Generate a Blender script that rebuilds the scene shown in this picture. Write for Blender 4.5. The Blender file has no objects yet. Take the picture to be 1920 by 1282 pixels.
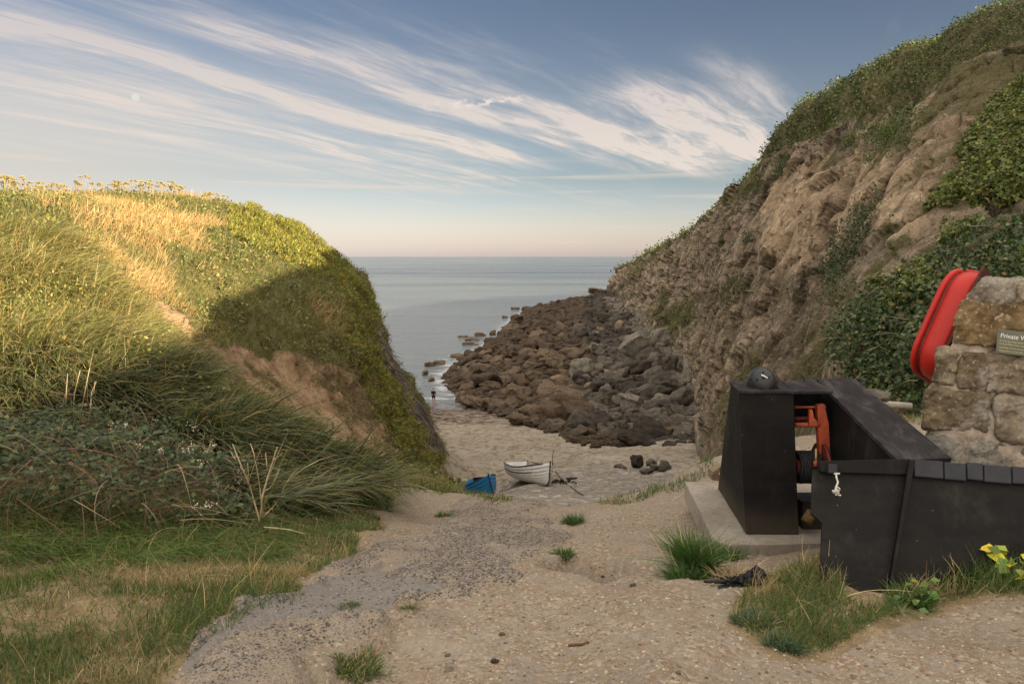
import bpy, bmesh, math, random
import numpy as np
from mathutils import Vector, Matrix
R = math.radians
scene = bpy.context.scene
COL = scene.collection

# ------------------------------------------------------------------ camera
IW, IH, FPX = 1920.0, 1282.0, 1387.0          # pixel frame used for measuring the photograph
PITCH = math.atan((641 - 481) / FPX)
cam_d = bpy.data.cameras.new('camera')
cam_d.sensor_width = 36.0
cam_d.lens = 36.0 * FPX / IW
cam_d.clip_start, cam_d.clip_end = 0.1, 60000
cam = bpy.data.objects.new('camera', cam_d)
COL.objects.link(cam)
cam.location = (0, 0, 0)
cam.rotation_euler = (math.pi / 2 - PITCH, 0, 0)
scene.camera = cam

# ------------------------------------------------------------------ exposure
scene.view_settings.view_transform = 'Standard'
scene.view_settings.look = 'None'
scene.view_settings.gamma = 1.0
scene.view_settings.exposure = 1.65
scene.cycles.max_bounces = 6
scene.cycles.diffuse_bounces = 3
scene.cycles.glossy_bounces = 3
scene.cycles.transparent_max_bounces = 8
scene.cycles.use_denoising = True
scene.cycles.caustics_reflective = False
scene.cycles.caustics_refractive = False

# ------------------------------------------------------------------ sun (low, behind and to the right)
SUN_EL, SUN_AZ = R(13.0), R(128.0)             # azimuth clockwise from +Y (the view direction)
sun_dir = Vector((math.sin(SUN_AZ) * math.cos(SUN_EL), math.cos(SUN_AZ) * math.cos(SUN_EL), math.sin(SUN_EL)))
sl = bpy.data.lights.new('sun', 'SUN')
sl.energy, sl.angle, sl.color = 5.0, R(0.55), (1.0, 0.82, 0.55)
so = bpy.data.objects.new('sun', sl)
COL.objects.link(so)
so.rotation_euler = sun_dir.to_track_quat('Z', 'Y').to_euler()

# ------------------------------------------------------------------ node helpers
class NT:
    """tiny wrapper round a node tree"""
    def __init__(s, tree):
        s.t = tree; s.n = tree.nodes; s.l = tree.links
    def add(s, typ, **kw):
        nd = s.n.new(typ)
        for k, v in kw.items():
            setattr(nd, k, v)
        return nd
    def put(s, sock, v):
        if v is None: return
        if isinstance(v, bpy.types.NodeSocket): s.l.new(v, sock)
        else:
            if sock.type == 'RGBA' and len(v) == 3: v = (*v, 1)
            sock.default_value = v
    def math(s, op, a, b=None, c=None, clamp=False):
        nd = s.add('ShaderNodeMath', operation=op); nd.use_clamp = clamp
        for i, v in enumerate((a, b, c)):
            if v is not None: s.put(nd.inputs[i], v)
        return nd.outputs[0]
    def vmath(s, op, a, b=None, out=0):
        nd = s.add('ShaderNodeVectorMath', operation=op)
        s.put(nd.inputs[0], a)
        if b is not None: s.put(nd.inputs['Scale' if op == 'SCALE' else 1], b)
        return nd.outputs['Value' if op in ('DOT_PRODUCT', 'LENGTH') else 0]
    def noise(s, vec, scale, detail=4, rough=0.55, dist=0.0, out='Fac'):
        nd = s.add('ShaderNodeTexNoise')
        if vec is not None: s.put(nd.inputs['Vector'], vec)
        nd.inputs['Scale'].default_value = scale
        nd.inputs['Detail'].default_value = detail
        nd.inputs['Roughness'].default_value = rough
        nd.inputs['Distortion'].default_value = dist
        return nd.outputs[out]
    def voronoi(s, vec, scale, feature='F1', out='Distance', rnd=1.0):
        nd = s.add('ShaderNodeTexVoronoi', feature=feature)
        if vec is not None: s.put(nd.inputs['Vector'], vec)
        nd.inputs['Scale'].default_value = scale
        nd.inputs['Randomness'].default_value = rnd
        return nd.outputs[out]
    def ramp(s, fac, stops, interp='LINEAR'):
        nd = s.add('ShaderNodeValToRGB')
        cr = nd.color_ramp; cr.interpolation = interp
        while len(cr.elements) < len(stops): cr.elements.new(0.5)
        for e, (p, c) in zip(cr.elements, stops):
            e.position = p
            e.color = (c, c, c, 1) if isinstance(c, (int, float)) else (*c, 1)
        s.put(nd.inputs[0], fac)
        return nd.outputs[0]
    def smooth(s, v, a, b, to0=0.0, to1=1.0):
        nd = s.add('ShaderNodeMapRange', interpolation_type='SMOOTHSTEP')
        s.put(nd.inputs[0], v)
        for i, x in enumerate((a, b, to0, to1)): s.put(nd.inputs[i + 1], x)
        return nd.outputs[0]
    def mix(s, fac, a, b, mode='MIX'):
        nd = s.add('ShaderNodeMix', data_type='RGBA', blend_type=mode)
        s.put(nd.inputs[0], fac); s.put(nd.inputs[6], a); s.put(nd.inputs[7], b)
        return nd.outputs[2]
    def combine(s, x, y, z):
        nd = s.add('ShaderNodeCombineXYZ')
        for i, v in enumerate((x, y, z)): s.put(nd.inputs[i], v)
        return nd.outputs[0]
    def sep(s, v):
        nd = s.add('ShaderNodeSeparateXYZ'); s.put(nd.inputs[0], v)
        return nd.outputs
    def mapping(s, vec, scale=(1, 1, 1), rot=(0, 0, 0), loc=(0, 0, 0)):
        nd = s.add('ShaderNodeMapping')
        s.put(nd.inputs[0], vec)
        nd.inputs['Scale'].default_value = scale
        nd.inputs['Rotation'].default_value = rot
        nd.inputs['Location'].default_value = loc
        return nd.outputs[0]
    def bump(s, h, strength=0.3, dist=0.05, normal=None):
        nd = s.add('ShaderNodeBump')
        s.put(nd.inputs['Strength'], strength)
        nd.inputs['Distance'].default_value = dist
        s.put(nd.inputs['Height'], h)
        if normal is not None: s.put(nd.inputs['Normal'], normal)
        return nd.outputs[0]

def pix_dir(px, py):
    u, w = (px - IW / 2) / FPX, (IH / 2 - py) / FPX
    cp, sp = math.cos(PITCH), math.sin(PITCH)
    return (u, cp + w * sp, -sp + w * cp)

# ------------------------------------------------------------------ world: low-sun sky with cirrus
world = bpy.data.worlds.new('World')
scene.world = world
world.use_nodes = True
def build_world():
    T = NT(world.node_tree)
    T.n.clear()
    out = T.add('ShaderNodeOutputWorld')
    bg = T.add('ShaderNodeBackground')
    bg.inputs['Strength'].default_value = 0.12
    sky = T.add('ShaderNodeTexSky', sky_type='NISHITA')
    sky.sun_disc = False
    sky.sun_elevation = SUN_EL
    sky.sun_rotation = SUN_AZ
    sky.altitude = 20; sky.air_density = 1.0; sky.dust_density = 0.8; sky.ozone_density = 1.6
    d = T.add('ShaderNodeTexCoord').outputs['Generated']
    x, y, z = T.sep(d)
    zc = T.math('MAXIMUM', z, 0.0)
    zp = T.math('ADD', zc, 0.05)
    # flat cloud layer: planar coordinates, streaks running towards an azimuth right of the view
    px = T.math('DIVIDE', x, zp); py = T.math('DIVIDE', y, zp)
    al = R(32.0)
    a = T.math('ADD', T.math('MULTIPLY', px, math.sin(al)), T.math('MULTIPLY', py, math.cos(al)))
    c = T.math('SUBTRACT', T.math('MULTIPLY', px, math.cos(al)), T.math('MULTIPLY', py, math.sin(al)))
    P = T.combine(a, c, 0.0)
    warp = T.noise(T.combine(T.math('MULTIPLY', a, 0.35), T.math('MULTIPLY', c, 0.5), 3.3), 1.0, 3, 0.5)
    cw = T.math('ADD', c, T.math('MULTIPLY', T.math('SUBTRACT', warp, 0.5), 0.55))
    fine = T.noise(T.combine(T.math('MULTIPLY', a, 0.55), T.math('MULTIPLY', cw, 3.2), 0.0), 1.3, 9, 0.62, 0.35)
    broad = T.noise(T.combine(T.math('MULTIPLY', a, 0.28), T.math('MULTIPLY', cw, 0.75), 7.0), 1.0, 4, 0.5)
    wisp = T.noise(T.combine(T.math('MULTIPLY', a, 1.4), T.math('MULTIPLY', cw, 7.0), 1.7), 1.3, 6, 0.65, 0.6)
    tot = None
    for (c0, wd, a0, a1, s) in CLOUD_BANDS:
        t = T.math('DIVIDE', T.math('SUBTRACT', cw, c0), wd)
        g = T.math('POWER', 2.718, T.math('MULTIPLY', T.math('MULTIPLY', t, t), -1.0))
        m = T.math('MULTIPLY', T.smooth(a, a0 - 0.5, a0 + 0.5), T.smooth(a, a1 + 0.8, a1 - 0.8))
        g = T.math('MULTIPLY', T.math('MULTIPLY', g, m), s * 1.3)
        tot = g if tot is None else T.math('ADD', tot, g)
    dens = T.math('ADD', T.math('MULTIPLY', tot, T.math('ADD', 0.12, T.math('MULTIPLY', T.smooth(fine, 0.28, 0.72), 1.15))),
                  T.math('MULTIPLY', T.smooth(T.math('MULTIPLY', broad, fine), 0.24, 0.46), 0.28))
    dens = T.math('MULTIPLY', dens, T.math('ADD', 0.45, T.math('MULTIPLY', T.smooth(wisp, 0.3, 0.68), 0.85)))
    fade = T.smooth(z, 0.0, 0.10)
    dens = T.math('MULTIPLY', dens, fade, clamp=True)
    # thin flat bars of cloud close to the horizon
    az = T.math('DIVIDE', x, T.math('MAXIMUM', y, 0.02))
    bars = T.noise(T.combine(T.math('MULTIPLY', az, 2.2), T.math('MULTIPLY', z, 75.0), 0.0), 1.0, 5, 0.55)
    barm = T.math('MULTIPLY', T.smooth(bars, 0.54, 0.70), T.math('MULTIPLY', T.smooth(z, 0.15, 0.085), T.smooth(z, 0.0, 0.012)))
    base = sky.outputs[0]
    # the photograph's air: dusty blue overhead, a warm veil low down
    up = T.ramp(zc, [(0.0, (0.579, 0.552, 0.815)), (0.02, (0.507, 0.462, 0.633)), (0.045, (0.453, 0.403, 0.493)), (0.10, (0.321, 0.294, 0.312)), (0.18, (0.330, 0.281, 0.276)), (0.28, (0.276, 0.240, 0.246)), (0.45, (0.204, 0.204, 0.222)), (1.0, (0.440, 0.440, 0.440))])
    skyc = T.mix(1.0, base, up, 'MULTIPLY')
    cloudc = T.ramp(zc, [(0.0, (2.546, 2.186, 1.890)), (0.15, (2.186, 1.926, 1.723)), (0.25, (1.779, 1.630, 1.594)), (0.4, (1.482, 1.417, 1.435)), (1.0, (1.667, 1.574, 1.528))])
    az0 = T.math('DIVIDE', x, T.math('MAXIMUM', y, 0.05))
    veil = T.math('MULTIPLY', T.smooth(az0, 0.0, -0.65), T.smooth(z, 0.30, 0.10))
    skyc = T.mix(T.math('MULTIPLY', veil, 0.75), skyc, (1.90, 1.71, 1.51))
    colr = T.mix(T.math('MULTIPLY', dens, 0.92), skyc, cloudc)
    colr = T.mix(T.math('MULTIPLY', barm, 0.55), colr, (2.25, 1.92, 1.64))
    # a short row of small puffs above the streaks
    tz_ = T.math('DIVIDE', z, T.math('MAXIMUM', y, 0.05))
    ln = T.math('SUBTRACT', tz_, T.math('ADD', PUFF[1], T.math('MULTIPLY', T.math('SUBTRACT', az0, PUFF[0]), PUFF[2])))
    pm = T.math('MULTIPLY', T.smooth(T.math('ABSOLUTE', ln), 0.008, 0.001), T.math('MULTIPLY', T.smooth(az0, -0.135, -0.09), T.smooth(az0, 0.04, -0.02)))
    pn = T.noise(T.combine(T.math('MULTIPLY', az0, 75.0), T.math('MULTIPLY', tz_, 130.0), 2.0), 1.0, 5, 0.6)
    colr = T.mix(T.math('MULTIPLY', pm, T.smooth(pn, 0.46, 0.60)), colr, (2.25, 2.0, 1.82))
    # added bright sheet overhead and inland, out of view, filling the shade with light
    q = T.math('SUBTRACT', T.math('MULTIPLY', z, 0.9), T.math('MULTIPLY', y, 0.6))
    fill_noise = T.noise(T.vmath('MULTIPLY', d, (1.0, 1.0, 2.0)), 2.2, 5, 0.55)
    fill_deck = T.math('MULTIPLY', T.smooth(q, -0.06, 0.42), T.math('ADD', 0.6, T.math('MULTIPLY', fill_noise, 0.7)), clamp=True)
    colr = T.mix(fill_deck, colr, (5.7, 5.15, 4.6))
    T.put(bg.inputs['Color'], colr)
    T.l.new(bg.outputs[0], out.inputs['Surface'])
# streaks of cirrus: (across, half width, from, to, strength) on the cloud layer
CLOUD_BANDS = [(-2.37, 0.13, 1.7, 5.2, 1.0), (-2.12, 0.30, 2.3, 4.8, 0.38), (-3.0, 0.16, 0.9, 5.0, 1.0), (-3.1, 0.36, 0.9, 4.6, 0.40), (-3.72, 0.30, 1.0, 6.0, 0.55),
               (-4.35, 0.5, 1.5, 6.0, 0.40), (-1.95, 0.22, 3.7, 6.0, 0.95), (-1.35, 0.20, 3.5, 6.0, 1.0), (-0.98, 0.13, 3.3, 4.6, 0.5), (-1.65, 0.5, 3.5, 5.6, 0.45), (-2.75, 0.18, 0.4, 1.3, 0.5)]
_p0, _p1 = pix_dir(775, 204), pix_dir(1010, 182)
PUFF = (_p0[0] / _p0[1], _p0[2] / _p0[1], (_p1[2] / _p1[1] - _p0[2] / _p0[1]) / (_p1[0] / _p1[1] - _p0[0] / _p0[1]))
build_world()

# ------------------------------------------------------------------ numpy noise
def _hash(ix, iy, iz, seed):
    h = (ix.astype(np.int64) * 374761393 + iy.astype(np.int64) * 668265263 + iz.astype(np.int64) * 2147483647 + seed * 1274126177) & 0xFFFFFFFF
    h = ((h ^ (h >> 13)) * 1274126177) & 0xFFFFFFFF
    h = (h ^ (h >> 16)) & 0xFFFFFFFF
    h = (h * 2246822519) & 0xFFFFFFFF
    h = h ^ (h >> 15)
    return (h & 0xFFFFFF) / float(0xFFFFFF)
def vnoise(x, y, z=0.0, seed=0):
    x, y, z = np.broadcast_arrays(np.asarray(x, float), np.asarray(y, float), np.asarray(z, float))
    x0, y0, z0 = np.floor(x), np.floor(y), np.floor(z)
    fx, fy, fz = x - x0, y - y0, z - z0
    fx, fy, fz = (f * f * f * (f * (f * 6 - 15) + 10) for f in (fx, fy, fz))
    r = 0
    for dx in (0, 1):
        for dy in (0, 1):
            for dz in (0, 1):
                w = (fx if dx else 1 - fx) * (fy if dy else 1 - fy) * (fz if dz else 1 - fz)
                r = r + w * _hash(x0 + dx, y0 + dy, z0 + dz, seed)
    return r * 2 - 1
def fbm(x, y, z=0.0, oct=4, seed=0, gain=0.5, lac=2.03):
    s, a = 0, 1.0
    x, y, z = np.asarray(x, float), np.asarray(y, float), np.asarray(z, float)
    for i in range(oct):
        s = s + a * vnoise(x, y, z, seed + i * 17)
        x, y, z, a = x * lac + 5.3, y * lac + 1.7, z * lac + 9.1, a * gain
    return s
def ridged(x, y, z=0.0, oct=4, seed=0, gain=0.5):
    s, a = 0, 1.0
    x, y, z = np.asarray(x, float), np.asarray(y, float), np.asarray(z, float)
    for i in range(oct):
        s = s + a * (1 - 2 * np.abs(vnoise(x, y, z, seed + i * 17)))
        x, y, z, a = x * 2.1 + 5.3, y * 2.1 + 1.7, z * 2.1 + 9.1, a * gain
    return s
def facets(x, y, z, sc, seed):
    """jointed blocks: jittered cells, each with its own set-back and tilt"""
    p = np.stack([x, y, z], -1) / np.array(sc); b = np.floor(p); best = np.full(x.shape, 1e9); sec = np.full(x.shape, 1e9); val = np.zeros(x.shape)
    for dx in (-1, 0, 1):
        for dy in (-1, 0, 1):
            for dz in (-1, 0, 1):
                c = b + np.array((dx, dy, dz))
                j = np.stack([_hash(c[..., 0], c[..., 1], c[..., 2], seed + k) for k in range(3)], -1)
                q = p - c - j
                d = (q ** 2).sum(-1)
                h0 = _hash(c[..., 0], c[..., 1], c[..., 2], seed + 5) - 0.5
                g = sum((_hash(c[..., 0], c[..., 1], c[..., 2], seed + 6 + k) - 0.5) * q[..., k] for k in range(3))
                m = d < best
                sec = np.where(m, best, np.minimum(sec, d)); val = np.where(m, h0 + 1.1 * g, val); best = np.where(m, d, best)
    return val, np.sqrt(sec) - np.sqrt(best)
def sstep(x, a, b):
    t = np.clip((x - a) / (b - a), 0, 1)
    return t * t * (3 - 2 * t)
def at(px, py, Y):
    dx, dy, dz = pix_dir(px, py)
    t = Y / dy
    return np.array((dx * t, Y, dz * t))
def inpoly(X, Y, poly):
    poly = np.asarray(poly, float); X = np.asarray(X); Y = np.asarray(Y)
    r = np.zeros(X.shape, bool)
    x1, y1 = poly[-1]
    for x2, y2 in poly:
        c = ((y1 > Y) != (y2 > Y)) & (X < (x2 - x1) * (Y - y1) / (y2 - y1 + 1e-12) + x1)
        r ^= c
        x1, y1 = x2, y2
    return r
def proj(P):
    """world points -> measuring pixels"""
    P = np.asarray(P, float)
    cp, sp = math.cos(PITCH), math.sin(PITCH)
    dpt = P[..., 1] * cp - P[..., 2] * sp
    upv = P[..., 1] * sp + P[..., 2] * cp
    dpt = np.where(np.abs(dpt) < 1e-4, 1e-4, dpt)
    return IW / 2 + FPX * P[..., 0] / dpt, IH / 2 - FPX * upv / dpt

# ------------------------------------------------------------------ mesh helpers
def mesh_np(name, V, F, smooth=False, attrs=None):
    """V (n,3), F (m,3) or (m,4); attrs: name -> per-vertex floats (n,) or colours (n,3)"""
    V = np.ascontiguousarray(V, np.float32); F = np.ascontiguousarray(F, np.int32)
    me = bpy.data.meshes.new(name)
    me.vertices.add(len(V)); me.vertices.foreach_set('co', V.ravel())
    k = F.shape[1]
    me.loops.add(F.size); me.loops.foreach_set('vertex_index', F.ravel())
    me.polygons.add(len(F))
    me.polygons.foreach_set('loop_start', np.arange(0, F.size, k, dtype=np.int32))
    if smooth: me.polygons.foreach_set('use_smooth', np.ones(len(F), bool))
    for an, av in (attrs or {}).items():
        av = np.asarray(av, np.float32)
        if av.ndim == 1:
            me.attributes.new(an, 'FLOAT', 'POINT').data.foreach_set('value', av)
        else:
            c = np.ones((len(av), 4), np.float32); c[:, :3] = av
            me.attributes.new(an, 'FLOAT_COLOR', 'POINT').data.foreach_set('color', c.ravel())
    me.update(calc_edges=True)
    me.validate()
    return me
def obj(name, me, mat=None, parent=None, label=None, cat=None, group=None, kind=None):
    o = bpy.data.objects.new(name, me)
    COL.objects.link(o)
    if mat is not None and me is not None: me.materials.append(mat)
    if parent is not None: o.parent = parent
    if label: o['label'] = label
    if cat: o['category'] = cat
    if group: o['group'] = group
    if kind: o['kind'] = kind
    return o
def empty(name, loc, label, cat, group=None, rz=0.0):
    o = obj(name, None, None, None, label, cat, group)
    o.location = loc; o.rotation_euler = (0, 0, rz)
    o.empty_display_size = 0.1
    return o
def bm_obj(name, bm, mat, parent=None, smooth=False, **kw):
    me = bpy.data.meshes.new(name)
    bm.normal_update()
    if smooth:
        for f in bm.faces: f.smooth = True
    bm.to_mesh(me); bm.free()
    return obj(name, me, mat, parent, **kw)
def grid_faces(n, m):
    i = np.arange(n - 1)[:, None] * m + np.arange(m - 1)[None]
    return np.stack([i, i + 1, i + m + 1, i + m], -1).reshape(-1, 4)
def grid_normals(G):
    du = np.gradient(G, axis=0); dv = np.gradient(G, axis=1)
    n = np.cross(du, dv)
    return n / (np.linalg.norm(n, axis=-1, keepdims=True) + 1e-9)
# ================================================================== materials of the setting
def mat_new(name, rough=0.9, spec=0.2):
    m = bpy.data.materials.new(name); m.use_nodes = True
    T = NT(m.node_tree)
    b = T.n['Principled BSDF']
    b.inputs['Roughness'].default_value = rough
    b.inputs['Specular IOR Level'].default_value = spec
    return m, T, b
def wpos(T):
    return T.add('ShaderNodeNewGeometry').outputs['Position']
def attr(T, name, out='Fac'):
    nd = T.add('ShaderNodeAttribute'); nd.attribute_name = name
    return nd.outputs[out]

# ================================================================== terrain height
SEA_Z = -15.75
GZ = np.array([(-6, -1.60), (0, -1.62), (2.5, -1.65), (3.5, -1.71), (5, -2.05), (7, -2.55), (8.5, -2.95), (10, -3.45), (12, -4.2), (16, -5.45), (20, -6.75),
               (26, -8.55), (32, -10.15), (36, -10.7), (45, -11.9), (60, -13.65), (78, -15.65), (90, -16.9), (120, -19.0), (340, -26.0)])
def gz(Y):
    return np.interp(Y, GZ[:, 0], GZ[:, 1])
PIX = []      # (px, py, Y) seen in the photograph
def pts(*a): PIX.extend(a)
# foreground: grass on the near bank
pts((0, 980, 5.0), (-260, 985, 4.8), (0, 850, 6.4), (0, 750, 7.7), (0, 655, 9.2), (0, 540, 12.2), (0, 455, 15.7), (0, 398, 20),
    (-260, 820, 6.6), (-260, 640, 9.2), (-260, 480, 15), (-260, 390, 21),
    (150, 975, 5.3), (150, 870, 6.8), (150, 762, 8.2), (150, 640, 10.6), (150, 535, 13.2), (150, 462, 16.3), (150, 402, 21),
    (300, 980, 5.6), (300, 895, 6.7), (300, 825, 7.8), (300, 728, 9.3), (290, 650, 11),
    (450, 980, 5.8), (450, 910, 7.1), (450, 815, 8.4), (430, 762, 9.7),
    (580, 965, 6.7), (580, 893, 7.9), (575, 852, 9.0), (690, 945, 7.8), (690, 905, 9.0))
# gully behind the bank
pts((330, 720, 13), (450, 805, 13.5), (560, 870, 14), (640, 892, 14))
# earth face of the hill: foot, upper edge
pts((330, 650, 16), (450, 745, 17.2), (560, 806, 18.6), (660, 838, 21), (730, 866, 26), (780, 888, 31))
pts((300, 562, 17.4), (400, 620, 20), (500, 655, 22.3), (620, 655, 25.5), (655, 640, 28.5))
# grass slopes above
pts((290, 490, 21), (400, 510, 23), (500, 525, 25.5), (600, 540, 29), (650, 565, 32), (210, 450, 21), (300, 430, 26), (400, 440, 27.5), (500, 450, 30.5), (590, 482, 33.5))
# skyline, then the profile over the beach
pts((100, 380, 27), (200, 388, 28), (330, 400, 30), (420, 413, 31), (500, 418, 33), (560, 440, 35), (600, 466, 36), (640, 508, 36.6), (668, 553, 36.8), (690, 590, 36.8),
    (720, 650, 36.6), (745, 704, 36.4), (778, 778, 36), (798, 808, 36), (812, 880, 36))
# rib below the creeping mat
pts((690, 690, 30.5), (730, 770, 31.5), (770, 840, 32.5))
# talus and verge left of the path
pts((760, 892, 14.5), (700, 893, 11), (800, 905, 17), (815, 917, 22), (850, 928, 9.6), (800, 918, 10.5), (868, 934, 15), (895, 938, 18), (900, 932, 23), (935, 940, 16))
# plateau on the right, its bank down to the beach
pts((1200, 925, 9), (1270, 965, 6.1), (1330, 858, 9), (1290, 893, 8.6), (1250, 912, 8.8))
# ground round the winch and its housing
pts((1537, 1094, 3.72), (1625, 1134, 3.6), (1690, 1125, 3.62), (1800, 1095, 3.72), (1920, 1068, 3.8), (2060, 1065, 3.8), (1400, 1048, 4.72), (1500, 1040, 4.72), (1285, 985, 5.6), (1330, 1040, 4.75), (1700, 790, 10.4))
W = [at(*p) for p in PIX]
# world points: ground line along the path, right plateau, slip, beach, hidden backs
for Y in (-4, 0, 2.5, 3.5, 5, 7, 8.5, 10, 12, 16, 20, 26, 32, 36, 45, 52):
    W.append((0.02 * Y, Y, gz(Y)))
for Y in (-4, 0, 2.5, 3.5, 5): W += [(-1.2, Y, gz(Y) - 0.02), (1.0, Y, gz(Y) + 0.0), (-2.6, Y, gz(Y) + (0.02 if Y > 2 else 0.1)), (-6, Y - 1.5, -1.0), (-10, Y - 1.5, 0.0), (-18, Y, 1.0)]
W += [(2.2, 2, -1.62), (4, 2, -1.5), (8, 2, -0.9), (2.2, 3.6, -1.72), (2.0, 4.6, -1.95), (3.4, 5, -1.95), (2.4, 6.2, -2.15), (4.2, 7.5, -2.2), (3.6, 9.5, -2.4), (6, 10.5, -2.3), (9, 8, -1.6),
      (5.2, 12.5, -3.6), (3.2, 11.5, -4.0), (1.6, 11, -4.0), (2.0, 14, -5.0), (4.2, 16, -6.0), (3, 22, -7.5), (7, 22, -7.8), (8, 30, -9.7), (3, 32, -10.2), (9, 40, -11.0), (4, 45, -11.95), (12, 52, -12.5),
      (-3.0, 42, -11.6), (-6, 44, -11.5), (-9, 47, -11), (-14, 50, -9), (-25, 52, -7), (-40, 52, -6),
      (-14, 42, 0.6), (-20, 40, 1.8), (-28, 36, 2.6), (-34, 40, 2.6), (-20, 30, 2.3), (-24, 26, 2.6), (-30, 30, 3.0), (-14, 26, 1.8)]
W = np.array(W, float)
_CS = 0.8
def _phi(r2): return np.sqrt(r2 + _CS)
def _solve(W):
    n = len(W)
    d2 = ((W[:, None, :2] - W[None, :, :2]) ** 2).sum(-1)
    A = np.zeros((n + 3, n + 3)); A[:n, :n] = _phi(d2) - np.eye(n) * 0.02
    A[:n, n] = 1; A[:n, n + 1:] = W[:, :2]; A[n:, :n] = A[:n, n:].T
    b = np.zeros(n + 3); b[:n] = W[:, 2]
    return np.linalg.solve(A, b)
_CO = _solve(W)
def rbf(x, y):
    sh = x.shape; x = x.ravel(); y = y.ravel(); out = np.empty(len(x))
    for i in range(0, len(x), 20000):
        xs, ys = x[i:i + 20000], y[i:i + 20000]
        d2 = (xs[:, None] - W[None, :, 0]) ** 2 + (ys[:, None] - W[None, :, 1]) ** 2
        out[i:i + 20000] = _phi(d2) @ _CO[:len(W)] + _CO[len(W)] + xs * _CO[len(W) + 1] + ys * _CO[len(W) + 2]
    return out.reshape(sh)
# edge of the boulder field's talus: rises towards the right cliff
CF = np.array([(30, 8.6), (37, 9.5), (50, 12), (66, 17), (95, 22), (140, 25), (228, 31), (262, 34), (340, 60)])   # (Y, x) of the cliff foot
def cliff_x(Y): return np.interp(Y, CF[:, 0], CF[:, 1])
SH = np.array([(40, 6), (50, 3.5), (60, 0.5), (70, -3), (80, -6.2), (92, -8.6), (100, -9.2), (120, -6.9), (136, -3.6), (170, -1.5), (223, 4.5), (262, 19), (300, 26)])  # seaward edge of the field
def shore_x(Y): return np.interp(Y, SH[:, 0], SH[:, 1])
def hbeach(x, Y):
    h = gz(Y)
    t = np.clip((x - shore_x(Y)) / (cliff_x(Y) - shore_x(Y)), 0, 1.4)
    field = sstep(Y, 44, 62)
    base = np.where(Y > 78, np.maximum(h, -16.0 - 0.0 * Y), h)
    talus = base + (np.maximum(-12.7, h + 1.0) - base) * (t ** 1.25)
    h = np.where(t > 0, h * (1 - field) + talus * field, h)
    # sea bed just off the field
    off = np.clip((shore_x(Y) - x) / 12.0, 0, 1) * sstep(Y, 80, 95)
    return h - 0 * off
BUMPS = []
def height(x, Y):
    h = rbf(x, Y)
    k = sstep(Y, 44, 54)
    far = hbeach(x, Y)
    h = h * (1 - k) + far * k
    return h

# ---- tarmac patches and small relief of the foreground, outlined on the ground
def gpoly(P):
    """photo outline -> plan outline on the path's surface"""
    out = []
    for px, py in P:
        Y = 4.0
        dx, dy, dz = pix_dir(px, py)
        for _ in range(40):
            t = gz(Y) / dz
            Y = Y + 0.5 * (dy * t - Y)
        out.append((dx * Y / dy, Y))
    return out
TAR1 = gpoly([(560, 1300), (640, 1248), (735, 1192), (760, 1135), (830, 1118), (960, 1082), (1030, 1045), (1052, 1000), (1010, 962), (985, 946), (905, 944), (850, 958), (800, 1000), (720, 1022),
              (640, 1055), (560, 1100), (470, 1160), (415, 1195), (330, 1290), (330, 1340)])
TAR2 = gpoly([(745, 1132), (768, 1185), (700, 1225), (625, 1262), (560, 1300), (560, 1400), (250, 1400), (330, 1290), (400, 1225), (520, 1175), (640, 1140)])
PLAIN = gpoly([(300, 1262), (400, 1190), (480, 1150), (620, 1075), (700, 1052), (850, 1105), (760, 1128), (640, 1138), (520, 1172), (420, 1222), (340, 1290)])
def in_tar(x, y):
    n1 = fbm(x * 2.3, y * 2.3, 0, 4, 31) * 0.16
    n2 = fbm(x * 2.3 + 40, y * 2.3, 0, 4, 37) * 0.16
    return inpoly(x + n1, y + n2, TAR1)

def land_class(x, y, z):
    """0 ground, 1 path (broken tarmac), 2 hill, 3 beach, 4 slipway"""
    px, py = proj(np.stack([x, y, z], -1))
    n = fbm(x * 1.1, y * 1.1, 0, 4, 5)
    c = np.zeros(x.shape, int)
    c[(y > 10.6 + 0.5 * n)] = 3
    slip = (y > 10.6 + 0.5 * n) & (y < 37 + 1.8 * n) & (x > -3.5) & (x < 2.2 + 0.12 * y + 0.8 * n)
    c[slip] = 4
    return c
# ================================================================== build the land as one height sheet, cut into its parts
XB = np.array([(-4, -4.4), (4.8, -3.9), (5.4, -2.7), (5.7, -2.0), (7.0, -1.75), (7.8, -1.5), (9, -1.45), (9.7, -0.95), (11, -0.95), (13, -0.95), (16, -1.35), (22, -2.15), (30, -3.15), (36, -3.7),
               (44, -6.5), (52, -9), (60, -24), (340, -400)])
def hill_edge(Y): return np.interp(Y, XB[:, 0], XB[:, 1])
def gp(px, py):
    q = gpoly([(px, py)])[0]
    return q
HOL = [(gp(1095, 1068), 0.34, 0.17), (gp(1180, 1085), 0.45, 0.06), (gp(1150, 1050), 0.45, 0.05), (gp(1190, 1000), 0.5, 0.05), (gp(700, 990), 0.35, 0.05), (gp(770, 1215), 0.28, 0.035), (gp(900, 1230), 0.5, 0.02)]
ys = np.concatenate([np.arange(-4, 2, 0.25), np.arange(2, 7, 0.026), np.arange(7, 14, 0.05), np.arange(14, 40, 0.11), np.arange(40, 95, 0.35), np.geomspace(95, 335, 150)])
aa = np.concatenate([np.linspace(-1.05, -0.72, 60, endpoint=False), np.linspace(-0.72, 0.45, 720, endpoint=False), np.linspace(0.45, 1.25, 130)])
GX = aa[None, :] * (ys[:, None] + 6.0); GY = np.repeat(ys[:, None], len(aa), 1)
GZZ = np.where(GY < 54.5, 0.0, hbeach(GX, GY))
nr = int((ys < 54.5).sum())
GZZ[:nr] = height(GX[:nr], GY[:nr])
d_edge = GX - hill_edge(GY)                                   # < 0 on the hill
onhill = sstep(-d_edge, -0.1, 0.4)
flat = 1 - onhill
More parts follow.
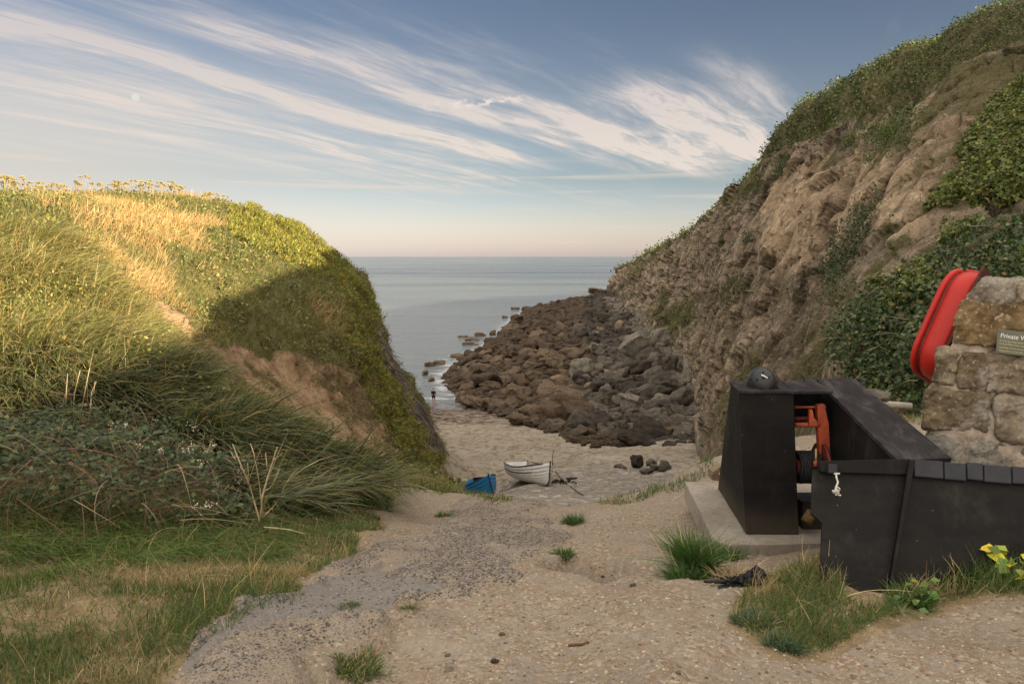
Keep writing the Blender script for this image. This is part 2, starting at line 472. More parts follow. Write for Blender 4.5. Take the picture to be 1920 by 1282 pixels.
tar = in_tar(GX, GY)
tarf = tar.astype(float)
for _ in range(2):                                            # soften the broken edge over two cells
    q = tarf.copy(); q[1:-1, 1:-1] = (tarf[:-2, 1:-1] + tarf[2:, 1:-1] + tarf[1:-1, :-2] + tarf[1:-1, 2:] + tarf[1:-1, 1:-1]) / 5; tarf = q
near = sstep(GY, 16, 9)
GZZ += near * flat * (0.065 * fbm(GX * 1.3, GY * 0.6, 0, 3, 2) + 0.012 * fbm(GX * 3.7, GY * 3.7, 0, 3, 3) + 0.004 * fbm(GX * 16, GY * 16, 0, 2, 4))
t2 = inpoly(GX + 0.10 * fbm(GX * 3, GY * 3, 0, 3, 41), GY + 0.10 * fbm(GX * 3, GY * 3, 0, 3, 42), TAR2).astype(float)
for _ in range(2):
    q = t2.copy(); q[1:-1, 1:-1] = (t2[:-2, 1:-1] + t2[2:, 1:-1] + t2[1:-1, :-2] + t2[1:-1, 2:] + t2[1:-1, 1:-1]) / 5; t2 = q
GZZ += near * t2 * 0.055
plain = inpoly(GX + 0.10 * fbm(GX * 3, GY * 3, 0, 3, 43), GY + 0.10 * fbm(GX * 3, GY * 3, 0, 3, 44), PLAIN).astype(float)
GZZ += near * tarf * (0.032 - 0.024 * plain + 0.014 * fbm(GX * 7, GY * 7, 0, 4, 8) * (1 - 0.7 * plain))
for (hx, hy), r, dp in HOL:
    q = np.sqrt((GX - hx) ** 2 + (GY - hy) ** 2) + 0.25 * r * fbm(GX * 3, GY * 3, 0, 3, 9)
    GZZ -= near * flat * dp * sstep(q, r, r * 0.25)
# far sand: faint trampled relief; slip: rough setts
sandm = sstep(GY, 30, 40) * sstep(GY, 110, 80)
GZZ += flat * sandm * (0.05 * fbm(GX * 0.35, GY * 0.35, 0, 3, 12) + 0.075 * fbm(GX * 1.9, GY * 1.1, 0, 3, 13))
slipm = sstep(GY, 11, 14) * sstep(GY, 40, 34)
GZZ += flat * slipm * (0.05 * fbm(GX * 0.5, GY * 0.5, 0, 3, 14) + 0.06 * fbm(GX * 1.3, GY * 2.3, 0, 3, 15))
GZZ -= np.clip(GX - (cliff_x(GY) + 3), 0, 60) * 1.5 * sstep(GY, 18, 30)
G = np.stack([GX, GY, GZZ], -1)
# roughness of the hill, pushed out along its own normals
Nn = grid_normals(G); Nn = np.where(Nn[..., 2:] < 0, -Nn, Nn)
steep = 1 - Nn[..., 2]
hl = onhill * sstep(GY, 4.6, 6.0)
face = sstep(steep, 0.30, 0.50) * hl * sstep(GY, 12.5, 15.5) * sstep(GY, 44, 40)
side = GX * 0.8 + GY * 0.6
rough = 0.10 * fbm(GX * 0.8, GY * 0.8, GZZ * 0.8, 4, 21) + face * (0.46 * ridged(side * 0.62, GZZ * 0.16, 0.2 * GX, 4, 22) + 0.30 * facets(GX, GY, GZZ, (0.9, 0.9, 1.3), 431)[0] + 0.16 * facets(GX, GY, GZZ, (0.4, 0.4, 0.5), 432)[0] + 0.16 * fbm(GX * 2.7, GY * 2.7, GZZ * 1.6, 4, 23))
G = G + Nn * (hl * rough)[..., None]
GXf, GYf, GZf = G[..., 0], G[..., 1], G[..., 2]
cls = np.zeros(GX.shape, int)
nz = fbm(GX * 0.9, GY * 0.9, 0, 4, 5)
cls[GY > 10.4 + 0.5 * nz] = 3
cls[(GY > 10.4 + 0.5 * nz) & (GY < 36.5 + 1.8 * nz) & (GX < 1.6 + 0.17 * GY + 1.0 * nz)] = 4
cls[(GY > 10.0) & (GX > 3.6 + 0.13 * GY) & (GY < 30)] = 0
cls[(GX > 1.3 + 0.2 * nz) & (GY < 13.2)] = 0
cls[(tarf > 0.5) & (GY < 12)] = 1
cls[d_edge + 0.12 * nz < 0] = 2
Fq = grid_faces(*GX.shape)
fc = cls.ravel()[Fq].max(1)
px_, py_ = proj(G)
lawn = inpoly(px_, py_, [(-900, 900), (690, 940), (725, 985), (690, 1010), (655, 1035), (600, 1062), (565, 1098), (480, 1150), (400, 1200), (345, 1240), (300, 1300), (200, 1500), (-900, 1500)]).astype(float)
postg = inpoly(px_, py_, [(1372, 1130), (1420, 1085), (1500, 1050), (1560, 1020), (1700, 1060), (1920, 1010), (2100, 1040), (2100, 1110), (1860, 1120), (1720, 1165), (1640, 1190), (1560, 1240), (1450, 1240), (1400, 1200), (1360, 1170)]).astype(float)
# bare earth on the hill: the steep face between the two grassy parts and the dead mat on the end
bare = inpoly(px_ + 18 * fbm(GX * 0.7, GY * 0.7, GZf * 0.7, 3, 61), py_ + 22 * fbm(GX * 0.7, GY * 0.7, GZf * 0.7, 3, 62),
              [(285, 560), (345, 585), (400, 650), (470, 660), (560, 680), (640, 672), (672, 720), (715, 790), (740, 850), (735, 905), (640, 900), (480, 840), (380, 760), (315, 665)]) & (GY > 12.5)
bare = bare.astype(float)
for _ in range(3):
    bare[1:-1, 1:-1] = (bare[:-2, 1:-1] + bare[2:, 1:-1] + bare[1:-1, :-2] + bare[1:-1, 2:] + bare[1:-1, 1:-1]) / 5
mat_mask = inpoly(px_, py_, [(700, 600), (716, 640), (745, 690), (790, 765), (818, 800), (826, 850), (790, 850), (760, 770), (725, 700), (690, 640)]) & (GY > 30)
wet = np.clip(1 - (GZf - SEA_Z) / 2.9, 0, 1)

def ground_material(kind):
    m, T, b = mat_new(kind, 0.95, 0.12)
    P = wpos(T)
    n1 = T.noise(P, 0.9, 5, 0.6); n2 = T.noise(P, 7.0, 5, 0.65); n3 = T.noise(P, 60.0, 3, 0.7)
    grit = T.voronoi(P, 55.0, out='Color'); gs = T.sep(grit)[0]
    gd = T.voronoi(P, 55.0)
    if kind in ('ground', 'hill'):
        c = T.ramp(n1, [(0.3, (0.168, 0.143, 0.110)), (0.5, (0.220, 0.190, 0.147)), (0.7, (0.262, 0.230, 0.183))])
        c = T.mix(T.smooth(n2, 0.35, 0.7), c, T.mix(1.0, c, (0.80, 0.76, 0.70), 'MULTIPLY'))
        grains = T.ramp(gs, [(0.0, (0.17, 0.115, 0.07)), (0.45, (0.23, 0.17, 0.115)), (0.75, (0.32, 0.26, 0.195)), (0.93, (0.44, 0.39, 0.32)), (0.97, (0.13, 0.12, 0.11)), (1.0, (0.10, 0.10, 0.10))])
        c = T.mix(T.math('MULTIPLY', T.smooth(n2, 0.3, 0.65), 0.6), c, grains)
    if kind == 'ground':
        n5 = T.noise(P, 1.6, 4, 0.6, 0.4); n6 = T.noise(P, 0.55, 4, 0.6)
        c = T.mix(T.math('MULTIPLY', T.smooth(n5, 0.52, 0.66), 0.45), c, T.mix(n3, (0.15, 0.112, 0.080), (0.26, 0.200, 0.142)))
        c = T.mix(T.math('MULTIPLY', T.smooth(n6, 0.50, 0.66), 0.5), c, T.mix(1.0, c, (0.72, 0.70, 0.68), 'MULTIPLY'))
        lw = attr(T, 'lawn')
        soil = T.ramp(n2, [(0.25, (0.10, 0.085, 0.045)), (0.55, (0.20, 0.15, 0.085)), (0.8, (0.30, 0.235, 0.15))])
        c = T.mix(T.smooth(T.math('ADD', lw, T.math('MULTIPLY', T.math('SUBTRACT', n2, 0.5), 1.1)), 0.35, 0.75), c, soil)
        hgt = T.math('ADD', T.math('MULTIPLY', n2, 0.5), T.math('ADD', T.math('MULTIPLY', gd, -0.5), T.math('MULTIPLY', n3, 0.25)))
        T.put(b.inputs['Normal'], T.bump(hgt, 0.55, 0.03))
    elif kind == 'path':
        agg = T.voronoi(P, 62.0, out='Color'); ag = T.sep(agg)[0]; agd = T.voronoi(P, 62.0)
        stones = T.ramp(ag, [(0.0, (0.040, 0.040, 0.042)), (0.4, (0.075, 0.074, 0.076)), (0.7, (0.12, 0.117, 0.115)), (0.88, (0.26, 0.23, 0.20)), (1.0, (0.36, 0.30, 0.24))])
        sand = T.ramp(n1, [(0.3, (0.21, 0.17, 0.125)), (0.7, (0.28, 0.235, 0.18))])
        n4 = T.noise(P, 2.6, 5, 0.62)
        agd = T.math('MINIMUM', agd, T.math('MULTIPLY', T.voronoi(P, 105.0), 1.25))
        stones = T.mix(0.25, stones, T.ramp(n3, [(0.3, (0.07, 0.068, 0.066)), (0.7, (0.20, 0.185, 0.165))]))
        cov = T.math('ADD', T.math('MULTIPLY', n4, 0.95), T.math('MULTIPLY', agd, 0.9))
        sm = T.smooth(cov, 0.64, 0.86)
        c = T.mix(sm, stones, sand)
        grey = T.mix(1.0, c, (0.24, 0.225, 0.21))
        c = T.mix(T.math('MULTIPLY', attr(T, 'plain'), 0.8), c, T.mix(n2, (0.15, 0.14, 0.13), (0.25, 0.23, 0.21)))
        hgt = T.math('ADD', T.math('MULTIPLY', agd, -0.9), T.math('MULTIPLY', n2, 0.5))
        T.put(b.inputs['Normal'], T.bump(hgt, 0.6, 0.03))
    elif kind == 'beach':
        w = attr(T, 'wet')
        Pm = T.mapping(P, (1, 1, 1))
        m1 = T.noise(Pm, 0.25, 5, 0.6); m2 = T.noise(Pm, 2.2, 6, 0.72, 0.4); m3 = T.noise(Pm, 5.5, 4, 0.7)
        c = T.ramp(m1, [(0.3, (0.25, 0.212, 0.160)), (0.55, (0.31, 0.268, 0.207)), (0.75, (0.37, 0.328, 0.262))])
        c = T.mix(T.smooth(m2, 0.48, 0.60), c, T.mix(1.0, c, (0.56, 0.53, 0.49), 'MULTIPLY'))
        c = T.mix(T.math('MULTIPLY', T.smooth(m3, 0.60, 0.72), 0.5), c, (0.13, 0.105, 0.075))
        wetc = T.mix(1.0, c, (0.42, 0.40, 0.40), 'MULTIPLY')
        ws = T.smooth(T.math('ADD', w, T.math('MULTIPLY', T.math('SUBTRACT', m1, 0.5), 0.4)), 0.45, 0.8)
        c = T.mix(ws, c, wetc)
        weed = T.noise(T.mapping(P, (0.5, 1.0, 1.0)), 1.3, 6, 0.75, 0.5)
        c = T.mix(T.math('MULTIPLY', T.smooth(weed, 0.44, 0.54), T.math('MULTIPLY', T.smooth(w, 0.10, 0.35), 0.9)), c, (0.055, 0.03, 0.022))
        T.put(b.inputs['Roughness'], T.smooth(ws, 0.5, 1.0, 0.95, 0.22))
        T.put(b.inputs['Specular IOR Level'], T.smooth(ws, 0.0, 1.0, 0.1, 0.5))
        T.put(b.inputs['Normal'], T.bump(T.math('ADD', m2, T.math('MULTIPLY', m3, 0.7)), T.smooth(ws, 0, 1, 0.9, 0.12), 0.16))
    elif kind == 'slipway':
        Ps = T.mapping(P, (1.0, 1.55, 1.0), (0, 0, 0.35))
        n0 = T.noise(P, 3.0, 3, 0.6, out='Color')
        Ps2 = T.vmath('ADD', Ps, T.vmath('SCALE', n0, 0.35))
        vd = T.voronoi(Ps2, 1.9, 'DISTANCE_TO_EDGE'); vc = T.sep(T.voronoi(Ps2, 1.9, 'F1', 'Color'))[0]
        c = T.ramp(vc, [(0.0, (0.20, 0.185, 0.16)), (0.5, (0.27, 0.25, 0.22)), (1.0, (0.35, 0.32, 0.28))])
        c = T.mix(T.math('MULTIPLY', T.smooth(n2, 0.4, 0.65), 0.45), c, T.mix(1.0, c, (0.7, 0.68, 0.66), 'MULTIPLY'))
        joint = T.smooth(vd, 0.13, 0.03)
        c = T.mix(T.math('MULTIPLY', joint, 0.8), c, T.mix(n2, (0.11, 0.095, 0.075), (0.36, 0.29, 0.21)))
        hgt = T.math('ADD', T.smooth(vd, 0.0, 0.2), T.math('MULTIPLY', n2, 0.6))
        T.put(b.inputs['Normal'], T.bump(hgt, 0.8, 0.12))
    elif kind == 'hill':
        bm_ = attr(T, 'bare'); dm = attr(T, 'dead')
        Pv = T.mapping(P, (1.0, 1.0, 0.35))
        v1 = T.noise(Pv, 1.6, 6, 0.62, 0.3); v2 = T.noise(P, 5.0, 6, 0.68)
        earth = T.ramp(v1, [(0.25, (0.13, 0.082, 0.045)), (0.45, (0.25, 0.165, 0.095)), (0.62, (0.34, 0.24, 0.15)), (0.8, (0.40, 0.30, 0.20))])
        earth = T.mix(T.smooth(v2, 0.45, 0.7), earth, T.mix(1.0, earth, (0.62, 0.58, 0.52), 'MULTIPLY'))
        sod = T.ramp(v2, [(0.25, (0.06, 0.055, 0.022)), (0.5, (0.11, 0.10, 0.04)), (0.75, (0.20, 0.155, 0.07))])
        k = T.smooth(T.math('ADD', bm_, T.math('MULTIPLY', T.math('SUBTRACT', v2, 0.5), 1.6)), 0.4, 0.65)
        c = T.mix(k, sod, earth)
        c = T.mix(dm, c, T.ramp(T.noise(T.mapping(P, (4, 4, 1.2)), 3.0, 4, 0.6), [(0.3, (0.05, 0.038, 0.032)), (0.7, (0.17, 0.14, 0.125))]))
        T.put(b.inputs['Normal'], T.bump(T.math('ADD', T.math('MULTIPLY', v2, 1.0), v1), 0.9, 0.14))
    T.put(b.inputs['Base Color'], c)
    return m
MAT = {k: ground_material(k) for k in ('ground', 'path', 'hill', 'beach', 'slipway')}
Vall = G.reshape(-1, 3)
fy = Vall[Fq[:, 0], 1]
for k, nm in enumerate(('ground', 'path', 'hill', 'beach', 'slipway')):
    f = Fq[fc == k]
    used, inv = np.unique(f.ravel(), return_inverse=True)
    at_ = {}
    if nm == 'ground': at_['lawn'] = np.maximum(lawn, postg).ravel()[used]
    if nm == 'path': at_['plain'] = plain.ravel()[used]
    if nm == 'hill': at_ = {'bare': bare.ravel()[used], 'dead': mat_mask.astype(float).ravel()[used]}
    if nm == 'beach': at_['wet'] = wet.ravel()[used]
    obj(nm, mesh_np(nm, Vall[used], inv.reshape(-1, 4), True, at_), MAT[nm], kind='structure')

# ------------------------------------------------------------------ sea
def build_sea():
    m, T, b = mat_new('sea_water', 0.12, 0.5)
    P = wpos(T)
    dist = T.vmath('LENGTH', P)
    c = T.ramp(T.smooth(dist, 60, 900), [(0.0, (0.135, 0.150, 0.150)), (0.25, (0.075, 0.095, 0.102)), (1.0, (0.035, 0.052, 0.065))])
    b.inputs['IOR'].default_value = 1.33
    w1 = T.noise(T.mapping(P, (0.12, 0.42, 1)), 1.0, 4, 0.55, 0.3)
    w2 = T.noise(T.mapping(P, (0.55, 1.6, 1)), 1.0, 4, 0.6, 0.4)
    w3 = T.noise(T.mapping(P, (0.016, 0.05, 1)), 1.0, 9, 0.74, 0.4)
    w4 = T.noise(T.mapping(P, (0.0025, 0.009, 1)), 1.0, 9, 0.72, 0.4)
    w5 = T.noise(T.mapping(P, (1.6, 3.6, 1)), 1.0, 3, 0.6, 0.3)
    hgt = T.math('ADD', T.math('MULTIPLY', w1, 1.3), T.math('ADD', T.math('MULTIPLY', w2, 0.6), T.math('MULTIPLY', w5, 0.16)))
    hgt = T.math('ADD', hgt, T.math('MULTIPLY', w3, 1.6))
    hgt = T.math('ADD', hgt, T.math('MULTIPLY', w4, 4.0))
    T.put(b.inputs['Normal'], T.bump(hgt, T.smooth(dist, 150, 3500, 0.55, 0.28), 0.55))
    T.put(b.inputs['Roughness'], T.math('ADD', T.smooth(dist, 110, 300, 0.24, 0.14), T.math('MULTIPLY', T.smooth(w4, 0.4, 0.65), 0.10)))
    # thin foam where the water meets sand and rock
    fo = attr(T, 'foam')
    fn = T.noise(T.mapping(P, (0.35, 1.1, 1)), 1.0, 6, 0.7, 0.8)
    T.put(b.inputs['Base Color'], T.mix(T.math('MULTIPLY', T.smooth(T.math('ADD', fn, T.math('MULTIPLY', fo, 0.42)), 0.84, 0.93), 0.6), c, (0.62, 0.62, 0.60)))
    ysea = np.concatenate([np.arange(66, 130, 0.5), np.geomspace(130, 40000, 130)])
    a = np.linspace(-1.3, 1.3, 260)
    X = a[None] * (ysea[:, None] + 10); Y = np.repeat(ysea[:, None], len(a), 1)
    Z = np.full(X.shape, SEA_Z)
    Z += 0.05 * sstep(Y, 300, 120) * np.sin(Y * 1.15 + 0.25 * X + 2.5 * vnoise(X * 0.06, Y * 0.03)) * (0.4 + 0.6 * vnoise(X * 0.05, Y * 0.05, 0, 3))
    ds = np.abs(X - shore_x(Y)) * sstep(Y, 76, 84) + 40 * (1 - sstep(Y, 76, 84))
    foam = np.clip(1 - ds / 7.0, 0, 1) * sstep(Y, 300, 250)
    foam = np.maximum(foam, np.clip(1 - np.abs(Y - 81.5 - 2.0 * vnoise(X * 0.12, 0, 0, 8)) / 2.2, 0, 1) * sstep(X, -40, -14) * 1.0 * sstep(X, 0, -4))
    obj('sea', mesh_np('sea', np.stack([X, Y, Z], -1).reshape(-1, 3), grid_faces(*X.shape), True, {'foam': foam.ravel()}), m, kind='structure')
build_sea()

# ------------------------------------------------------------------ right-hand cliff
def catmull(C, n):
    """(k, ...) control rows -> n rows, centripetal-free Catmull-Rom"""
    k = len(C); t = np.linspace(0, k - 1, n); i = np.clip(np.floor(t).astype(int), 0, k - 2); f = (t - i).reshape(-1, *([1] * (C.ndim - 1)))
    p0, p1, p2, p3 = C[np.maximum(i - 1, 0)], C[i], C[i + 1], C[np.minimum(i + 2, k - 1)]
    return 0.5 * (2 * p1 + (p2 - p0) * f + (2 * p0 - 5 * p1 + 4 * p2 - p3) * f ** 2 + (3 * p1 - p0 - 3 * p2 + p3) * f ** 3)
CC = []
def ccol(foot, turf, sky, bulge=(0.0, 0.0), back=None):
    """foot, turf edge, skyline as world points; bulge pushes the two middle rows out from (+) the cliff along -x/-y"""
    foot, turf, sky = map(np.array, (foot, turf, sky))
    out = np.array((-0.8, -0.45, 0.25))
    r1 = foot + (turf - foot) * 0.35 + out * bulge[0]; r2 = foot + (turf - foot) * 0.7 + out * bulge[1]
    below = foot + np.array((-1.0, 0, -5.0))
    bk = np.array(back) if back is not None else sky + np.array((10.0, 3.0, 0.3))
    bk2 = bk + np.array((26.0, 8.0, -2.0))
    CC.append(np.stack([below, foot, r1, r2, turf, sky, bk, bk2]))
ccol((60, 300, -16), (62, 290, -8), (70, 285, -5), back=(90, 285, -6))
ccol(at(1146, 560, 262), at(1163, 522, 258), at(1176, 505, 258), (0, 0.5), back=(62, 262, -3))
ccol(at(1152, 572, 228), at(1200, 498, 236), at(1207, 488, 240), (1, 1.5), back=(70, 245, -1.0))
ccol(at(1200, 614, 142), at(1300, 442, 158), at(1302, 431, 164), (-1.5, 1.0))
ccol(at(1272, 680, 95), at(1400, 356, 97), at(1400, 341, 101), (-1.0, 1.0))
ccol(at(1312, 768, 66), at(1470, 305, 66), at(1482, 241, 71), (0.0, 1.2))
ccol(at(1315, 868, 37), at(1565, 268, 47), at(1562, 170, 53), (-0.5, 0.8))
ccol(at(1450, 850, 23), at(1705, 220, 33), at(1722, 84, 38), (0.5, 1.0))
ccol(at(1600, 735, 14.0), at(1910, 125, 25.5), at(1935, 0, 29), (0.3, 0.6))
ccol((8.4, 10.0, -2.2), (16.5, 17.0, 4.5), (19.0, 18.5, 8.8), (0.2, 0.4))
ccol((9.6, 4.0, -1.7), (17, 7, 4.2), (20, 8, 8.0), (0.2, 0.3))
SHADE_RIDGE = [((10, 0, -1.6), (17, 0, 3.8), (20, 0, 6.9)), ((10, -6, -1.6), (17, -6, 3.4), (20, -6, 6.1)), ((10, -12, -1.6), (17, -12, 3.5), (20, -12, 5.75)), ((10, -24, -1.6), (17, -24, 3.2), (20, -25, 5.6))]  # unseen rest of the cliff behind the camera, crest shaped for its cast shadow
for a_, b_, c_ in SHADE_RIDGE: ccol(a_, b_, c_)
CC = np.array(CC)                                              # columns x rows x 3
nU, nVv = 1250, 420
# sample columns more densely where they are close to the camera / tall in the picture
C1 = catmull(CC, nU)
C2 = np.swapaxes(catmull(np.swapaxes(C1, 0, 1), nVv), 0, 1)
CG = C2
cn = grid_normals(CG)
flip = np.where((cn[..., 0] * -0.8 + cn[..., 1] * -0.3 + cn[..., 2] * 0.5) < 0, -1.0, 1.0)[..., None]
cn = cn * flip
# distance along the cliff, for ribs that run down the face
su = np.concatenate([[0], np.cumsum(np.linalg.norm(np.diff(C1[:, 2], axis=0), axis=1))])[:, None] * np.ones((1, nVv))
vv = np.linspace(0, 7, nVv)[None, :] * np.ones((nU, 1))
rockm = sstep(vv, 0.9, 1.4) * sstep(vv, 4.35, 3.9)
uu = np.linspace(0, len(CC) - 1, nU)[:, None] * np.ones((1, nVv))
nearm = sstep(uu, 6.2, 8.2)                                    # the nearer part is earthier and overgrown
xx, yy, zz = CG[..., 0], CG[..., 1], CG[..., 2]
amp = np.interp(yy, [0, 15, 40, 100, 250], [0.25, 0.45, 1.0, 1.5, 2.2])
wsu = su + 2.0 * fbm(xx * 0.08, yy * 0.08, zz * 0.08, 3, 71)
ribs = ridged(wsu * 0.13, zz * 0.035, 0, 4, 72, 0.55)
blocks = ridged(xx * 0.16, yy * 0.16, zz * 0.22, 5, 73, 0.5)
crag = fbm(xx * 0.5, yy * 0.5, zz * 0.5, 4, 74)
wx, wy, wz = (1.0 * fbm(xx * 0.3, yy * 0.3, zz * 0.3, 3, 90 + k) for k in range(3))
fa1, ed1 = facets(xx + 1.2 * wx, yy + 1.2 * wy, zz + wz, (4.0, 4.5, 9.5), 401)
fa2, ed2 = facets(xx + wx, yy + wy, zz + wz, (1.6, 1.8, 3.4), 402)
fa3, ed3 = facets(xx + .4 * wx, yy + .4 * wy, zz + .4 * wz, (0.65, 0.7, 1.0), 403)
facet = 1.7 * fa1 + 0.9 * fa2 + 0.22 * fa3 - 0.55 * sstep(ed1, 0.08, 0.0) - 0.26 * sstep(ed2, 0.09, 0.0)
joint = np.clip(sstep(ed1, 0.09, 0.0) + 0.6 * sstep(ed2, 0.08, 0.0), 0, 1)
disp = rockm * amp * (0.50 * ribs + 0.05 * blocks + 0.10 * crag + 0.52 * facet)
turfm = sstep(vv, 3.95, 4.4)
disp += turfm * np.interp(yy, [0, 40, 250], [0.25, 0.55, 0.9]) * (fbm(xx * 0.22, yy * 0.22, zz * 0.22, 4, 75) + 0.5 * fbm(xx * 0.9, yy * 0.9, zz * 0.9, 3, 76))
disp += sstep(vv, 3.85, 4.05) * sstep(vv, 4.6, 4.15) * 0.5 * np.interp(yy, [0, 40, 250], [0.5, 1, 1.5]) * (0.4 + 0.6 * vnoise(su * 0.16, 0, 0, 78))
CG = CG + cn * disp[..., None]
cpx, cpy = proj(CG)
def build_cliff():
    m, T, b = mat_new('cliff_rock', 0.95, 0.12)
    P = wpos(T)
    g = attr(T, 'veg')
    dk = attr(T, 'shore')
    Pd = T.mapping(P, (1, 1, 0.28), (0.0, 0.25, 0))
    r1 = T.noise(Pd, 0.16, 6, 0.62, 0.4); r2 = T.noise(P, 0.9, 7, 0.68); r3 = T.noise(Pd, 3.5, 5, 0.7)
    rock = T.ramp(r1, [(0.25, (0.095, 0.078, 0.058)), (0.42, (0.140, 0.112, 0.080)), (0.56, (0.205, 0.155, 0.105)), (0.66, (0.175, 0.150, 0.118)), (0.8, (0.255, 0.21, 0.155))])
    rock = T.mix(T.smooth(r2, 0.48, 0.68), rock, T.mix(1.0, rock, (0.55, 0.54, 0.53), 'MULTIPLY'))
    rock = T.mix(T.math('MULTIPLY', T.smooth(r3, 0.50, 0.66), 0.65), rock, (0.36, 0.30, 0.225))
    r4 = T.noise(T.mapping(P, (1, 1, 0.35), (0, 0.2, 0)), 2.0, 9, 0.75)
    rock = T.mix(T.math('MULTIPLY', T.smooth(r4, 0.42, 0.34), 0.8), rock, (0.05, 0.04, 0.03))
    crk = T.voronoi(T.vmath('ADD', Pd, T.vmath('SCALE', T.noise(P, 0.6, 3, 0.6, out='Color'), 1.6)), 0.36, 'DISTANCE_TO_EDGE')
    tn = attr(T, 'tone'); tz = attr(T, 'tan')
    rock = T.mix(T.math('MULTIPLY', T.smooth(T.math('ADD', tz, T.math('MULTIPLY', T.math('SUBTRACT', r1, 0.5), 1.2)), 0.25, 0.95), 0.6), rock, T.ramp(r3, [(0.3, (0.22, 0.160, 0.098)), (0.6, (0.33, 0.245, 0.155)), (0.75, (0.41, 0.32, 0.22))]))
    rock = T.vmath('SCALE', rock, T.math('ADD', 0.80, T.math('MULTIPLY', tn, 0.75)))
    rock = T.mix(T.math('MULTIPLY', T.smooth(crk, 0.03, 0.008), 0.35), rock, (0.05, 0.04, 0.028))
    rock = T.mix(T.math('MULTIPLY', attr(T, 'joint'), 0.35), rock, (0.045, 0.036, 0.026))
    sodc = T.ramp(r2, [(0.28, (0.066, 0.062, 0.030)), (0.5, (0.108, 0.096, 0.048)), (0.72, (0.17, 0.14, 0.078))])
    gk = T.smooth(T.math('ADD', g, T.math('MULTIPLY', T.math('SUBTRACT', T.noise(P, 0.55, 6, 0.7), 0.5), 2.0)), 0.42, 0.62)
    c = T.mix(gk, rock, sodc)
    c = T.mix(dk, c, T.ramp(r2, [(0.35, (0.022, 0.02, 0.018)), (0.62, (0.06, 0.052, 0.044)), (0.75, (0.22, 0.21, 0.19))]))
    hgt = T.math('ADD', T.math('MULTIPLY', r2, 1.2), T.math('ADD', T.math('MULTIPLY', r3, 0.4), T.math('MULTIPLY', T.smooth(crk, 0.0, 0.08), 0.5)))
    T.put(b.inputs['Normal'], T.bump(hgt, 0.9, 0.6))
    T.put(b.inputs['Base Color'], c)
    n = fbm(xx * 0.11, yy * 0.11, zz * 0.11, 4, 81)
    steepc = cn[..., 2]
    veg = np.clip(0.27 + 0.60 * n + 0.9 * (steepc - 0.50), 0, 1) * rockm + turfm
    # earthy, thinly grassed lower slope near the winch
    low = sstep(vv, 2.9, 1.6) * sstep(uu, 5.5, 7.0)
    veg = np.clip(np.maximum(veg, 0.55 * low + 0.2 * n * low), 0, 1)
    shore = sstep(zz, -10.8, -13.0) * sstep(yy, 175, 205)
    tone = np.clip(0.5 + 0.45 * fa1 + 0.45 * fa2 + 0.2 * fa3, 0, 1)
    tanz = inpoly(cpx, cpy, [(1440, 350), (1500, 290), (1600, 290), (1700, 260), (1840, 190), (1930, 130), (1930, 180), (1850, 230), (1790, 330), (1740, 400), (1690, 470), (1640, 420), (1560, 500), (1480, 520), (1420, 450)]).astype(float)
    for _ in range(40):
        tanz[1:-1, 1:-1] = (tanz[:-2, 1:-1] + tanz[2:, 1:-1] + tanz[1:-1, :-2] + tanz[1:-1, 2:]) / 4
    M = mesh_np('cliff', CG.reshape(-1, 3), grid_faces(nU, nVv), True, {'veg': veg.ravel(), 'shore': shore.ravel(), 'joint': joint.ravel(), 'tone': tone.ravel(), 'tan': tanz.ravel()})
    M.polygons.foreach_set('use_smooth', np.zeros(len(M.polygons), bool))
    obj('cliff', M, m, kind='structure')
    return veg
CVEG = build_cliff()
# ================================================================== object materials
def simple_mat(name, col, rough=0.7, spec=0.3, nscale=8.0, var=0.25, bump=0.15, bdist=0.01, col2=None, stretch=(1, 1, 1), metallic=0.0):
    m, T, b = mat_new(name, rough, spec)
    O = T.add('ShaderNodeTexCoord').outputs['Object']
    P = T.mapping(O, stretch)
    n = T.noise(P, nscale, 6, 0.65)
    n2 = T.noise(P, nscale * 6, 4, 0.65)
    c2 = col2 if col2 else tuple(x * (1 - var) for x in col)
    c = T.mix(T.smooth(n, 0.35, 0.65), col, c2)
    c = T.mix(T.math('MULTIPLY', T.smooth(n2, 0.45, 0.7), 0.35), c, tuple(min(1, x * (1 + var) + 0.01) for x in col))
    T.put(b.inputs['Base Color'], c)
    T.put(b.inputs['Normal'], T.bump(T.math('ADD', n2, n), bump, bdist))
    T.put(b.inputs['Roughness'], T.smooth(n2, 0.2, 0.8, max(0.05, rough - 0.1), min(1.0, rough + 0.1)))
    b.inputs['Metallic'].default_value = metallic
    return m
def nrm(v):
    v = np.asarray(v, float); return v / (np.linalg.norm(v) + 1e-12)
def slab_bm(bm, poly, t, bevel=0.004):
    """solid plate: outline POLY (3-D points), thickness t along -normal"""
    poly = [np.asarray(p, float) for p in poly]
    n = np.zeros(3)
    for i in range(len(poly)):
        a, b = poly[i], poly[(i + 1) % len(poly)]
        n += np.cross(a, b)
    n = nrm(n)
    v0 = [bm.verts.new(p) for p in poly]; v1 = [bm.verts.new(p - n * t) for p in poly]
    fs = [bm.faces.new(v0), bm.faces.new(v1[::-1])]
    k = len(poly)
    for i in range(k):
        fs.append(bm.faces.new((v0[i], v1[i], v1[(i + 1) % k], v0[(i + 1) % k])))
    if bevel:
        es = list({e for f in fs for e in f.edges})
        bmesh.ops.bevel(bm, geom=es, offset=bevel, segments=2, affect='EDGES', profile=0.6)
def slab(name, poly, t, mat, parent, bevel=0.004, **kw):
    bm = bmesh.new(); slab_bm(bm, poly, t, bevel)
    bmesh.ops.recalc_face_normals(bm, faces=bm.faces)
    return bm_obj(name, bm, mat, parent, **kw)
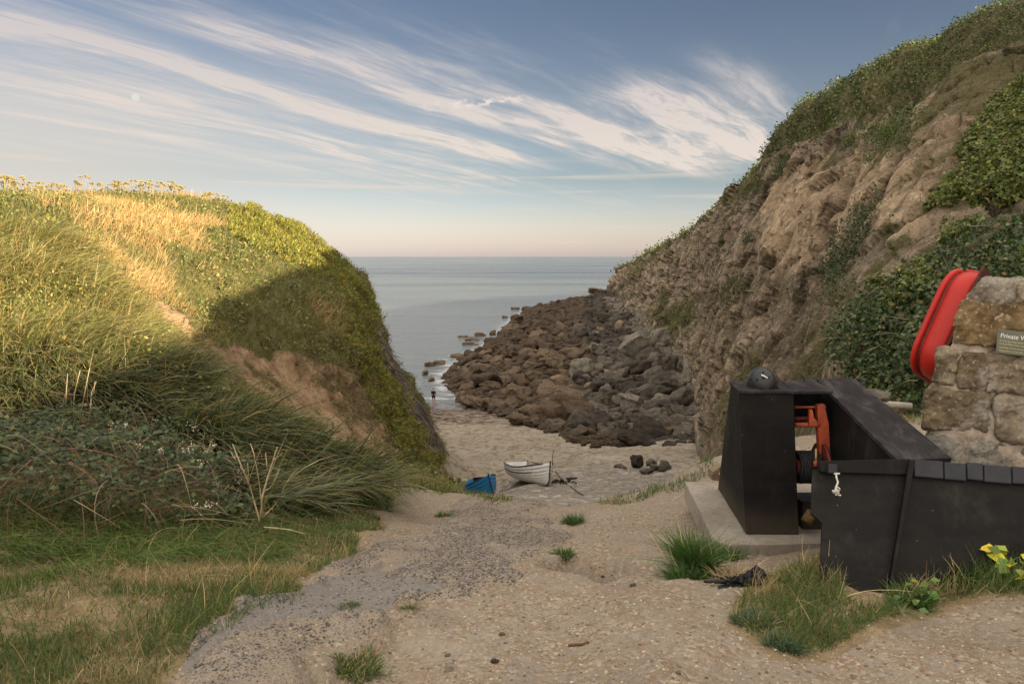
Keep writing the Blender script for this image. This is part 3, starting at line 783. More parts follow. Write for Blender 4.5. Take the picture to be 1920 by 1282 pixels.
def tube_bm(bm, pts_, r, seg=10, cap=True, r_end=None):
    pts_ = [np.asarray(p, float) for p in pts_]
    rings = []
    k = len(pts_); ref = np.array((0.13, 0.27, 0.95))
    for i, p in enumerate(pts_):
        d = nrm(pts_[min(i + 1, k - 1)] - pts_[max(i - 1, 0)])
        a = nrm(np.cross(d, ref if abs(d @ nrm(ref)) < 0.95 else np.array((1.0, 0, 0)))); b = np.cross(d, a)
        rr = r if r_end is None else r + (r_end - r) * i / (k - 1)
        if hasattr(r, '__len__'): rr = r[i]
        rings.append([bm.verts.new(p + rr * (math.cos(q) * a + math.sin(q) * b)) for q in np.linspace(0, 2 * math.pi, seg, endpoint=False)])
    for i in range(k - 1):
        for j in range(seg):
            f = bm.faces.new((rings[i][j], rings[i][(j + 1) % seg], rings[i + 1][(j + 1) % seg], rings[i + 1][j])); f.smooth = True
    if cap:
        bm.faces.new(rings[0][::-1]); bm.faces.new(rings[-1])
def tube(name, pts_, r, mat, parent, seg=10, **kw):
    bm = bmesh.new(); tube_bm(bm, pts_, r, seg, True, kw.pop('r_end', None))
    bmesh.ops.recalc_face_normals(bm, faces=bm.faces)
    return bm_obj(name, bm, mat, parent, **kw)
def rcube(n=8, p=4.0):
    """rounded cube surface: unit vectors under a p-norm, and quads"""
    V, F, o = [], [], 0
    g = np.tan(np.linspace(-1, 1, n + 1) * math.pi / 4)
    A, B = np.meshgrid(g, g, indexing='ij')
    for ax in range(3):
        for sg in (-1, 1):
            C = np.zeros((n + 1, n + 1, 3)); C[..., ax] = sg; C[..., (ax + 1) % 3] = A * sg; C[..., (ax + 2) % 3] = B
            V.append(C.reshape(-1, 3)); F.append(grid_faces(n + 1, n + 1) + o); o += (n + 1) ** 2
    V = np.concatenate(V); F = np.concatenate(F)
    key = np.round(V, 5); _, idx, inv = np.unique(key, axis=0, return_index=True, return_inverse=True)
    V = V[idx]; F = inv.ravel()[F]
    V = V / (np.abs(V) ** p).sum(1, keepdims=True) ** (1 / p)
    return V, F
def vn_normals(V, F):
    n = np.zeros_like(V)
    fn = np.cross(V[F[:, 2]] - V[F[:, 0]], V[F[:, 3]] - V[F[:, 1]])
    for k in range(4): np.add.at(n, F[:, k], fn)
    return n / (np.linalg.norm(n, axis=1, keepdims=True) + 1e-9)
def join_np(parts):
    V, F, A, o = [], [], {}, 0
    for v, f, at_ in parts:
        V.append(v); F.append(f + o); o += len(v)
        for k, x in at_.items(): A.setdefault(k, []).append(x)
    return np.concatenate(V), np.concatenate(F), {k: np.concatenate(x) for k, x in A.items()}

# ================================================================== winch housing
M_BLACK = simple_mat('black_painted_ply', (0.0062, 0.0058, 0.0054), 0.72, 0.14, 3.0, 0.35, 0.25, 0.004, col2=(0.0105, 0.0092, 0.008), stretch=(1, 1, 3))
def worn_ply():
    m, T, b = mat_new('worn_black_ply', 0.8, 0.15)
    O = T.add('ShaderNodeTexCoord').outputs['Object']
    n = T.noise(T.mapping(O, (2.0, 0.7, 1)), 4.0, 7, 0.72, 0.3); n2 = T.noise(T.mapping(O, (14, 2.0, 4)), 5.0, 5, 0.7)
    c = T.ramp(n, [(0.3, (0.011, 0.010, 0.011)), (0.5, (0.020, 0.018, 0.019)), (0.62, (0.05, 0.044, 0.044)), (0.75, (0.10, 0.088, 0.085))])
    c = T.mix(T.math('MULTIPLY', T.smooth(n2, 0.5, 0.72), 0.5), c, (0.016, 0.015, 0.015))
    T.put(b.inputs['Base Color'], c); T.put(b.inputs['Normal'], T.bump(n2, 0.3, 0.004))
    return m
M_WORN = worn_ply()
def fleck(m):
    T = NT(m.node_tree); b = T.n['Principled BSDF']; W_ = wpos(T)
    old = b.inputs['Base Color'].links[0].from_socket
    sp = T.voronoi(W_, 13.0, out='Distance'); ds = T.noise(T.mapping(W_, (1, 1, 0.3)), 3.5, 6, 0.7)
    c = T.mix(T.math('MULTIPLY', T.smooth(ds, 0.50, 0.72), 0.5), old, (0.045, 0.040, 0.034))
    gr = T.noise(T.mapping(W_, (30, 30, 1.2)), 1.5, 5, 0.7)
    c = T.mix(T.math('MULTIPLY', T.smooth(gr, 0.55, 0.75), 0.4), c, (0.024, 0.021, 0.0185))
    c = T.mix(T.smooth(sp, 0.035, 0.025), c, (0.24, 0.22, 0.19))
    z = T.math('ADD', T.sep(W_)[2], T.math('MULTIPLY', ds, 0.25))
    c = T.mix(T.math('MULTIPLY', T.smooth(z, -1.55, -1.80), 0.35), c, (0.11, 0.088, 0.062))
    T.put(b.inputs['Base Color'], c)
fleck(M_BLACK)
def shift(p, d): return np.asarray(p) + np.asarray(d)
FLb, FRb = at(1399, 1000, 5.0), at(1498, 1002, 5.0)
FLt, FRt = at(1387, 738, 5.0), at(1488, 738, 5.0)
BLb, BLt = at(1346, 915, 6.03), at(1370, 720.5, 5.38)
BRb, BRt = FRb + (BLb - FLb) * np.array((0.4, 1, 1)), FRt + (BLt - FLt)
wh = empty('winch_housing', (1.9, 5.0, -1.94), 'black painted plywood winch housing with a long sloping lid, in front of the stone wall', 'winch housing')
wh_parts = []
def wpart(o):
    o.parent = wh; o.matrix_parent_inverse = Matrix.Translation((-1.9, -5.0, 1.94)); wh_parts.append(o); return o
wpart(slab('front_panel', [FLb, FRb, FRt, FLt], 0.018, M_BLACK, None, label='tall narrow front panel of the left box'))
wpart(slab('side_panel', [BLb, FLb + (-0.002, 0.004, 0), FLt + (-0.002, 0.004, 0), BLt], 0.018, M_BLACK, None))
wpart(slab('side_panel', [FRb + (-0.004, 0.02, 0), BRb, BRt, FRt + (-0.004, 0.02, 0)], 0.018, M_BLACK, None))
wpart(slab('back_panel', [BRb, BLb, BLt, BRt], 0.018, M_BLACK, None))
up2 = np.array((0, 0, 0.022))
wpart(slab('top_panel', [FLt + up2 + (-0.008, -0.012, 0), FRt + up2 + (-0.002, -0.012, 0), BRt + up2 + (-0.002, 0.01, 0), BLt + up2 + (-0.008, 0.01, 0)], 0.02, M_WORN, None))
TB0, TB1 = FRt + up2 + (0.004, -0.006, -0.002), at(1562, 738, 5.02) + (0, 0, 0.02)
wpart(slab('top_board', [TB0, TB1, TB1 + (0.02, 0.40, 0.015), BRt + up2 + (0.004, 0.01, 0.0)], 0.02, M_WORN, None, label='weathered board bridging the gap over the winch'))
wpart(slab('back_panel', [at(1488, 738, 5.42), at(1488, 797, 5.42), at(1560, 797, 5.42), at(1560, 738, 5.42)], 0.018, M_BLACK, None))
L0, L1, L2, L3 = at(1531, 710, 5.44), at(1603, 709, 5.44), at(1785, 858, 4.19), at(1683, 862, 4.19)
wpart(slab('lid', [L0, L3, L2, L1], 0.03, M_WORN, None, 0.005, label='long sloping lid with scuffed grey paint'))
def down(p, z): return np.array((p[0], p[1], z))
S0, S1 = L0 + (0.03, 0, -0.032), L3 + (0.03, 0.02, -0.032)
wpart(slab('side_panel', [S0, down(S0, -1.95), down(S1, -1.85), S1], 0.018, M_BLACK, None))
S2, S3 = L1 + (-0.03, 0, -0.032), L2 + (-0.03, 0.02, -0.032)
wpart(slab('side_panel', [S3, down(S3, -1.85), down(S2, -1.95), S2], 0.018, M_BLACK, None))
def pz(px, py): return at(px, py, float(np.interp(py, [870, 1130], [4.1, 3.62])))
A0 = [pz(1524, 880), pz(1521, 962), pz(1543, 980), pz(1537, 1095), pz(1614, 1136), pz(1657, 1140), pz(1703, 874)]
wpart(slab('front_panel', A0, 0.018, M_BLACK, None, 0.003, label='outward leaning panel with a cut lower corner, facing the path'))
def qz(px, py): return at(px, py, float(np.interp(py, [860, 1130], [4.1, 3.63])) + (px - 1700) * 0.0001)
wpart(slab('front_panel', [qz(1704, 874) + (0.002, 0, 0), qz(1658, 1140) + (0.002, 0, 0), qz(2060, 1085), qz(2060, 888)], 0.018, M_BLACK, None, 0.003, label='wide low panel behind the grassy bank'))
M_RIM = simple_mat('rubber_edging', (0.014, 0.014, 0.018), 0.6, 0.25, 5.0, 0.4, 0.3, 0.004, col2=(0.026, 0.026, 0.032))
wpart(slab('rim', [pz(1533, 861) + (0, -0.03, 0), pz(1535, 882) + (0, -0.03, 0), pz(1700, 887) + (0, -0.03, 0), pz(1703, 857) + (0, -0.03, 0)], 0.045, M_BLACK, None, 0.006))
wpart(slab('cleat', [pz(1545, 864) + (0, -0.058, 0), pz(1546, 881) + (0, -0.058, 0), pz(1562, 881) + (0, -0.058, 0), pz(1563, 864) + (0, -0.058, 0)], 0.028, M_RIM, None, 0.006))
e0, e1 = np.array((1708.0, 857.0)), np.array((2060.0, 881.0))
ks = [0, 0.16, 0.28, 0.37, 0.52, 0.7, 0.86, 1.0]
for i in range(len(ks) - 1):
    a, b = e0 + (e1 - e0) * ks[i], e0 + (e1 - e0) * (ks[i + 1] - 0.006)
    j = 1.5 * math.sin(i * 2.3)
    fwd = np.array((0, -0.035, 0))
    wpart(slab('rim', [qz(a[0], a[1] + j) + fwd, qz(a[0] + 1, a[1] + 32 + j) + fwd, qz(b[0] + 1, b[1] + 33 + j) + fwd, qz(b[0], b[1] + j) + fwd], 0.075, M_RIM, None, 0.008, label='segment of dark rubber edging with bolt heads'))
corner_post = wpart(slab('corner_post', [pz(1698, 858) + (0, -0.045, 0), pz(1660, 1132) + (0, -0.012, 0), pz(1664, 1132) + (0, -0.012, 0), pz(1709, 857) + (0, -0.045, 0)], 0.02, M_BLACK, None, 0.004))
# a hook on the top board
hk = at(1508, 718, 5.36)
wpart(tube('hook', [hk + (0, 0, -0.01), hk + (0, 0, 0.035), hk + (-0.008, 0, 0.05), hk + (-0.02, 0, 0.045)], 0.005, M_RIM, None, 6))

# ------------------------------------------------------------------ winch in the gap
M_ORANGE = simple_mat('rusty_orange_paint', (0.42, 0.075, 0.028), 0.6, 0.35, 14, 0.45, 0.4, 0.004, col2=(0.25, 0.05, 0.024))
M_DKRED = simple_mat('dark_red_paint', (0.14, 0.026, 0.02), 0.6, 0.35, 10, 0.4, 0.3, 0.004)
M_ROPE = simple_mat('black_rope', (0.012, 0.012, 0.013), 0.7, 0.3, 30, 0.4, 0.6, 0.006)
M_BRASS = simple_mat('worn_wood_handle', (0.42, 0.27, 0.12), 0.5, 0.3, 20, 0.3)
wn = empty('winch', (2.08, 5.1, -1.9), 'orange iron hand winch wound with black cable, inside the black housing', 'winch')
def npart(o):
    o.parent = wn; o.matrix_parent_inverse = Matrix.Translation((-2.08, -5.1, 1.9)); return o
Yw = 5.12
npart(slab('frame', [at(1533, 760, Yw), at(1534, 800, Yw), at(1538, 862, Yw), at(1538, 960, Yw), at(1558, 960, Yw), at(1557, 862, Yw), at(1554, 795, Yw), at(1547, 758, Yw)], 0.05, M_ORANGE, None, 0.008, label='upright orange iron cheek'))
npart(tube('spindle', [at(1490, 763, Yw + .05), at(1548, 763, Yw + .05)], 0.009, M_ORANGE, None))
npart(tube('spindle', [at(1490, 796, Yw), at(1536, 796, Yw)], 0.017, M_ORANGE, None))
npart(tube('spindle', [at(1490, 785, Yw + .12), at(1520, 785, Yw + .12)], 0.016, M_DKRED, None))
npart(slab('pawl', [at(1518, 768, Yw - .03), at(1517, 799, Yw - .03), at(1534, 800, Yw - .03), at(1533, 790, Yw - .03), at(1525, 783, Yw - .03), at(1524, 768, Yw - .03)], 0.03, M_ORANGE, None, 0.005))
dc = at(1512, 875, Yw)
npart(tube('drum', [dc + (-0.085, 0, 0), dc + (0.10, 0, 0)], 0.06, M_DKRED, None, 20))
bm = bmesh.new()
turns = []
for L_ in range(2):
    for k in range(260):
        q = k / 20 * 2 * math.pi
        turns.append(dc + np.array((-0.075 + 0.0115 * k / 20 + 0.004 * math.sin(k), (0.098 + 0.012 * L_ + .004 * math.sin(k * .37)) * math.cos(q), (0.098 + 0.012 * L_) * math.sin(q))))
    tube_bm(bm, turns, 0.008, 6); turns = []
npart(bm_obj('cable', bm, M_ROPE, None))
fl = dc + np.array((0.10, 0.02, 0))
bm = bmesh.new(); tube_bm(bm, [fl, fl + (0.02, 0, 0)], 0.17, 28)
npart(bm_obj('gear_wheel', bm, M_DKRED, None))
npart(tube('handle', [at(1530, 841, Yw - .12), at(1530, 868, Yw - .12)], 0.007, M_BRASS, None, 8))
npart(tube('handle_socket', [at(1529, 864, Yw - .12), at(1529, 874, Yw - .12)], 0.014, M_ORANGE, None, 8))
npart(slab('base', [at(1505, 940, Yw), at(1505, 1000, Yw - .02), at(1560, 1000, Yw - .02), at(1560, 940, Yw)], 0.3, M_BLACK, None, 0.01))
# timber chock below the drum
ck = at(1520, 970, 4.98)
tube('timber_chock', [ck + (-0.03, 0.0, -0.035), ck + (0.02, 0.02, 0.03)], 0.042, simple_mat('chock_wood', (0.12, 0.075, 0.03), 0.8, 0.2, 14, 0.4), None, 14, label='short round timber chock wedged under the winch drum', cat='timber')

# ------------------------------------------------------------------ concrete plinth under the left box
def concrete():
    m, T, b = mat_new('weathered_concrete', 0.92, 0.15)
    O = wpos(T)
    n = T.noise(O, 2.2, 7, 0.7); n2 = T.noise(O, 28, 5, 0.7)
    c = T.ramp(n, [(0.3, (0.17, 0.145, 0.115)), (0.5, (0.25, 0.22, 0.18)), (0.7, (0.33, 0.30, 0.255))])
    c = T.mix(T.math('MULTIPLY', T.smooth(n2, 0.5, 0.68), 0.5), c, (0.12, 0.105, 0.085))
    T.put(b.inputs['Base Color'], c); T.put(b.inputs['Normal'], T.bump(T.math('ADD', n2, n), 0.45, 0.012))
    return m
M_CONC = concrete()
def slab_z(px, py):
    dx, dy, dz = pix_dir(px, py); t = -1.937 / dz
    return np.array((dx * t, dy * t, -1.937))
pl = [slab_z(*q) for q in ((1284, 902), (1308, 950), (1334, 1004), (1346, 1014), (1365, 1019.5), (1450, 1021), (1545, 1018))]
pl = [p - np.array((0, 0, 0)) for p in pl]
pl += [np.array((2.75, 4.9, -1.937)), np.array((2.75, 6.25, -1.937))]
slab('concrete_plinth', pl, 0.17, M_CONC, None, 0.016, label='low concrete plinth with a rounded corner under the narrow black box', cat='plinth')
# ------------------------------------------------------------------ white cord on the cleat
M_CORD = simple_mat('white_cord', (0.55, 0.52, 0.46), 0.8, 0.1, 60, 0.3, 0.5, 0.002)
wr = [pz(1556, 879) + (0, -.075, 0), pz(1558, 888) + (0, -.072, 0), pz(1561, 897) + (0, -.07, 0), pz(1557, 907) + (0, -.07, 0), pz(1559, 914) + (0, -.07, 0)]
bm = bmesh.new(); tube_bm(bm, wr, 0.0055, 7)
for j, (dx, dy) in enumerate(((0, 0), (3, 3), (-3, 2), (2, -4))):
    c = pz(1558 + dx, 914 + dy) + (0, -.07, 0)
    tube_bm(bm, [c + 0.012 * np.array((math.cos(q + j), 0.3 * math.sin(2 * q), math.sin(q))) for q in np.linspace(0, 5.5, 12)], 0.0045, 6)
tube_bm(bm, [pz(1554, 881) + (0, -.07, 0), pz(1564, 881) + (0, -.07, 0)], 0.006, 6)
bm_obj('cord', bm, M_CORD, None, label='short knotted white cord hanging from the black leaning panel', cat='cord')

# ------------------------------------------------------------------ helmet on the left box
M_HELM = simple_mat('matt_black_helmet', (0.013, 0.0145, 0.0175), 0.45, 0.4, 9, 0.3, 0.1, 0.002)
M_HDARK = simple_mat('helmet_holes', (0.005, 0.005, 0.005), 0.9, 0.1)
hc = at(1429, 721, 5.16)
hm = empty('helmet', hc, 'black vented skate style helmet lying on top of the narrow black box', 'helmet')
Mh = Matrix.Translation(hc) @ Matrix.Rotation(R(-14), 4, 'Y') @ Matrix.Rotation(R(12), 4, 'X')
bm = bmesh.new()
rings = []
prof = [(0.0, 1.0), (0.18, 0.985), (0.36, 0.935), (0.54, 0.845), (0.70, 0.72), (0.83, 0.56), (0.92, 0.38), (0.975, 0.18), (0.99, 0.02), (0.985, -0.10), (0.955, -0.20), (0.93, -0.20), (0.955, -0.06), (0.94, 0.2), (0.80, 0.52), (0.5, 0.8), (0.0, 0.93)]
segs = 36
for r_, z_ in prof:
    rings.append([bm.verts.new(Mh @ Vector((0.110 * r_ * math.cos(q) * 1.0, 0.125 * r_ * math.sin(q), 0.128 * z_ - 0.012 * (z_ < 0) * math.cos(q) + 0.0)) - hc_v) if False else bm.verts.new((Mh @ Vector((0.102 * r_ * math.cos(q), 0.122 * r_ * math.sin(q), 0.125 * z_ + (0.015 * math.cos(q) if z_ < -0.05 else 0)))) - Vector(hc)) for q in np.linspace(0, 2 * math.pi, segs, endpoint=False)])
for i in range(len(rings) - 1):
    for j in range(segs):
        f = bm.faces.new((rings[i][j], rings[i][(j + 1) % segs], rings[i + 1][(j + 1) % segs], rings[i + 1][j])); f.smooth = True
bmesh.ops.remove_doubles(bm, verts=bm.verts, dist=1e-4); bmesh.ops.recalc_face_normals(bm, faces=bm.faces)
bm_obj('shell', bm, M_HELM, hm)
def on_helm(az, el, off=0.001):
    d = Vector((math.cos(el) * math.cos(az), math.cos(el) * math.sin(az), math.sin(el)))
    p = Vector((d.x * 0.102, d.y * 0.122, d.z * 0.125)); n = Vector((d.x / 0.102, d.y / 0.122, d.z / 0.125)).normalized()
    R3 = Mh.to_3x3()
    return R3 @ (p + n * off), R3 @ n
for az, el in ((-1.2, 0.72), (-1.75, 0.78), (-2.3, 0.70), (-2.35, 0.12), (-1.15, 0.15), (-0.5, 0.65), (-2.9, 0.6), (-1.5, 1.15), (-0.3, 0.1)):
    p, n = on_helm(az, el, 0.0005)
    a = n.orthogonal().normalized(); b_ = n.cross(a)
    bm = bmesh.new()
    vs = [bm.verts.new(p + 0.0105 * math.cos(q) * a + 0.006 * math.sin(q) * b_ + n * 0.0006) for q in np.linspace(0, 2 * math.pi, 14, endpoint=False)]
    vb = [bm.verts.new(v.co - n * 0.004) for v in vs]
    bm.faces.new(vs)
    for j in range(14): bm.faces.new((vs[j], vb[j], vb[(j + 1) % 14], vs[(j + 1) % 14]))
    bm_obj('vent_hole', bm, M_HDARK, hm)
p0, n0 = on_helm(-1.85, 1.0, 0.002); p1, n1 = on_helm(-1.35, 0.70, 0.002); pm, nm_ = on_helm(-1.58, 0.87, 0.003)
tube('sticker', [p0, pm, p1], 0.0045, simple_mat('white_sticker', (0.7, 0.7, 0.7), 0.4, 0.4), hm, 6, label='thin white slash mark')
st = [Vector((0.085, -0.05, -0.01)), Vector((0.105, -0.06, -0.035)), Vector((0.128, -0.06, -0.05)), Vector((0.15, -0.055, -0.052))]
tube('strap', [np.array(q) for q in st], [0.012, 0.011, 0.009, 0.008], M_HDARK, hm, 8)

# ------------------------------------------------------------------ stone wall
def stone_mat():
    m, T, b = mat_new('granite_blocks', 0.92, 0.2)
    O = wpos(T)
    tone = attr(T, 'tone', 'Color')
    n = T.noise(O, 6.0, 7, 0.72); n2 = T.noise(O, 45, 5, 0.75); n3 = T.noise(O, 2.4, 4, 0.6)
    c = T.mix(T.smooth(n, 0.38, 0.62), tone, T.mix(1.0, tone, (0.50, 0.46, 0.42), 'MULTIPLY'))
    c = T.mix(T.smooth(n3, 0.55, 0.72), c, (0.30, 0.27, 0.225))
    sp = T.voronoi(O, 70, out='Color')
    c = T.mix(T.math('MULTIPLY', T.smooth(n2, 0.52, 0.66), 0.55), c, (0.07, 0.06, 0.045))
    c = T.mix(T.math('MULTIPLY', T.smooth(T.sep(sp)[0], 0.93, 0.96), 0.5), c, (0.40, 0.36, 0.30))
    li = T.noise(O, 9.0, 5, 0.7, 0.6)
    c = T.mix(T.math('MULTIPLY', T.smooth(li, 0.70, 0.74), 0.9), c, (0.42, 0.40, 0.33))
    c = T.mix(T.math('MULTIPLY', T.smooth(T.noise(O, 7.0, 4, 0.6, 0.3), 0.735, 0.75), 1.0), c, (0.42, 0.23, 0.03))
    T.put(b.inputs['Base Color'], c)
    T.put(b.inputs['Normal'], T.bump(T.math('ADD', T.math('MULTIPLY', n, 1.2), n2), 0.75, 0.018))
    return m
M_STONE = stone_mat()
WY = 4.80                                                     # the wall's face
def wface(px, py, dY=0.0): return at(px, py, WY + 0.12 * (860 - py) / 340 * 0.6 + dY)
rs = np.random.RandomState(7)
def stone_piece(quad, depth, tone, p=7.0, rough=0.02, n=14, seed=0, inset=0.0):
    """quad: px corners (bl, br, tr, tl) on the wall's face"""
    Vu, F = rcube(n, p)
    if depth > 0.3 and p < 10:
        mx_, my_ = np.mean([q[0] for q in quad]), np.mean([q[1] for q in quad])
        quad = [(q[0] + 5 * np.sign(q[0] - mx_), q[1] + 5 * np.sign(q[1] - my_)) for q in quad]
    c = [wface(*q) for q in quad]
    s, t, d = (Vu[:, 0] + 1) / 2, (Vu[:, 2] + 1) / 2, (Vu[:, 1] + 1) / 2
    P = (c[0][None] * ((1 - s) * (1 - t))[:, None] + c[1][None] * (s * (1 - t))[:, None] + c[2][None] * (s * t)[:, None] + c[3][None] * ((1 - s) * t)[:, None])
    P = P + np.array((0.71, 0.71, 0.0))[None] * (d * depth + inset)[:, None]
    N = vn_normals(P, F)
    cen = P.mean(0); sgn = np.sign(((P - cen) * N).sum(1).mean())
    P = P + N * sgn * (rough * 1.1 * fbm(P[:, 0] * 5, P[:, 1] * 5, P[:, 2] * 5, 3, 200 + seed) + rough * 1.1 * facets(P[:, 0], P[:, 1], P[:, 2], (0.11, 0.11, 0.09), 300 + seed)[0] + rough * 0.45 * fbm(P[:, 0] * 30, P[:, 1] * 30, P[:, 2] * 30, 2, 300 + seed))[:, None]
    if sgn < 0: F = F[:, ::-1]
    return P, F, {'tone': np.repeat(np.array(tone)[None], len(P), 0)}
T1, T2, T3, T4 = (0.25, 0.178, 0.088), (0.185, 0.145, 0.09), (0.25, 0.205, 0.14), (0.27, 0.24, 0.19)
STONES = [([(1808, 568), (1892, 571), (1902, 530), (1832, 532)], 0.50, T4, 4.5), ([(1896, 572), (1990, 574), (2000, 530), (1912, 534)], 0.5, T3, 4.5),
          ([(1774, 650), (1930, 655), (1930, 566), (1796, 562)], 0.52, T1, 10), ([(1936, 656), (2060, 660), (2060, 576), (1938, 572)], 0.52, T2, 10),
          ([(1742, 718), (1790, 722), (1794, 662), (1764, 656)], 0.5, T3, 8), ([(1797, 726), (1838, 727), (1841, 664), (1801, 664)], 0.4, T2, 7),
          ([(1846, 732), (1925, 738), (1928, 668), (1850, 668)], 0.4, T3, 8), ([(1932, 740), (2060, 745), (2060, 672), (1936, 670)], 0.4, T2, 8),
          ([(1718, 806), (1858, 818), (1856, 738), (1730, 724)], 0.55, T2, 10), ([(1868, 824), (1990, 830), (1990, 748), (1864, 742)], 0.5, T3, 9),
          ([(1996, 832), (2080, 836), (2080, 756), (1998, 752)], 0.5, T1, 9),
          ([(1726, 900), (1790, 905), (1800, 818), (1722, 812)], 0.5, (0.20, 0.20, 0.17), 4), ([(1796, 905), (1905, 905), (1905, 828), (1806, 822)], 0.5, (0.24, 0.23, 0.19), 4), ([(1912, 905), (2060, 905), (2060, 842), (1912, 834)], 0.5, (0.2, 0.19, 0.15), 4),
          ([(1722, 1010), (1850, 1010), (1850, 906), (1722, 902)], 0.5, T2, 8), ([(1856, 1010), (2060, 1010), (2060, 908), (1856, 906)], 0.5, T3, 8)]
sw = empty('stone_wall', (3.3, 5.0, -1.95), 'battered granite block wall end with pale mortar and a small notice on it', 'wall')
sw['kind'] = 'thing'
v, f, a_ = join_np([stone_piece(q, dp, tn, p_, 0.017, 34, i) for i, (q, dp, tn, p_) in enumerate(STONES)])
o = obj('stonework', mesh_np('stonework', v - np.array((3.3, 5.0, -1.95)), f, True, a_), M_STONE, sw)
def mortar_mat():
    m, T, b = mat_new('lime_mortar', 0.95, 0.1)
    O = wpos(T); n = T.noise(O, 9, 6, 0.7); n2 = T.noise(O, 50, 4, 0.7)
    c = T.ramp(n, [(0.3, (0.22, 0.175, 0.13)), (0.5, (0.38, 0.315, 0.245)), (0.7, (0.47, 0.40, 0.33))])
    T.put(b.inputs['Base Color'], c); T.put(b.inputs['Normal'], T.bump(T.math('ADD', n, n2), 0.8, 0.02))
    return m
M_MORT = mortar_mat()
v, f, _a = join_np([stone_piece([(1724, 1010), (2060, 1010), (2060, 735), (1738, 732)], 0.46, T3, 16, 0.014, 40, 50, 0.045), stone_piece([(1748, 738), (2060, 742), (2060, 556), (1806, 552)], 0.44, T3, 16, 0.014, 36, 51, 0.045)])
obj('mortar', mesh_np('mortar', v - np.array((3.3, 5.0, -1.95)), f, True), M_MORT, sw)

# ------------------------------------------------------------------ notice on the wall
q0, q1, q2, q3 = wface(1868, 661, -.035), wface(1980, 675, -.035), wface(1982, 628, -.035), wface(1871, 617, -.035)
M_SIGN = simple_mat('olive_notice_board', (0.135, 0.135, 0.10), 0.5, 0.4, 20, 0.15, 0.05, 0.001)
sg = empty('notice', q0, 'small olive grey notice with white lettering fixed to the granite wall', 'sign')
o = slab('board', [p - q0 for p in (q0, q1, q2, q3)], 0.006, M_SIGN, sg, 0.001)
M_WHITE = simple_mat('white_lettering', (0.75, 0.75, 0.72), 0.5, 0.3); M_YEL = simple_mat('pale_yellow_lettering', (0.50, 0.50, 0.24), 0.5, 0.3)
sx = nrm(q1 - q0); sn = nrm(np.cross(q1 - q0, q3 - q0)); sy = np.cross(sn, sx)
def writing(name, body, px, py, size, mat):
    cu = bpy.data.curves.new(name, 'FONT'); cu.body = body; cu.size = size; cu.extrude = 0.0006; cu.space_character = 1.0; cu.resolution_u = 3
    tmp = bpy.data.objects.new(name, cu); COL.objects.link(tmp)
    dg = bpy.context.evaluated_depsgraph_get(); dg.update()
    me = bpy.data.meshes.new_from_object(tmp.evaluated_get(dg))
    bpy.data.objects.remove(tmp)
    n = len(me.vertices); co = np.empty(n * 3, np.float32); me.vertices.foreach_get('co', co); co = co.reshape(-1, 3)
    org = wface(px, py, -.035) - q0 + sn * 0.0012
    w_ = org + co[:, :1] * sx + co[:, 1:2] * sy + co[:, 2:] * sn
    me.vertices.foreach_set('co', w_.astype(np.float32).ravel()); me.update()
    me.materials.clear()
    return obj(name, me, mat, sg)
writing('heading', 'Private W', 1875, 632.5, 0.043, M_WHITE)
writing('small_print', 'All boat launching requires', 1873.6, 639.5, 0.0155, M_YEL)
writing('small_print', 'Harbour Master John Chappell', 1873.2, 645, 0.0155, M_YEL)
writing('small_print', 'Launching of boats and access', 1872.4, 651.5, 0.0155, M_YEL)
writing('small_print', 'any purpose is at the risk of the', 1872, 657.5, 0.0155, M_YEL)
for px, py in ((1874.5, 621.5), (1872, 658.5)):
    c = wface(px, py, -.035) - q0
    tube('screw', [c, c + sn * 0.003], 0.004, M_HELM, sg, 8)

# ------------------------------------------------------------------ red lifebuoy housing on the wall's end
M_RED = simple_mat('red_plastic', (0.40, 0.017, 0.010), 0.5, 0.3, 40, 0.10, 0.12, 0.002)
M_BOARD = simple_mat('brown_backing_board', (0.085, 0.032, 0.024), 0.8, 0.2, 10, 0.4)
bBL, bTL, bTR = at(1752, 704, 5.16), at(1844, 500, 5.22), at(1940, 478, 5.72)
es, eh = bTL - bBL, bTR - bTL
en = nrm(np.cross(es, eh))
if en[0] > 0: en = -en
ls, lh = np.linalg.norm(es), np.linalg.norm(eh)
es, eh = es / ls, nrm(eh - (eh @ nrm(es)) * nrm(es))
lb = empty('lifebuoy_housing', bBL, 'bright red plastic lifebuoy housing leaning on the end of the stone wall', 'lifebuoy')
def rrect(hs, hh, r, k=9):
    out = []
    for cx, cy, a0 in ((hs - r, hh - r, 0), (-hs + r, hh - r, 90), (-hs + r, -hh + r, 180), (hs - r, -hh + r, 270)):
        for q in np.linspace(a0, a0 + 90, k): out.append((cx + r * math.cos(R(q)), cy + r * math.sin(R(q))))
    return out
cen = bBL + es * ls / 2 + eh * lh / 2 - bBL
def shell_obj(name, layers, mat, parent):
    """layers: (offset along the normal, inset)"""
    bm = bmesh.new(); rings = []
    for off, ins in layers:
        R_ = rrect(ls / 2 - ins, lh / 2 - ins, max(0.03, 0.21 - ins * 0.6))
        rings.append([bm.verts.new(cen + es * a + eh * b + en * off) for a, b in R_])
    n = len(rings[0])
    for i in range(len(rings) - 1):
        for j in range(n):
            f = bm.faces.new((rings[i][j], rings[i][(j + 1) % n], rings[i + 1][(j + 1) % n], rings[i + 1][j])); f.smooth = True
    bm.faces.new(rings[0]); bm.faces.new(rings[-1][::-1])
    bmesh.ops.recalc_face_normals(bm, faces=bm.faces)
    return bm_obj(name, bm, mat, parent)
shell_obj('body', [(0.015, 0.035), (0.02, 0.012), (0.035, 0.0), (0.12, 0.0), (0.155, 0.010), (0.172, 0.03), (0.176, 0.06)], M_RED, lb)
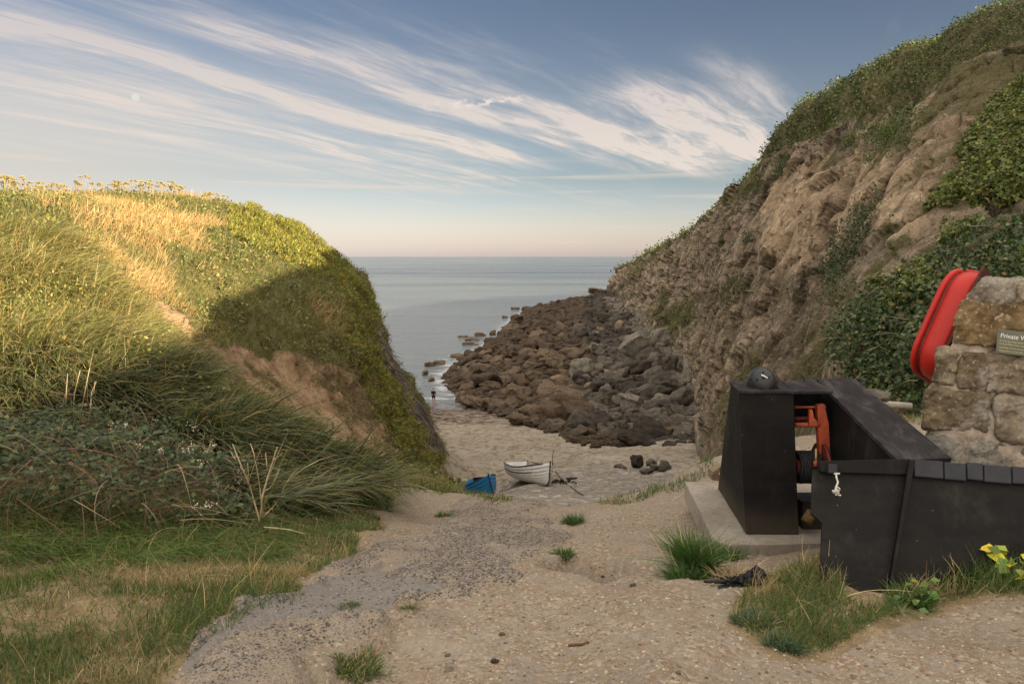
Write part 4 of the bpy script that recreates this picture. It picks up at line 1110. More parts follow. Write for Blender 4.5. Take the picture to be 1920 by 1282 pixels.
shell_obj('seam', [(0.165, 0.028), (0.20, 0.028)], M_DKRED, lb)
shell_obj('cover', [(0.186, 0.05), (0.187, 0.016), (0.192, 0.002), (0.204, -0.004), (0.220, 0.002), (0.232, 0.02), (0.242, 0.07), (0.250, 0.16)], M_RED, lb)
for k in range(4):
    s0 = -lh / 2 + 0.2 + k * (lh - 0.36) / 3
    c = cen + es * (ls / 2 - 0.004)
    P4 = [c + eh * (s0 - 0.035) + en * 0.03, c + eh * (s0 + 0.035) + en * 0.03, c + eh * (s0 + 0.035) + en * 0.168, c + eh * (s0 - 0.035) + en * 0.168]
    bm = bmesh.new(); slab_bm(bm, [p + es * 0.014 for p in P4], 0.02, 0.008); bmesh.ops.recalc_face_normals(bm, faces=bm.faces)
    bm_obj('rib', bm, M_RED, lb)
bb = [cen + es * a + eh * b for a, b in ((-ls / 2 - 0.05, -lh / 2 - 0.01), (ls / 2 + 0.0, -lh / 2 - 0.01), (ls / 2 + 0.0, lh / 2), (-ls / 2 - 0.05, lh / 2))]
bm = bmesh.new(); slab_bm(bm, [p + en * 0.010 for p in (bb if np.cross(bb[1] - bb[0], bb[2] - bb[1]) @ en > 0 else bb[::-1])], 0.02, 0.003); bmesh.ops.recalc_face_normals(bm, faces=bm.faces)
bm_obj('backing_board', bm, M_BOARD, lb)
# ================================================================== boats, person, gull, moon
def hit(px, py, Y0=8.0, Y1=330.0, zf=None):
    """where the sight line through a photo pixel meets the land (plan position and height)"""
    Ys = np.geomspace(Y0, Y1, 900)
    P = np.stack([at(px, py, y) for y in Ys])
    h = zf(P[:, 0], P[:, 1]) if zf else hland(P[:, 0], P[:, 1])
    k = np.nonzero(P[:, 2] <= h)[0]
    return P[k[0]] if len(k) else P[-1]
def hland(x, Y):
    x = np.asarray(x, float); Y = np.asarray(Y, float)
    out = hbeach(x, Y)
    q = Y < 54
    if q.any(): out = np.where(q, height(np.where(q, x, 0.0), np.where(q, Y, 10.0)), out)
    return out
def paint(name, col, dirt, rough=0.5):
    m, T, b = mat_new(name, rough, 0.35)
    O = T.add('ShaderNodeTexCoord').outputs['Object']
    n = T.noise(O, 3.0, 6, 0.7); n2 = T.noise(T.mapping(O, (2, 2, 9)), 4.0, 5, 0.7)
    c = T.mix(T.math('MULTIPLY', T.smooth(n, 0.45, 0.7), 0.5), col, dirt)
    c = T.mix(T.math('MULTIPLY', T.smooth(n2, 0.56, 0.75), 0.6), c, dirt)
    z = T.sep(O)[2]
    c = T.mix(T.math('MULTIPLY', T.smooth(T.math('ADD', z, T.math('MULTIPLY', n, 0.2)), 0.36, 0.12), 0.55), c, dirt)
    T.put(b.inputs['Base Color'], c); T.put(b.inputs['Normal'], T.bump(n2, 0.15, 0.004))
    return m
M_BWHITE = paint('white_boat_paint', (0.88, 0.87, 0.84), (0.50, 0.46, 0.38))
M_BBLUE = paint('blue_boat_paint', (0.012, 0.20, 0.44), (0.02, 0.11, 0.21), 0.45)
M_BDARK = simple_mat('dark_timber_trim', (0.018, 0.014, 0.012), 0.6, 0.3, 8)
M_BRED = simple_mat('dark_red_trim', (0.055, 0.022, 0.018), 0.65, 0.3, 8)
M_BGREY = simple_mat('grey_boat_inside', (0.36, 0.36, 0.36), 0.7, 0.2, 5, 0.25)
M_THW = simple_mat('pale_thwart', (0.40, 0.37, 0.33), 0.7, 0.2, 6, 0.3)
def boat(name, loc, rz, heel, trim, mats, label, L=4.2, B=1.7, D=0.72, rod=True, oar=True, strakes=9):
    mh, mt, mi = mats
    root = empty(name, loc, label, 'boat', 'open clinker boats drawn up on the slipway')
    root.rotation_euler = (Matrix.Rotation(rz, 3, 'Z') @ Matrix.Rotation(trim, 3, 'Y') @ Matrix.Rotation(heel, 3, 'X')).to_euler()
    ns = 34
    def beam(t): return B / 2 * (0.74 + 0.26 * math.sin(min(1, t / 0.45) * math.pi / 2)) * (1 - max(0, (t - 0.42) / 0.58) ** 2.3) ** 0.9 + 0.004
    def sheer(t): return D + 0.10 * (1 - t) ** 2 * 0.6 + 0.42 * max(0, t - 0.3) ** 1.7 / 0.7 ** 1.7
    def keel(t): return 0.03 + 0.10 * (1 - t) ** 3 * 0.5 + 0.42 * max(0, (t - 0.86) / 0.14) ** 2.4 * 0.55
    def xx_(t, v): return -L / 2 + L * t + (0.16 * v - 0.10) * max(0, (t - 0.7) / 0.3) ** 2
    def pt(t, v, side, off=0.0):
        fl = 0.55 + 0.5 * max(0, (t - 0.55) / 0.45)
        b, s, k = beam(t), sheer(t), keel(t)
        y = (b + off) * (math.sin(v * math.pi / 2) ** fl) if v > 0 else 0.0
        z = k + (s - k) * (0.35 * v + 0.65 * v ** 2.2)
        return np.array((xx_(t, v), side * y, z))
    ts = np.linspace(0, 1, ns)
    V, F = [], []
    for side in (1, -1):
        for s in range(strakes):
            va, vb = s / strakes, (s + 1) / strakes
            for q in range(3):
                v = va + (vb - va) * (0, 0.5, 1)[q]
                off = (0.004, 0.016, 0.024)[q] if s < strakes else 0
                row = [pt(t, max(v, 0.0), side, (0.026 if q == 0 else 0.010 if q == 1 else -0.002) * min(1, (1 - t) * 6 + 0.15)) for t in ts]
                o = len(V); V += row
                if q or s:
                    for i in range(ns - 1):
                        F.append((o - ns + i, o - ns + i + 1, o + i + 1, o + i) if side < 0 else (o - ns + i, o + i, o + i + 1, o - ns + i + 1))
    me = mesh_np('hull', np.array(V), np.array(F), False)
    hull = obj('hull', me, mh, root)
    # inside skin
    V, F = [], []
    vs = np.linspace(0, 1, 9)
    for side in (1, -1):
        for v in vs:
            o = len(V); V += [pt(t, v, side, -0.03) + (0, 0, 0.02 * (1 - v)) for t in ts[:-1]]
            if v > 0:
                for i in range(ns - 2): F.append((o - ns + 1 + i, o - ns + 2 + i, o + i + 1, o + i))
    obj('lining', mesh_np('lining', np.array(V), np.array(F), True), mi, root)
    # transom
    bm = bmesh.new()
    ring = [pt(0, v, 1) for v in np.linspace(1, 0.02, 10)] + [pt(0, v, -1) for v in np.linspace(0.02, 1, 10)]
    slab_bm(bm, ring, 0.03, 0); bmesh.ops.recalc_face_normals(bm, faces=bm.faces)
    bm_obj('transom', bm, mh, root)
    for side in (1, -1):
        g = [pt(t, 1.0, side, 0.012) for t in ts]
        tube('gunwale', g, 0.028, mt, root, 8)
    v_ = [pt(1, v, 1) * (1, 0, 1) + np.array((0.015, 0, 0)) for v in np.linspace(0, 1, 10)]
    v_.append(v_[-1] + np.array((0.015, 0, 0.07)))
    tube('stem_post', v_, 0.03, mt, root, 8)
    tube('keel', [pt(t, 0, 1) + np.array((0, 0, -0.02)) for t in ts[:-2]] + [v_[0]], 0.035, mt, root, 8)
    for t in (0.28, 0.55):
        y = beam(t) * 0.94
        slab('thwart', [np.array((xx_(t, 0) - 0.11, -y, sheer(t) - 0.2)), np.array((xx_(t, 0) + 0.11, -y, sheer(t) - 0.2)), np.array((xx_(t, 0) + 0.11, y, sheer(t) - 0.2)), np.array((xx_(t, 0) - 0.11, y, sheer(t) - 0.2))], 0.03, M_THW, root)
    return root, pt, ts
def boat_at(px, py, rz, L, Yf):
    """put the foot of the stem on the beach at a photo pixel"""
    foot = at(px, py, Yf)
    foot[2] = float(hland(np.array([foot[0]]), np.array([foot[1]]))[0])
    d = np.array((math.cos(rz), math.sin(rz)))
    c = foot[:2] - d * (L / 2 - 0.25)
    zc = float(hland(np.array([c[0]]), np.array([c[1]]))[0])
    return (c[0], c[1], zc), foot
RZW = R(-90 + 24)
(locW, footW) = boat_at(1026, 911, RZW, 3.7, 32.0)
slopeW = math.atan2(locW[2] - footW[2], 1.85)
wb, ptW, tsW = boat('white_rowing_boat', (locW[0], locW[1], locW[2] + 0.0), RZW, R(-4), slopeW * 0.7 - R(1), (M_BWHITE, M_BDARK, M_BGREY), 'white clinker rowing boat with dark trim drawn up on the stone slip', 3.7, 1.62, 0.72)
for side in (1, -1):
    tube('rubbing_strip', [ptW(t, 0.78, side, 0.03) for t in np.linspace(0.06, 0.80, 16)], 0.018, M_BDARK, wb, 6)
tube('rod', [ptW(0.93, 1, 1) + np.array((0, 0, -0.1)), ptW(0.93, 1, 1) + np.array((0, 0.02, 0.3)), ptW(0.93, 1, 1) + np.array((0.02, 0.06, 0.60))], 0.014, M_BDARK, wb, 6, label='thin dark pole standing up at the bow')
ob = bmesh.new()
tube_bm(ob, [np.array((-0.2, 0.3, 0.58)), np.array((-0.75, 0.05, 1.12))], 0.028, 8)
bmesh.ops.recalc_face_normals(ob, faces=ob.faces)
bm_obj('oar', ob, M_THW, wb, label='pale oar end sticking up over the gunwale')
RZB = R(-90 + 22)
(locB, footB) = boat_at(928, 921, RZB, 4.2, 29.0)
slopeB = math.atan2(locB[2] - footB[2], 1.75)
bb_, ptB, tsB = boat('blue_rowing_boat', (locB[0], locB[1], locB[2] + 0.10), RZB, R(13), slopeB * 0.7 - R(2), (M_BBLUE, M_BRED, M_BDARK), 'bright blue rowing boat with dark red gunwales, tilted, half hidden by the grassy verge', 4.0, 1.66, 0.62)

# rope and gear beside the white boat
M_GEAR = simple_mat('dark_wet_gear', (0.02, 0.018, 0.016), 0.8, 0.2, 20)
bm = bmesh.new(); rr_ = np.random.RandomState(3)
for k in range(18):
    p = hit(1038 + 34 * rr_.rand(), 903 + 4 * rr_.rand(), 20)
    q = rr_.rand() * 6.28; l = 0.12 + 0.2 * rr_.rand()
    tube_bm(bm, [p + (0, 0, 0.03), p + (l * math.cos(q) * .5, l * math.sin(q) * .5, 0.09 + 0.05 * rr_.rand()), p + (l * math.cos(q), l * math.sin(q), 0.04)], 0.028, 6)
bmesh.ops.recalc_face_normals(bm, faces=bm.faces)
bm_obj('rope_heap', bm, M_GEAR, None, label='dark heap of rope and gear beside the white boat on the slip', cat='rope')
mp = [hit(px, py, 14) + (0, 0, 0.02) for px, py in ((1041, 893), (1056, 903), (1070, 913), (1082, 922), (1092, 928), (1104, 929))]
mp[0] = mp[0] + np.array((0, 0, 0.25))
tube('mooring_rope', mp, 0.022, M_GEAR, None, 6, label='thin dark mooring rope running from the white boat over the slip', cat='rope')
for (px, py, w) in ((1066, 899, 0.22), (1073, 900, 0.3), (1079, 898, 0.2)):
    c = hit(px, py, 20)
    V, F = rcube(5, 2.6)
    P = V * np.array((w, w * 0.8, w * 0.55)) * 0.5
    P = P * (1 + 0.2 * vnoise(V[:, 0] * 2 + px, V[:, 1] * 2, V[:, 2] * 2))[:, None]
    o = obj('slip_stone', mesh_np('slip_stone', P, F, True), M_GEAR, None, {1066: 'small dark stone next to the rope heap on the slip, nearest the white boat', 1073: 'dark stone on the slip, middle of three beyond the rope heap', 1079: 'dark stone on the slip, farthest of three from the white boat'}[px], 'stone', 'dark stones on the slip')
    o.location = c + np.array((0, 0, w * 0.2))

# ------------------------------------------------------------------ person standing at the water's edge
def person():
    f = hit(813, 757, 40)
    f[2] = max(f[2], SEA_Z - 0.05)
    root = empty('person', f, 'person in a dark jacket and shorts standing bare legged at the water edge', 'person', rz=R(8))
    m_skin = simple_mat('skin', (0.42, 0.26, 0.19), 0.6, 0.3, 5, 0.1, 0.02)
    m_jack = simple_mat('navy_jacket', (0.012, 0.014, 0.030), 0.85, 0.1, 12, 0.3)
    m_hair = simple_mat('grey_hat', (0.16, 0.17, 0.19), 0.8, 0.1, 20)
    # (head, joints) facing +Y (away from the camera)
    J = {'pel': (0, 0, 0.93, 0.13), 'waist': (0, 0.0, 1.05, 0.125), 'chest': (0, -0.015, 1.28, 0.15), 'neck': (0, 0.0, 1.47, 0.06), 'head': (0, 0.03, 1.60, 0.088), 'top': (0, 0.02, 1.70, 0.07),
         'shL': (-0.17, -0.01, 1.40, 0.062), 'elL': (-0.235, -0.03, 1.13, 0.046), 'haL': (-0.20, 0.07, 0.92, 0.035), 'shR': (0.17, -0.01, 1.40, 0.062), 'elR': (0.24, -0.04, 1.13, 0.046), 'haR': (0.22, 0.06, 0.92, 0.035),
         'hiL': (-0.09, 0, 0.86, 0.09), 'knL': (-0.10, 0.02, 0.48, 0.058), 'anL': (-0.11, -0.02, 0.09, 0.042), 'toL': (-0.13, 0.13, 0.03, 0.035), 'hiR': (0.09, 0, 0.86, 0.09), 'knR': (0.11, 0.03, 0.48, 0.058), 'anR': (0.12, 0.0, 0.09, 0.042), 'toR': (0.15, 0.15, 0.03, 0.035)}
    E = [('pel', 'waist'), ('waist', 'chest'), ('chest', 'neck'), ('neck', 'head'), ('head', 'top'), ('chest', 'shL'), ('shL', 'elL'), ('elL', 'haL'), ('chest', 'shR'), ('shR', 'elR'), ('elR', 'haR'),
         ('pel', 'hiL'), ('hiL', 'knL'), ('knL', 'anL'), ('anL', 'toL'), ('pel', 'hiR'), ('hiR', 'knR'), ('knR', 'anR'), ('anR', 'toR')]
    def skinned(name, keys, grow, mat):
        ids = [k for k in J if k in keys]; ix = {k: i for i, k in enumerate(ids)}
        me = bpy.data.meshes.new(name)
        me.from_pydata([J[k][:3] for k in ids], [(ix[a], ix[b]) for a, b in E if a in ix and b in ix], [])
        o = bpy.data.objects.new(name, me); COL.objects.link(o)
        md = o.modifiers.new('skin', 'SKIN'); md.use_smooth_shade = True
        for k in ids:
            sv = me.skin_vertices[0].data[ix[k]]; r = J[k][3] * grow; sv.radius = (r, r); sv.use_root = (k == ids[0])
        o.modifiers.new('subd', 'SUBSURF').levels = 1; o.modifiers['subd'].render_levels = 1
        dg = bpy.context.evaluated_depsgraph_get(); dg.update()
        nm = bpy.data.meshes.new_from_object(o.evaluated_get(dg)); bpy.data.objects.remove(o)
        for p in nm.polygons: p.use_smooth = True
        nm.materials.clear()
        return obj(name, nm, mat, root)
    skinned('body', set(J), 1.0, m_skin)
    skinned('jacket', {'pel', 'waist', 'chest', 'shL', 'elL', 'shR', 'elR', 'haL', 'haR'} - {'haL', 'haR'}, 1.18, m_jack)
    J['knL2'] = (-0.10, 0.01, 0.58, 0.075); J['knR2'] = (0.105, 0.02, 0.58, 0.075)
    E.extend([('hiL', 'knL2'), ('hiR', 'knR2')])
    skinned('shorts', {'pel', 'hiL', 'hiR', 'knL2', 'knR2'}, 1.15, m_jack)
    bm = bmesh.new(); bmesh.ops.create_uvsphere(bm, u_segments=16, v_segments=10, radius=0.105)
    bmesh.ops.scale(bm, vec=(0.95, 1.1, 0.85), verts=bm.verts); bmesh.ops.translate(bm, vec=(0, 0.02, 1.68), verts=bm.verts)
    bmesh.ops.delete(bm, geom=[v for v in bm.verts if v.co.z < 1.64], context='VERTS')
    bm_obj('hat', bm, m_hair, root, True)
person()

# ------------------------------------------------------------------ gull over the sea and the pale moon
def gull():
    c = at(1079, 410, 260)
    M = simple_mat('gull_feathers', (0.16, 0.15, 0.15), 0.8, 0.1, 3)
    bm = bmesh.new()
    body = [(-0.26, 0), (-0.15, 0.06), (0, 0.085), (0.14, 0.075), (0.22, 0.05), (0.30, 0.012)]
    tube_bm(bm, [np.array((x, 0, 0.02 * math.sin(x * 4))) for x, _ in body], [max(r, 0.01) for _, r in body], 10)
    for s in (-1, 1):
        prev = None
        for y, z, c0, c1 in ((0.05, 0.03, -0.10, 0.14), (0.28, 0.15, -0.08, 0.13), (0.48, 0.14, -0.10, 0.06), (0.70, 0.06, -0.16, -0.08)):
            row = [bm.verts.new((c0, s * y, z)), bm.verts.new(((c0 + c1) / 2, s * y, z + 0.018)), bm.verts.new((c1, s * y, z))]
            if prev:
                for i in range(2): bm.faces.new((prev[i], prev[i + 1], row[i + 1], row[i]))
            prev = row
    bmesh.ops.recalc_face_normals(bm, faces=bm.faces)
    o = bm_obj('gull', bm, M, None, label='small gull gliding low over the horizon', cat='bird')
    o.location = c; o.rotation_euler = (0.15, 0, R(60))
gull()
def moon():
    m = bpy.data.materials.new('moonlight'); m.use_nodes = True
    T = NT(m.node_tree); T.n.clear()
    out = T.add('ShaderNodeOutputMaterial'); em = T.add('ShaderNodeEmission'); tr = T.add('ShaderNodeBsdfTransparent'); mx = T.add('ShaderNodeMixShader')
    N = T.add('ShaderNodeNewGeometry').outputs['Normal']
    lit = T.smooth(T.vmath('DOT_PRODUCT', N, tuple(Vector((0.95, 0.12, -0.30)).normalized())), -0.1, 0.5)
    mare = T.noise(T.add('ShaderNodeTexCoord').outputs['Object'], 0.022, 3, 0.5)
    T.put(em.inputs['Color'], T.mix(mare, (0.90, 0.86, 0.80), (1.0, 0.96, 0.90))); em.inputs['Strength'].default_value = 0.27
    T.put(mx.inputs[0], T.math('MULTIPLY', lit, 0.75)); T.l.new(tr.outputs[0], mx.inputs[1]); T.l.new(em.outputs[0], mx.inputs[2])
    T.l.new(mx.outputs[0], out.inputs[0])
    bm = bmesh.new(); bmesh.ops.create_uvsphere(bm, u_segments=24, v_segments=16, radius=42)
    o = bm_obj('moon', bm, m, None, True, label='pale half moon in the thin cloud above the grassy hill', cat='moon')
    o.location = at(254, 183, 8600)
moon()
# ================================================================== boulders
def rock_mat(name, cols, speck, lichen=0.0, rough=0.85):
    m, T, b = mat_new(name, rough, 0.25)
    O = T.add('ShaderNodeTexCoord').outputs['Object']
    oi = T.add('ShaderNodeObjectInfo')
    rnd = oi.outputs['Random']
    W_ = wpos(T)
    n = T.noise(W_, 0.8, 8, 0.72); n2 = T.noise(W_, 5.0, 6, 0.75)
    pv = T.voronoi(T.mapping(O, (1, 1, 1.6)), 1.3, 'DISTANCE_TO_EDGE')
    c = T.ramp(T.math('ADD', T.math('MULTIPLY', n, 0.75), T.math('MULTIPLY', rnd, 0.42)), [(0.30, cols[0]), (0.5, cols[1]), (0.72, cols[2])])
    c = T.mix(T.math('MULTIPLY', T.smooth(n2, 0.45, 0.62), 0.7), c, speck)
    c = T.mix(T.math('MULTIPLY', T.smooth(pv, 0.04, 0.0), 0.6), c, speck)
    if lichen:
        c = T.mix(T.math('MULTIPLY', T.smooth(T.noise(W_, 1.7, 5, 0.65, 0.4), 0.56, 0.66), lichen), c, (0.20, 0.19, 0.12))
        c = T.mix(T.math('MULTIPLY', T.smooth(T.noise(W_, 1.3, 4, 0.6, 0.5), 0.68, 0.72), lichen), c, (0.26, 0.15, 0.03))
        c = T.mix(T.math('MULTIPLY', T.smooth(T.noise(W_, 3.7, 4, 0.6, 0.5), 0.66, 0.70), lichen), c, (0.36, 0.35, 0.32))
    T.put(b.inputs['Base Color'], c)
    T.put(b.inputs['Normal'], T.bump(T.math('ADD', n, T.math('MULTIPLY', n2, 0.4)), 0.9, 0.3))
    return m
M_RBROWN = rock_mat('weedy_brown_rock', ((0.045, 0.031, 0.0195), (0.090, 0.062, 0.038), (0.150, 0.108, 0.068)), (0.040, 0.028, 0.017))
M_RDARK = rock_mat('dark_rock', ((0.026, 0.021, 0.0155), (0.054, 0.044, 0.032), (0.125, 0.105, 0.080)), (0.024, 0.020, 0.0145), 0.15)
M_RGREY = rock_mat('grey_lichen_rock', ((0.075, 0.066, 0.050), (0.13, 0.112, 0.085), (0.19, 0.165, 0.13)), (0.07, 0.06, 0.045), 0.6)
M_RTAN = rock_mat('tan_rock', ((0.10, 0.068, 0.040), (0.17, 0.115, 0.068), (0.25, 0.18, 0.115)), (0.09, 0.062, 0.038), 0.25)
ROCK_MESH = []
rk = np.random.RandomState(11)
def rock_shape(seed, n=9, cut=6, rough=0.20):
    r = np.random.RandomState(seed)
    V, F = rcube(n, r.uniform(2.2, 4.2))
    for _ in range(cut):                                      # plane faces, as split granite has
        d = nrm(r.normal(size=3)); h = r.uniform(0.48, 0.88)
        q = V @ d - h
        V = V - np.where(q > 0, q * 0.88, 0)[:, None] * d
    N = vn_normals(V, F)
    V = V + np.sign((V * N).sum(1).mean()) * N * (rough * fbm(V[:, 0] * 1.4 + seed, V[:, 1] * 1.4, V[:, 2] * 1.4, 2, seed) + 0.035 * ridged(V[:, 0] * 3.1 + seed, V[:, 1] * 3.1, V[:, 2] * 3.1, 3, seed + 3))[:, None]
    if (V * vn_normals(V, F)).sum() < 0: F = F[:, ::-1]
    return V, F
for i in range(22):
    V, F = rock_shape(500 + i, 14, 6 + i % 6)
    ROCK_MESH.append((V, F, mesh_np('boulder', V, F, True)))
    ROCK_MESH[-1][2].materials.append(None)
def put_rock(name, k, loc, size, rot, mat, label, group=None, cat='boulder'):
    o = bpy.data.objects.new(name, ROCK_MESH[k % len(ROCK_MESH)][2]); COL.objects.link(o)
    o.material_slots[0].link = 'OBJECT'; o.material_slots[0].material = mat
    o.location = loc; o.scale = size; o.rotation_euler = rot
    o['label'] = label; o['category'] = cat
    if group: o['group'] = group
    return o
placed = []                                                   # (x, y, r)
def named(px, py, wpx, mat, label, asp=0.72, k=0, Y=None, rz=None, tilt=0.1, depth=0.85, sea=False, cat='boulder', name='boulder', group=None):
    """boulder seen at a pixel (its centre), wpx wide, standing on the beach"""
    if Y is None:
        foot = hit(px, py + wpx * asp * 0.42, 25, zf=(lambda x, y: np.maximum(hland(x, y), SEA_Z)))
        Y = foot[1]
    w = wpx * Y / FPX
    c = at(px, py, Y + w * 0.3) - np.array((0, 0, 0.12 * w if py < 720 and px < 990 else 0.0))
    put_rock(name, k, c, (w / 2 * 1.06, w / 2 * depth, w / 2 * asp * 1.06), (tilt, tilt * 0.5, rz if rz is not None else (px * 0.37) % 6.28 * 0.25), mat, label, group, cat)
    placed.append((c[0], c[1], w / 2))
B_, D_, G_, TN = M_RBROWN, M_RDARK, M_RGREY, M_RTAN
NAMED = [
    (1086, 793, 66, D_, 'big dark flat-faced boulder standing on the sand in front of the boulder field', .70, 3), (1193, 823, 66, D_, 'dark slab lying tilted on the sand, widest at the foot of the boulders', .50, 7),
    (1192, 652, 68, G_, 'biggest rounded boulder, ochre lichen on its crown, in the upper boulder field', .88, 5), (1243, 638, 36, G_, 'pale angular split block beside the biggest lichened boulder', 1.05, 9),
    (1254, 688, 40, D_, 'tall dark boulder with a rounded black face against the cliff foot', 1.15, 2), (1230, 672, 30, G_, 'pale grey boulder wedged between the lichened boulder and the black-faced one', .9, 12),
    (1221, 695, 24, G_, 'small greyish boulder under the pale wedge, above the dark rocks', .8, 1), (1243, 757, 54, G_, 'grey rounded boulder, lower of the pair against the cliff foot', .62, 13),
    (1284, 748, 52, D_, 'large dark grey boulder touching the cliff foot beside a rounded grey one', .8, 4), (1160, 723, 38, D_, 'dark angular boulder with a flat bright top in the middle of the field', .78, 15),
    (1142, 745, 34, D_, 'upright dark boulder with a sharp edge in the lower middle field', .95, 6), (1182, 760, 58, D_, 'wide black flat topped boulder above the sand', .48, 8), (1154, 786, 50, D_, 'black rounded boulder second from the tilted slab', .62, 10),
    (1208, 752, 24, D_, 'narrow dark block standing between black boulders', .9, 11), (1224, 798, 26, G_, 'upright tan-grey stone beside the black boulders near the sand', 1.0, 14), (1262, 806, 36, TN, 'brownish boulder half buried at the cliff foot above the sand', .6, 16),
    (1040, 793, 36, D_, 'dark boulder left of the big flat-faced one on the sand', .62, 17), (972, 788, 40, B_, 'brown boulder, rounded, at the sand edge by the rock pool', .55, 18), (958, 774, 44, B_, 'brown dark-sided boulder leaning over the sand edge', .5, 19),
    (951, 752, 38, B_, 'squarish rich brown boulder beside the green weed', .62, 20), (925, 741, 22, B_, 'brown cube-like boulder near the green weed patch', .75, 21), (955, 739, 28, B_, 'reddish brown block with a flat face near the weed', .66, 0),
    (1062, 758, 54, G_, 'long grey brown slab across the lower field', .5, 3), (1115, 764, 40, D_, 'dark smooth boulder above the big flat-faced one', .62, 5), (1000, 708, 46, B_, 'broad brown rounded boulder in the middle of the brown field', .55, 2),
    (1052, 712, 44, TN, 'pale brown layered boulder on the edge of the brown and black rocks', .55, 8), (1098, 690, 60, G_, 'large grey sloping boulder in the middle of the field', .7, 10), (1090, 622, 36, D_, 'dark peaked boulder in the upper field', .75, 12),
    (1166, 616, 26, TN, 'pointed orange brown rock among the dark upper boulders', 1.0, 9), (1135, 600, 40, D_, 'smooth dark slab tilted below the headland', .6, 15), (1160, 594, 32, D_, 'black angular rock under the headland wall', .7, 6),
    (1115, 545, 30, G_, 'long low rock at the seaward tip of the headland', .4, 18),
    # cluster on the sand
    (1196, 866, 30, D_, 'tallest dark rounded stone of the cluster on the sand by the slip', .95, 1), (1164, 875, 26, D_, 'low dark wedge stone leftmost of the cluster by the slip', .45, 7), (1221, 867, 24, D_, 'dark stone at the back of the cluster by the slip', .6, 4),
    (1246, 874, 26, G_, 'round brown grey stone rightmost of the cluster by the slip', .82, 13), (1226, 876, 18, G_, 'small brownish stone in the middle of the cluster by the slip', .85, 11), (1214, 883, 28, D_, 'flat stone at the front of the cluster by the slip', .5, 16),
    # rocks standing in the water
    (798, 699, 14, B_, 'single brown rock in the water, farthest out, near the person', .9, 2), (810, 710, 14, B_, 'brown rock in the shallows just behind the person', .85, 5), (806, 683, 17, B_, 'low brown rock in the water beside a larger humped one', .6, 9),
    (824, 679, 26, B_, 'humped brown rock in the water, larger of the outer pair', .5, 14), (858, 665, 28, B_, 'big brown rock at the water edge with a slanted top', .48, 17), (866, 630, 20, B_, 'flat brown rock in the sea, outer one of the middle group', .38, 20),
    (884, 634, 26, B_, 'rounded brown rock in the sea in the middle group', .46, 12), (884, 643, 30, B_, 'wide low brown rock just in front of the middle group in the sea', .34, 8), (902, 626, 22, B_, 'knobbly brown rock standing in the sea right of the middle group', .5, 10),
    (925, 624, 15, B_, 'peaked brown rock in the sea close to the boulder field', .85, 21), (967, 577, 22, B_, 'brown rock in the sea, nearest the horizon, larger of two', .36, 0), (987, 580, 18, B_, 'brown rock in the sea, nearest the horizon, smaller of two', .42, 3), (947, 594, 11, B_, 'tiny brown rock awash off the far boulders', .5, 6)]
for i, t in enumerate(NAMED):
    px, py, w, mt, lab, asp, k = t
    named(px, py, w, mt, lab, asp, k, group='rocks standing in the sea' if py < 720 and px < 990 and (px < 930 or py < 600) else 'rocks on the beach')
# ---- the rest of the field
cand = []
for (rmin, rmax, tries) in ((1.25, 1.75, 200), (0.85, 1.2, 2400), (0.5, 0.85, 9000)):
    for _ in range(tries):
        Y = 46 * (258 / 46.0) ** rk.rand(); sx_ = shore_x(Y) + 0.4; cx_ = cliff_x(Y) + 2.0
        x = sx_ + (cx_ - sx_) * rk.rand()
        r = rmin + (rmax - rmin) * rk.rand()
        if Y < 62: r *= 0.8
        if any((x - a) ** 2 + (Y - b) ** 2 < (0.74 * (r + c)) ** 2 for a, b, c in placed): continue
        if 46 < Y < 62 and (x - sx_ < r or Y < 49.5): continue
        placed.append((x, Y, r)); cand.append((x, Y, r))
cand.sort(key=lambda q: -q[2] / q[1])
hz = hland(np.array([q[0] for q in cand]), np.array([q[1] for q in cand]))
stuff_parts = {}
LAB = {'b': ('brown weedy boulder lying among others in the seaward part of the boulder field', 'brown boulders of the seaward field'),
       'd': ('dark nearly black boulder lying among others in the middle band of the boulder field', 'dark boulders of the middle band'),
       'g': ('grey lichened boulder lying among others along the cliff foot', 'grey boulders along the cliff foot'),
       't': ('tan boulder, paler than the dark rocks round it, in the boulder field', 'tan boulders in the field')}
for i, (x, Y, r) in enumerate(cand):
    t = (x - shore_x(Y)) / (cliff_x(Y) - shore_x(Y)) + 0.10 * vnoise(x * 0.1, Y * 0.06, 0, 5)
    lim = np.interp(Y, [46, 70, 110, 200, 260], [0.25, 0.50, 0.58, 0.62, 0.62])
    kind = 'b' if t < lim else ('d' if t < 0.90 else 'g')
    if kind == 'd' and rk.rand() < 0.10: kind = 't' if rk.rand() < .5 else 'g'
    if Y > 215 and kind == 'g': kind = 'd'
    mat = {'b': B_, 'd': D_, 'g': G_, 't': TN}[kind]
    sz = np.array((r * rk.uniform(0.85, 1.35), r * rk.uniform(0.75, 1.1), r * rk.uniform(0.45, 0.95)))
    rot = (rk.normal() * 0.25, rk.normal() * 0.25, rk.rand() * 6.28)
    z = max(hz[i], SEA_Z - 0.3) + sz[2] * rk.uniform(0.25, 0.6)
    if i < 262:
        put_rock('boulder', i * 7 + 3, (x, Y, z), sz, rot, mat, *LAB[kind])
    else:
        V, F, _m = ROCK_MESH[(i * 7 + 3) % len(ROCK_MESH)]
        from mathutils import Euler
        Rm = np.array(Euler(rot).to_matrix())
        stuff_parts.setdefault(kind, []).append(((V * sz) @ Rm.T + np.array((x, Y, z)), F, {}))
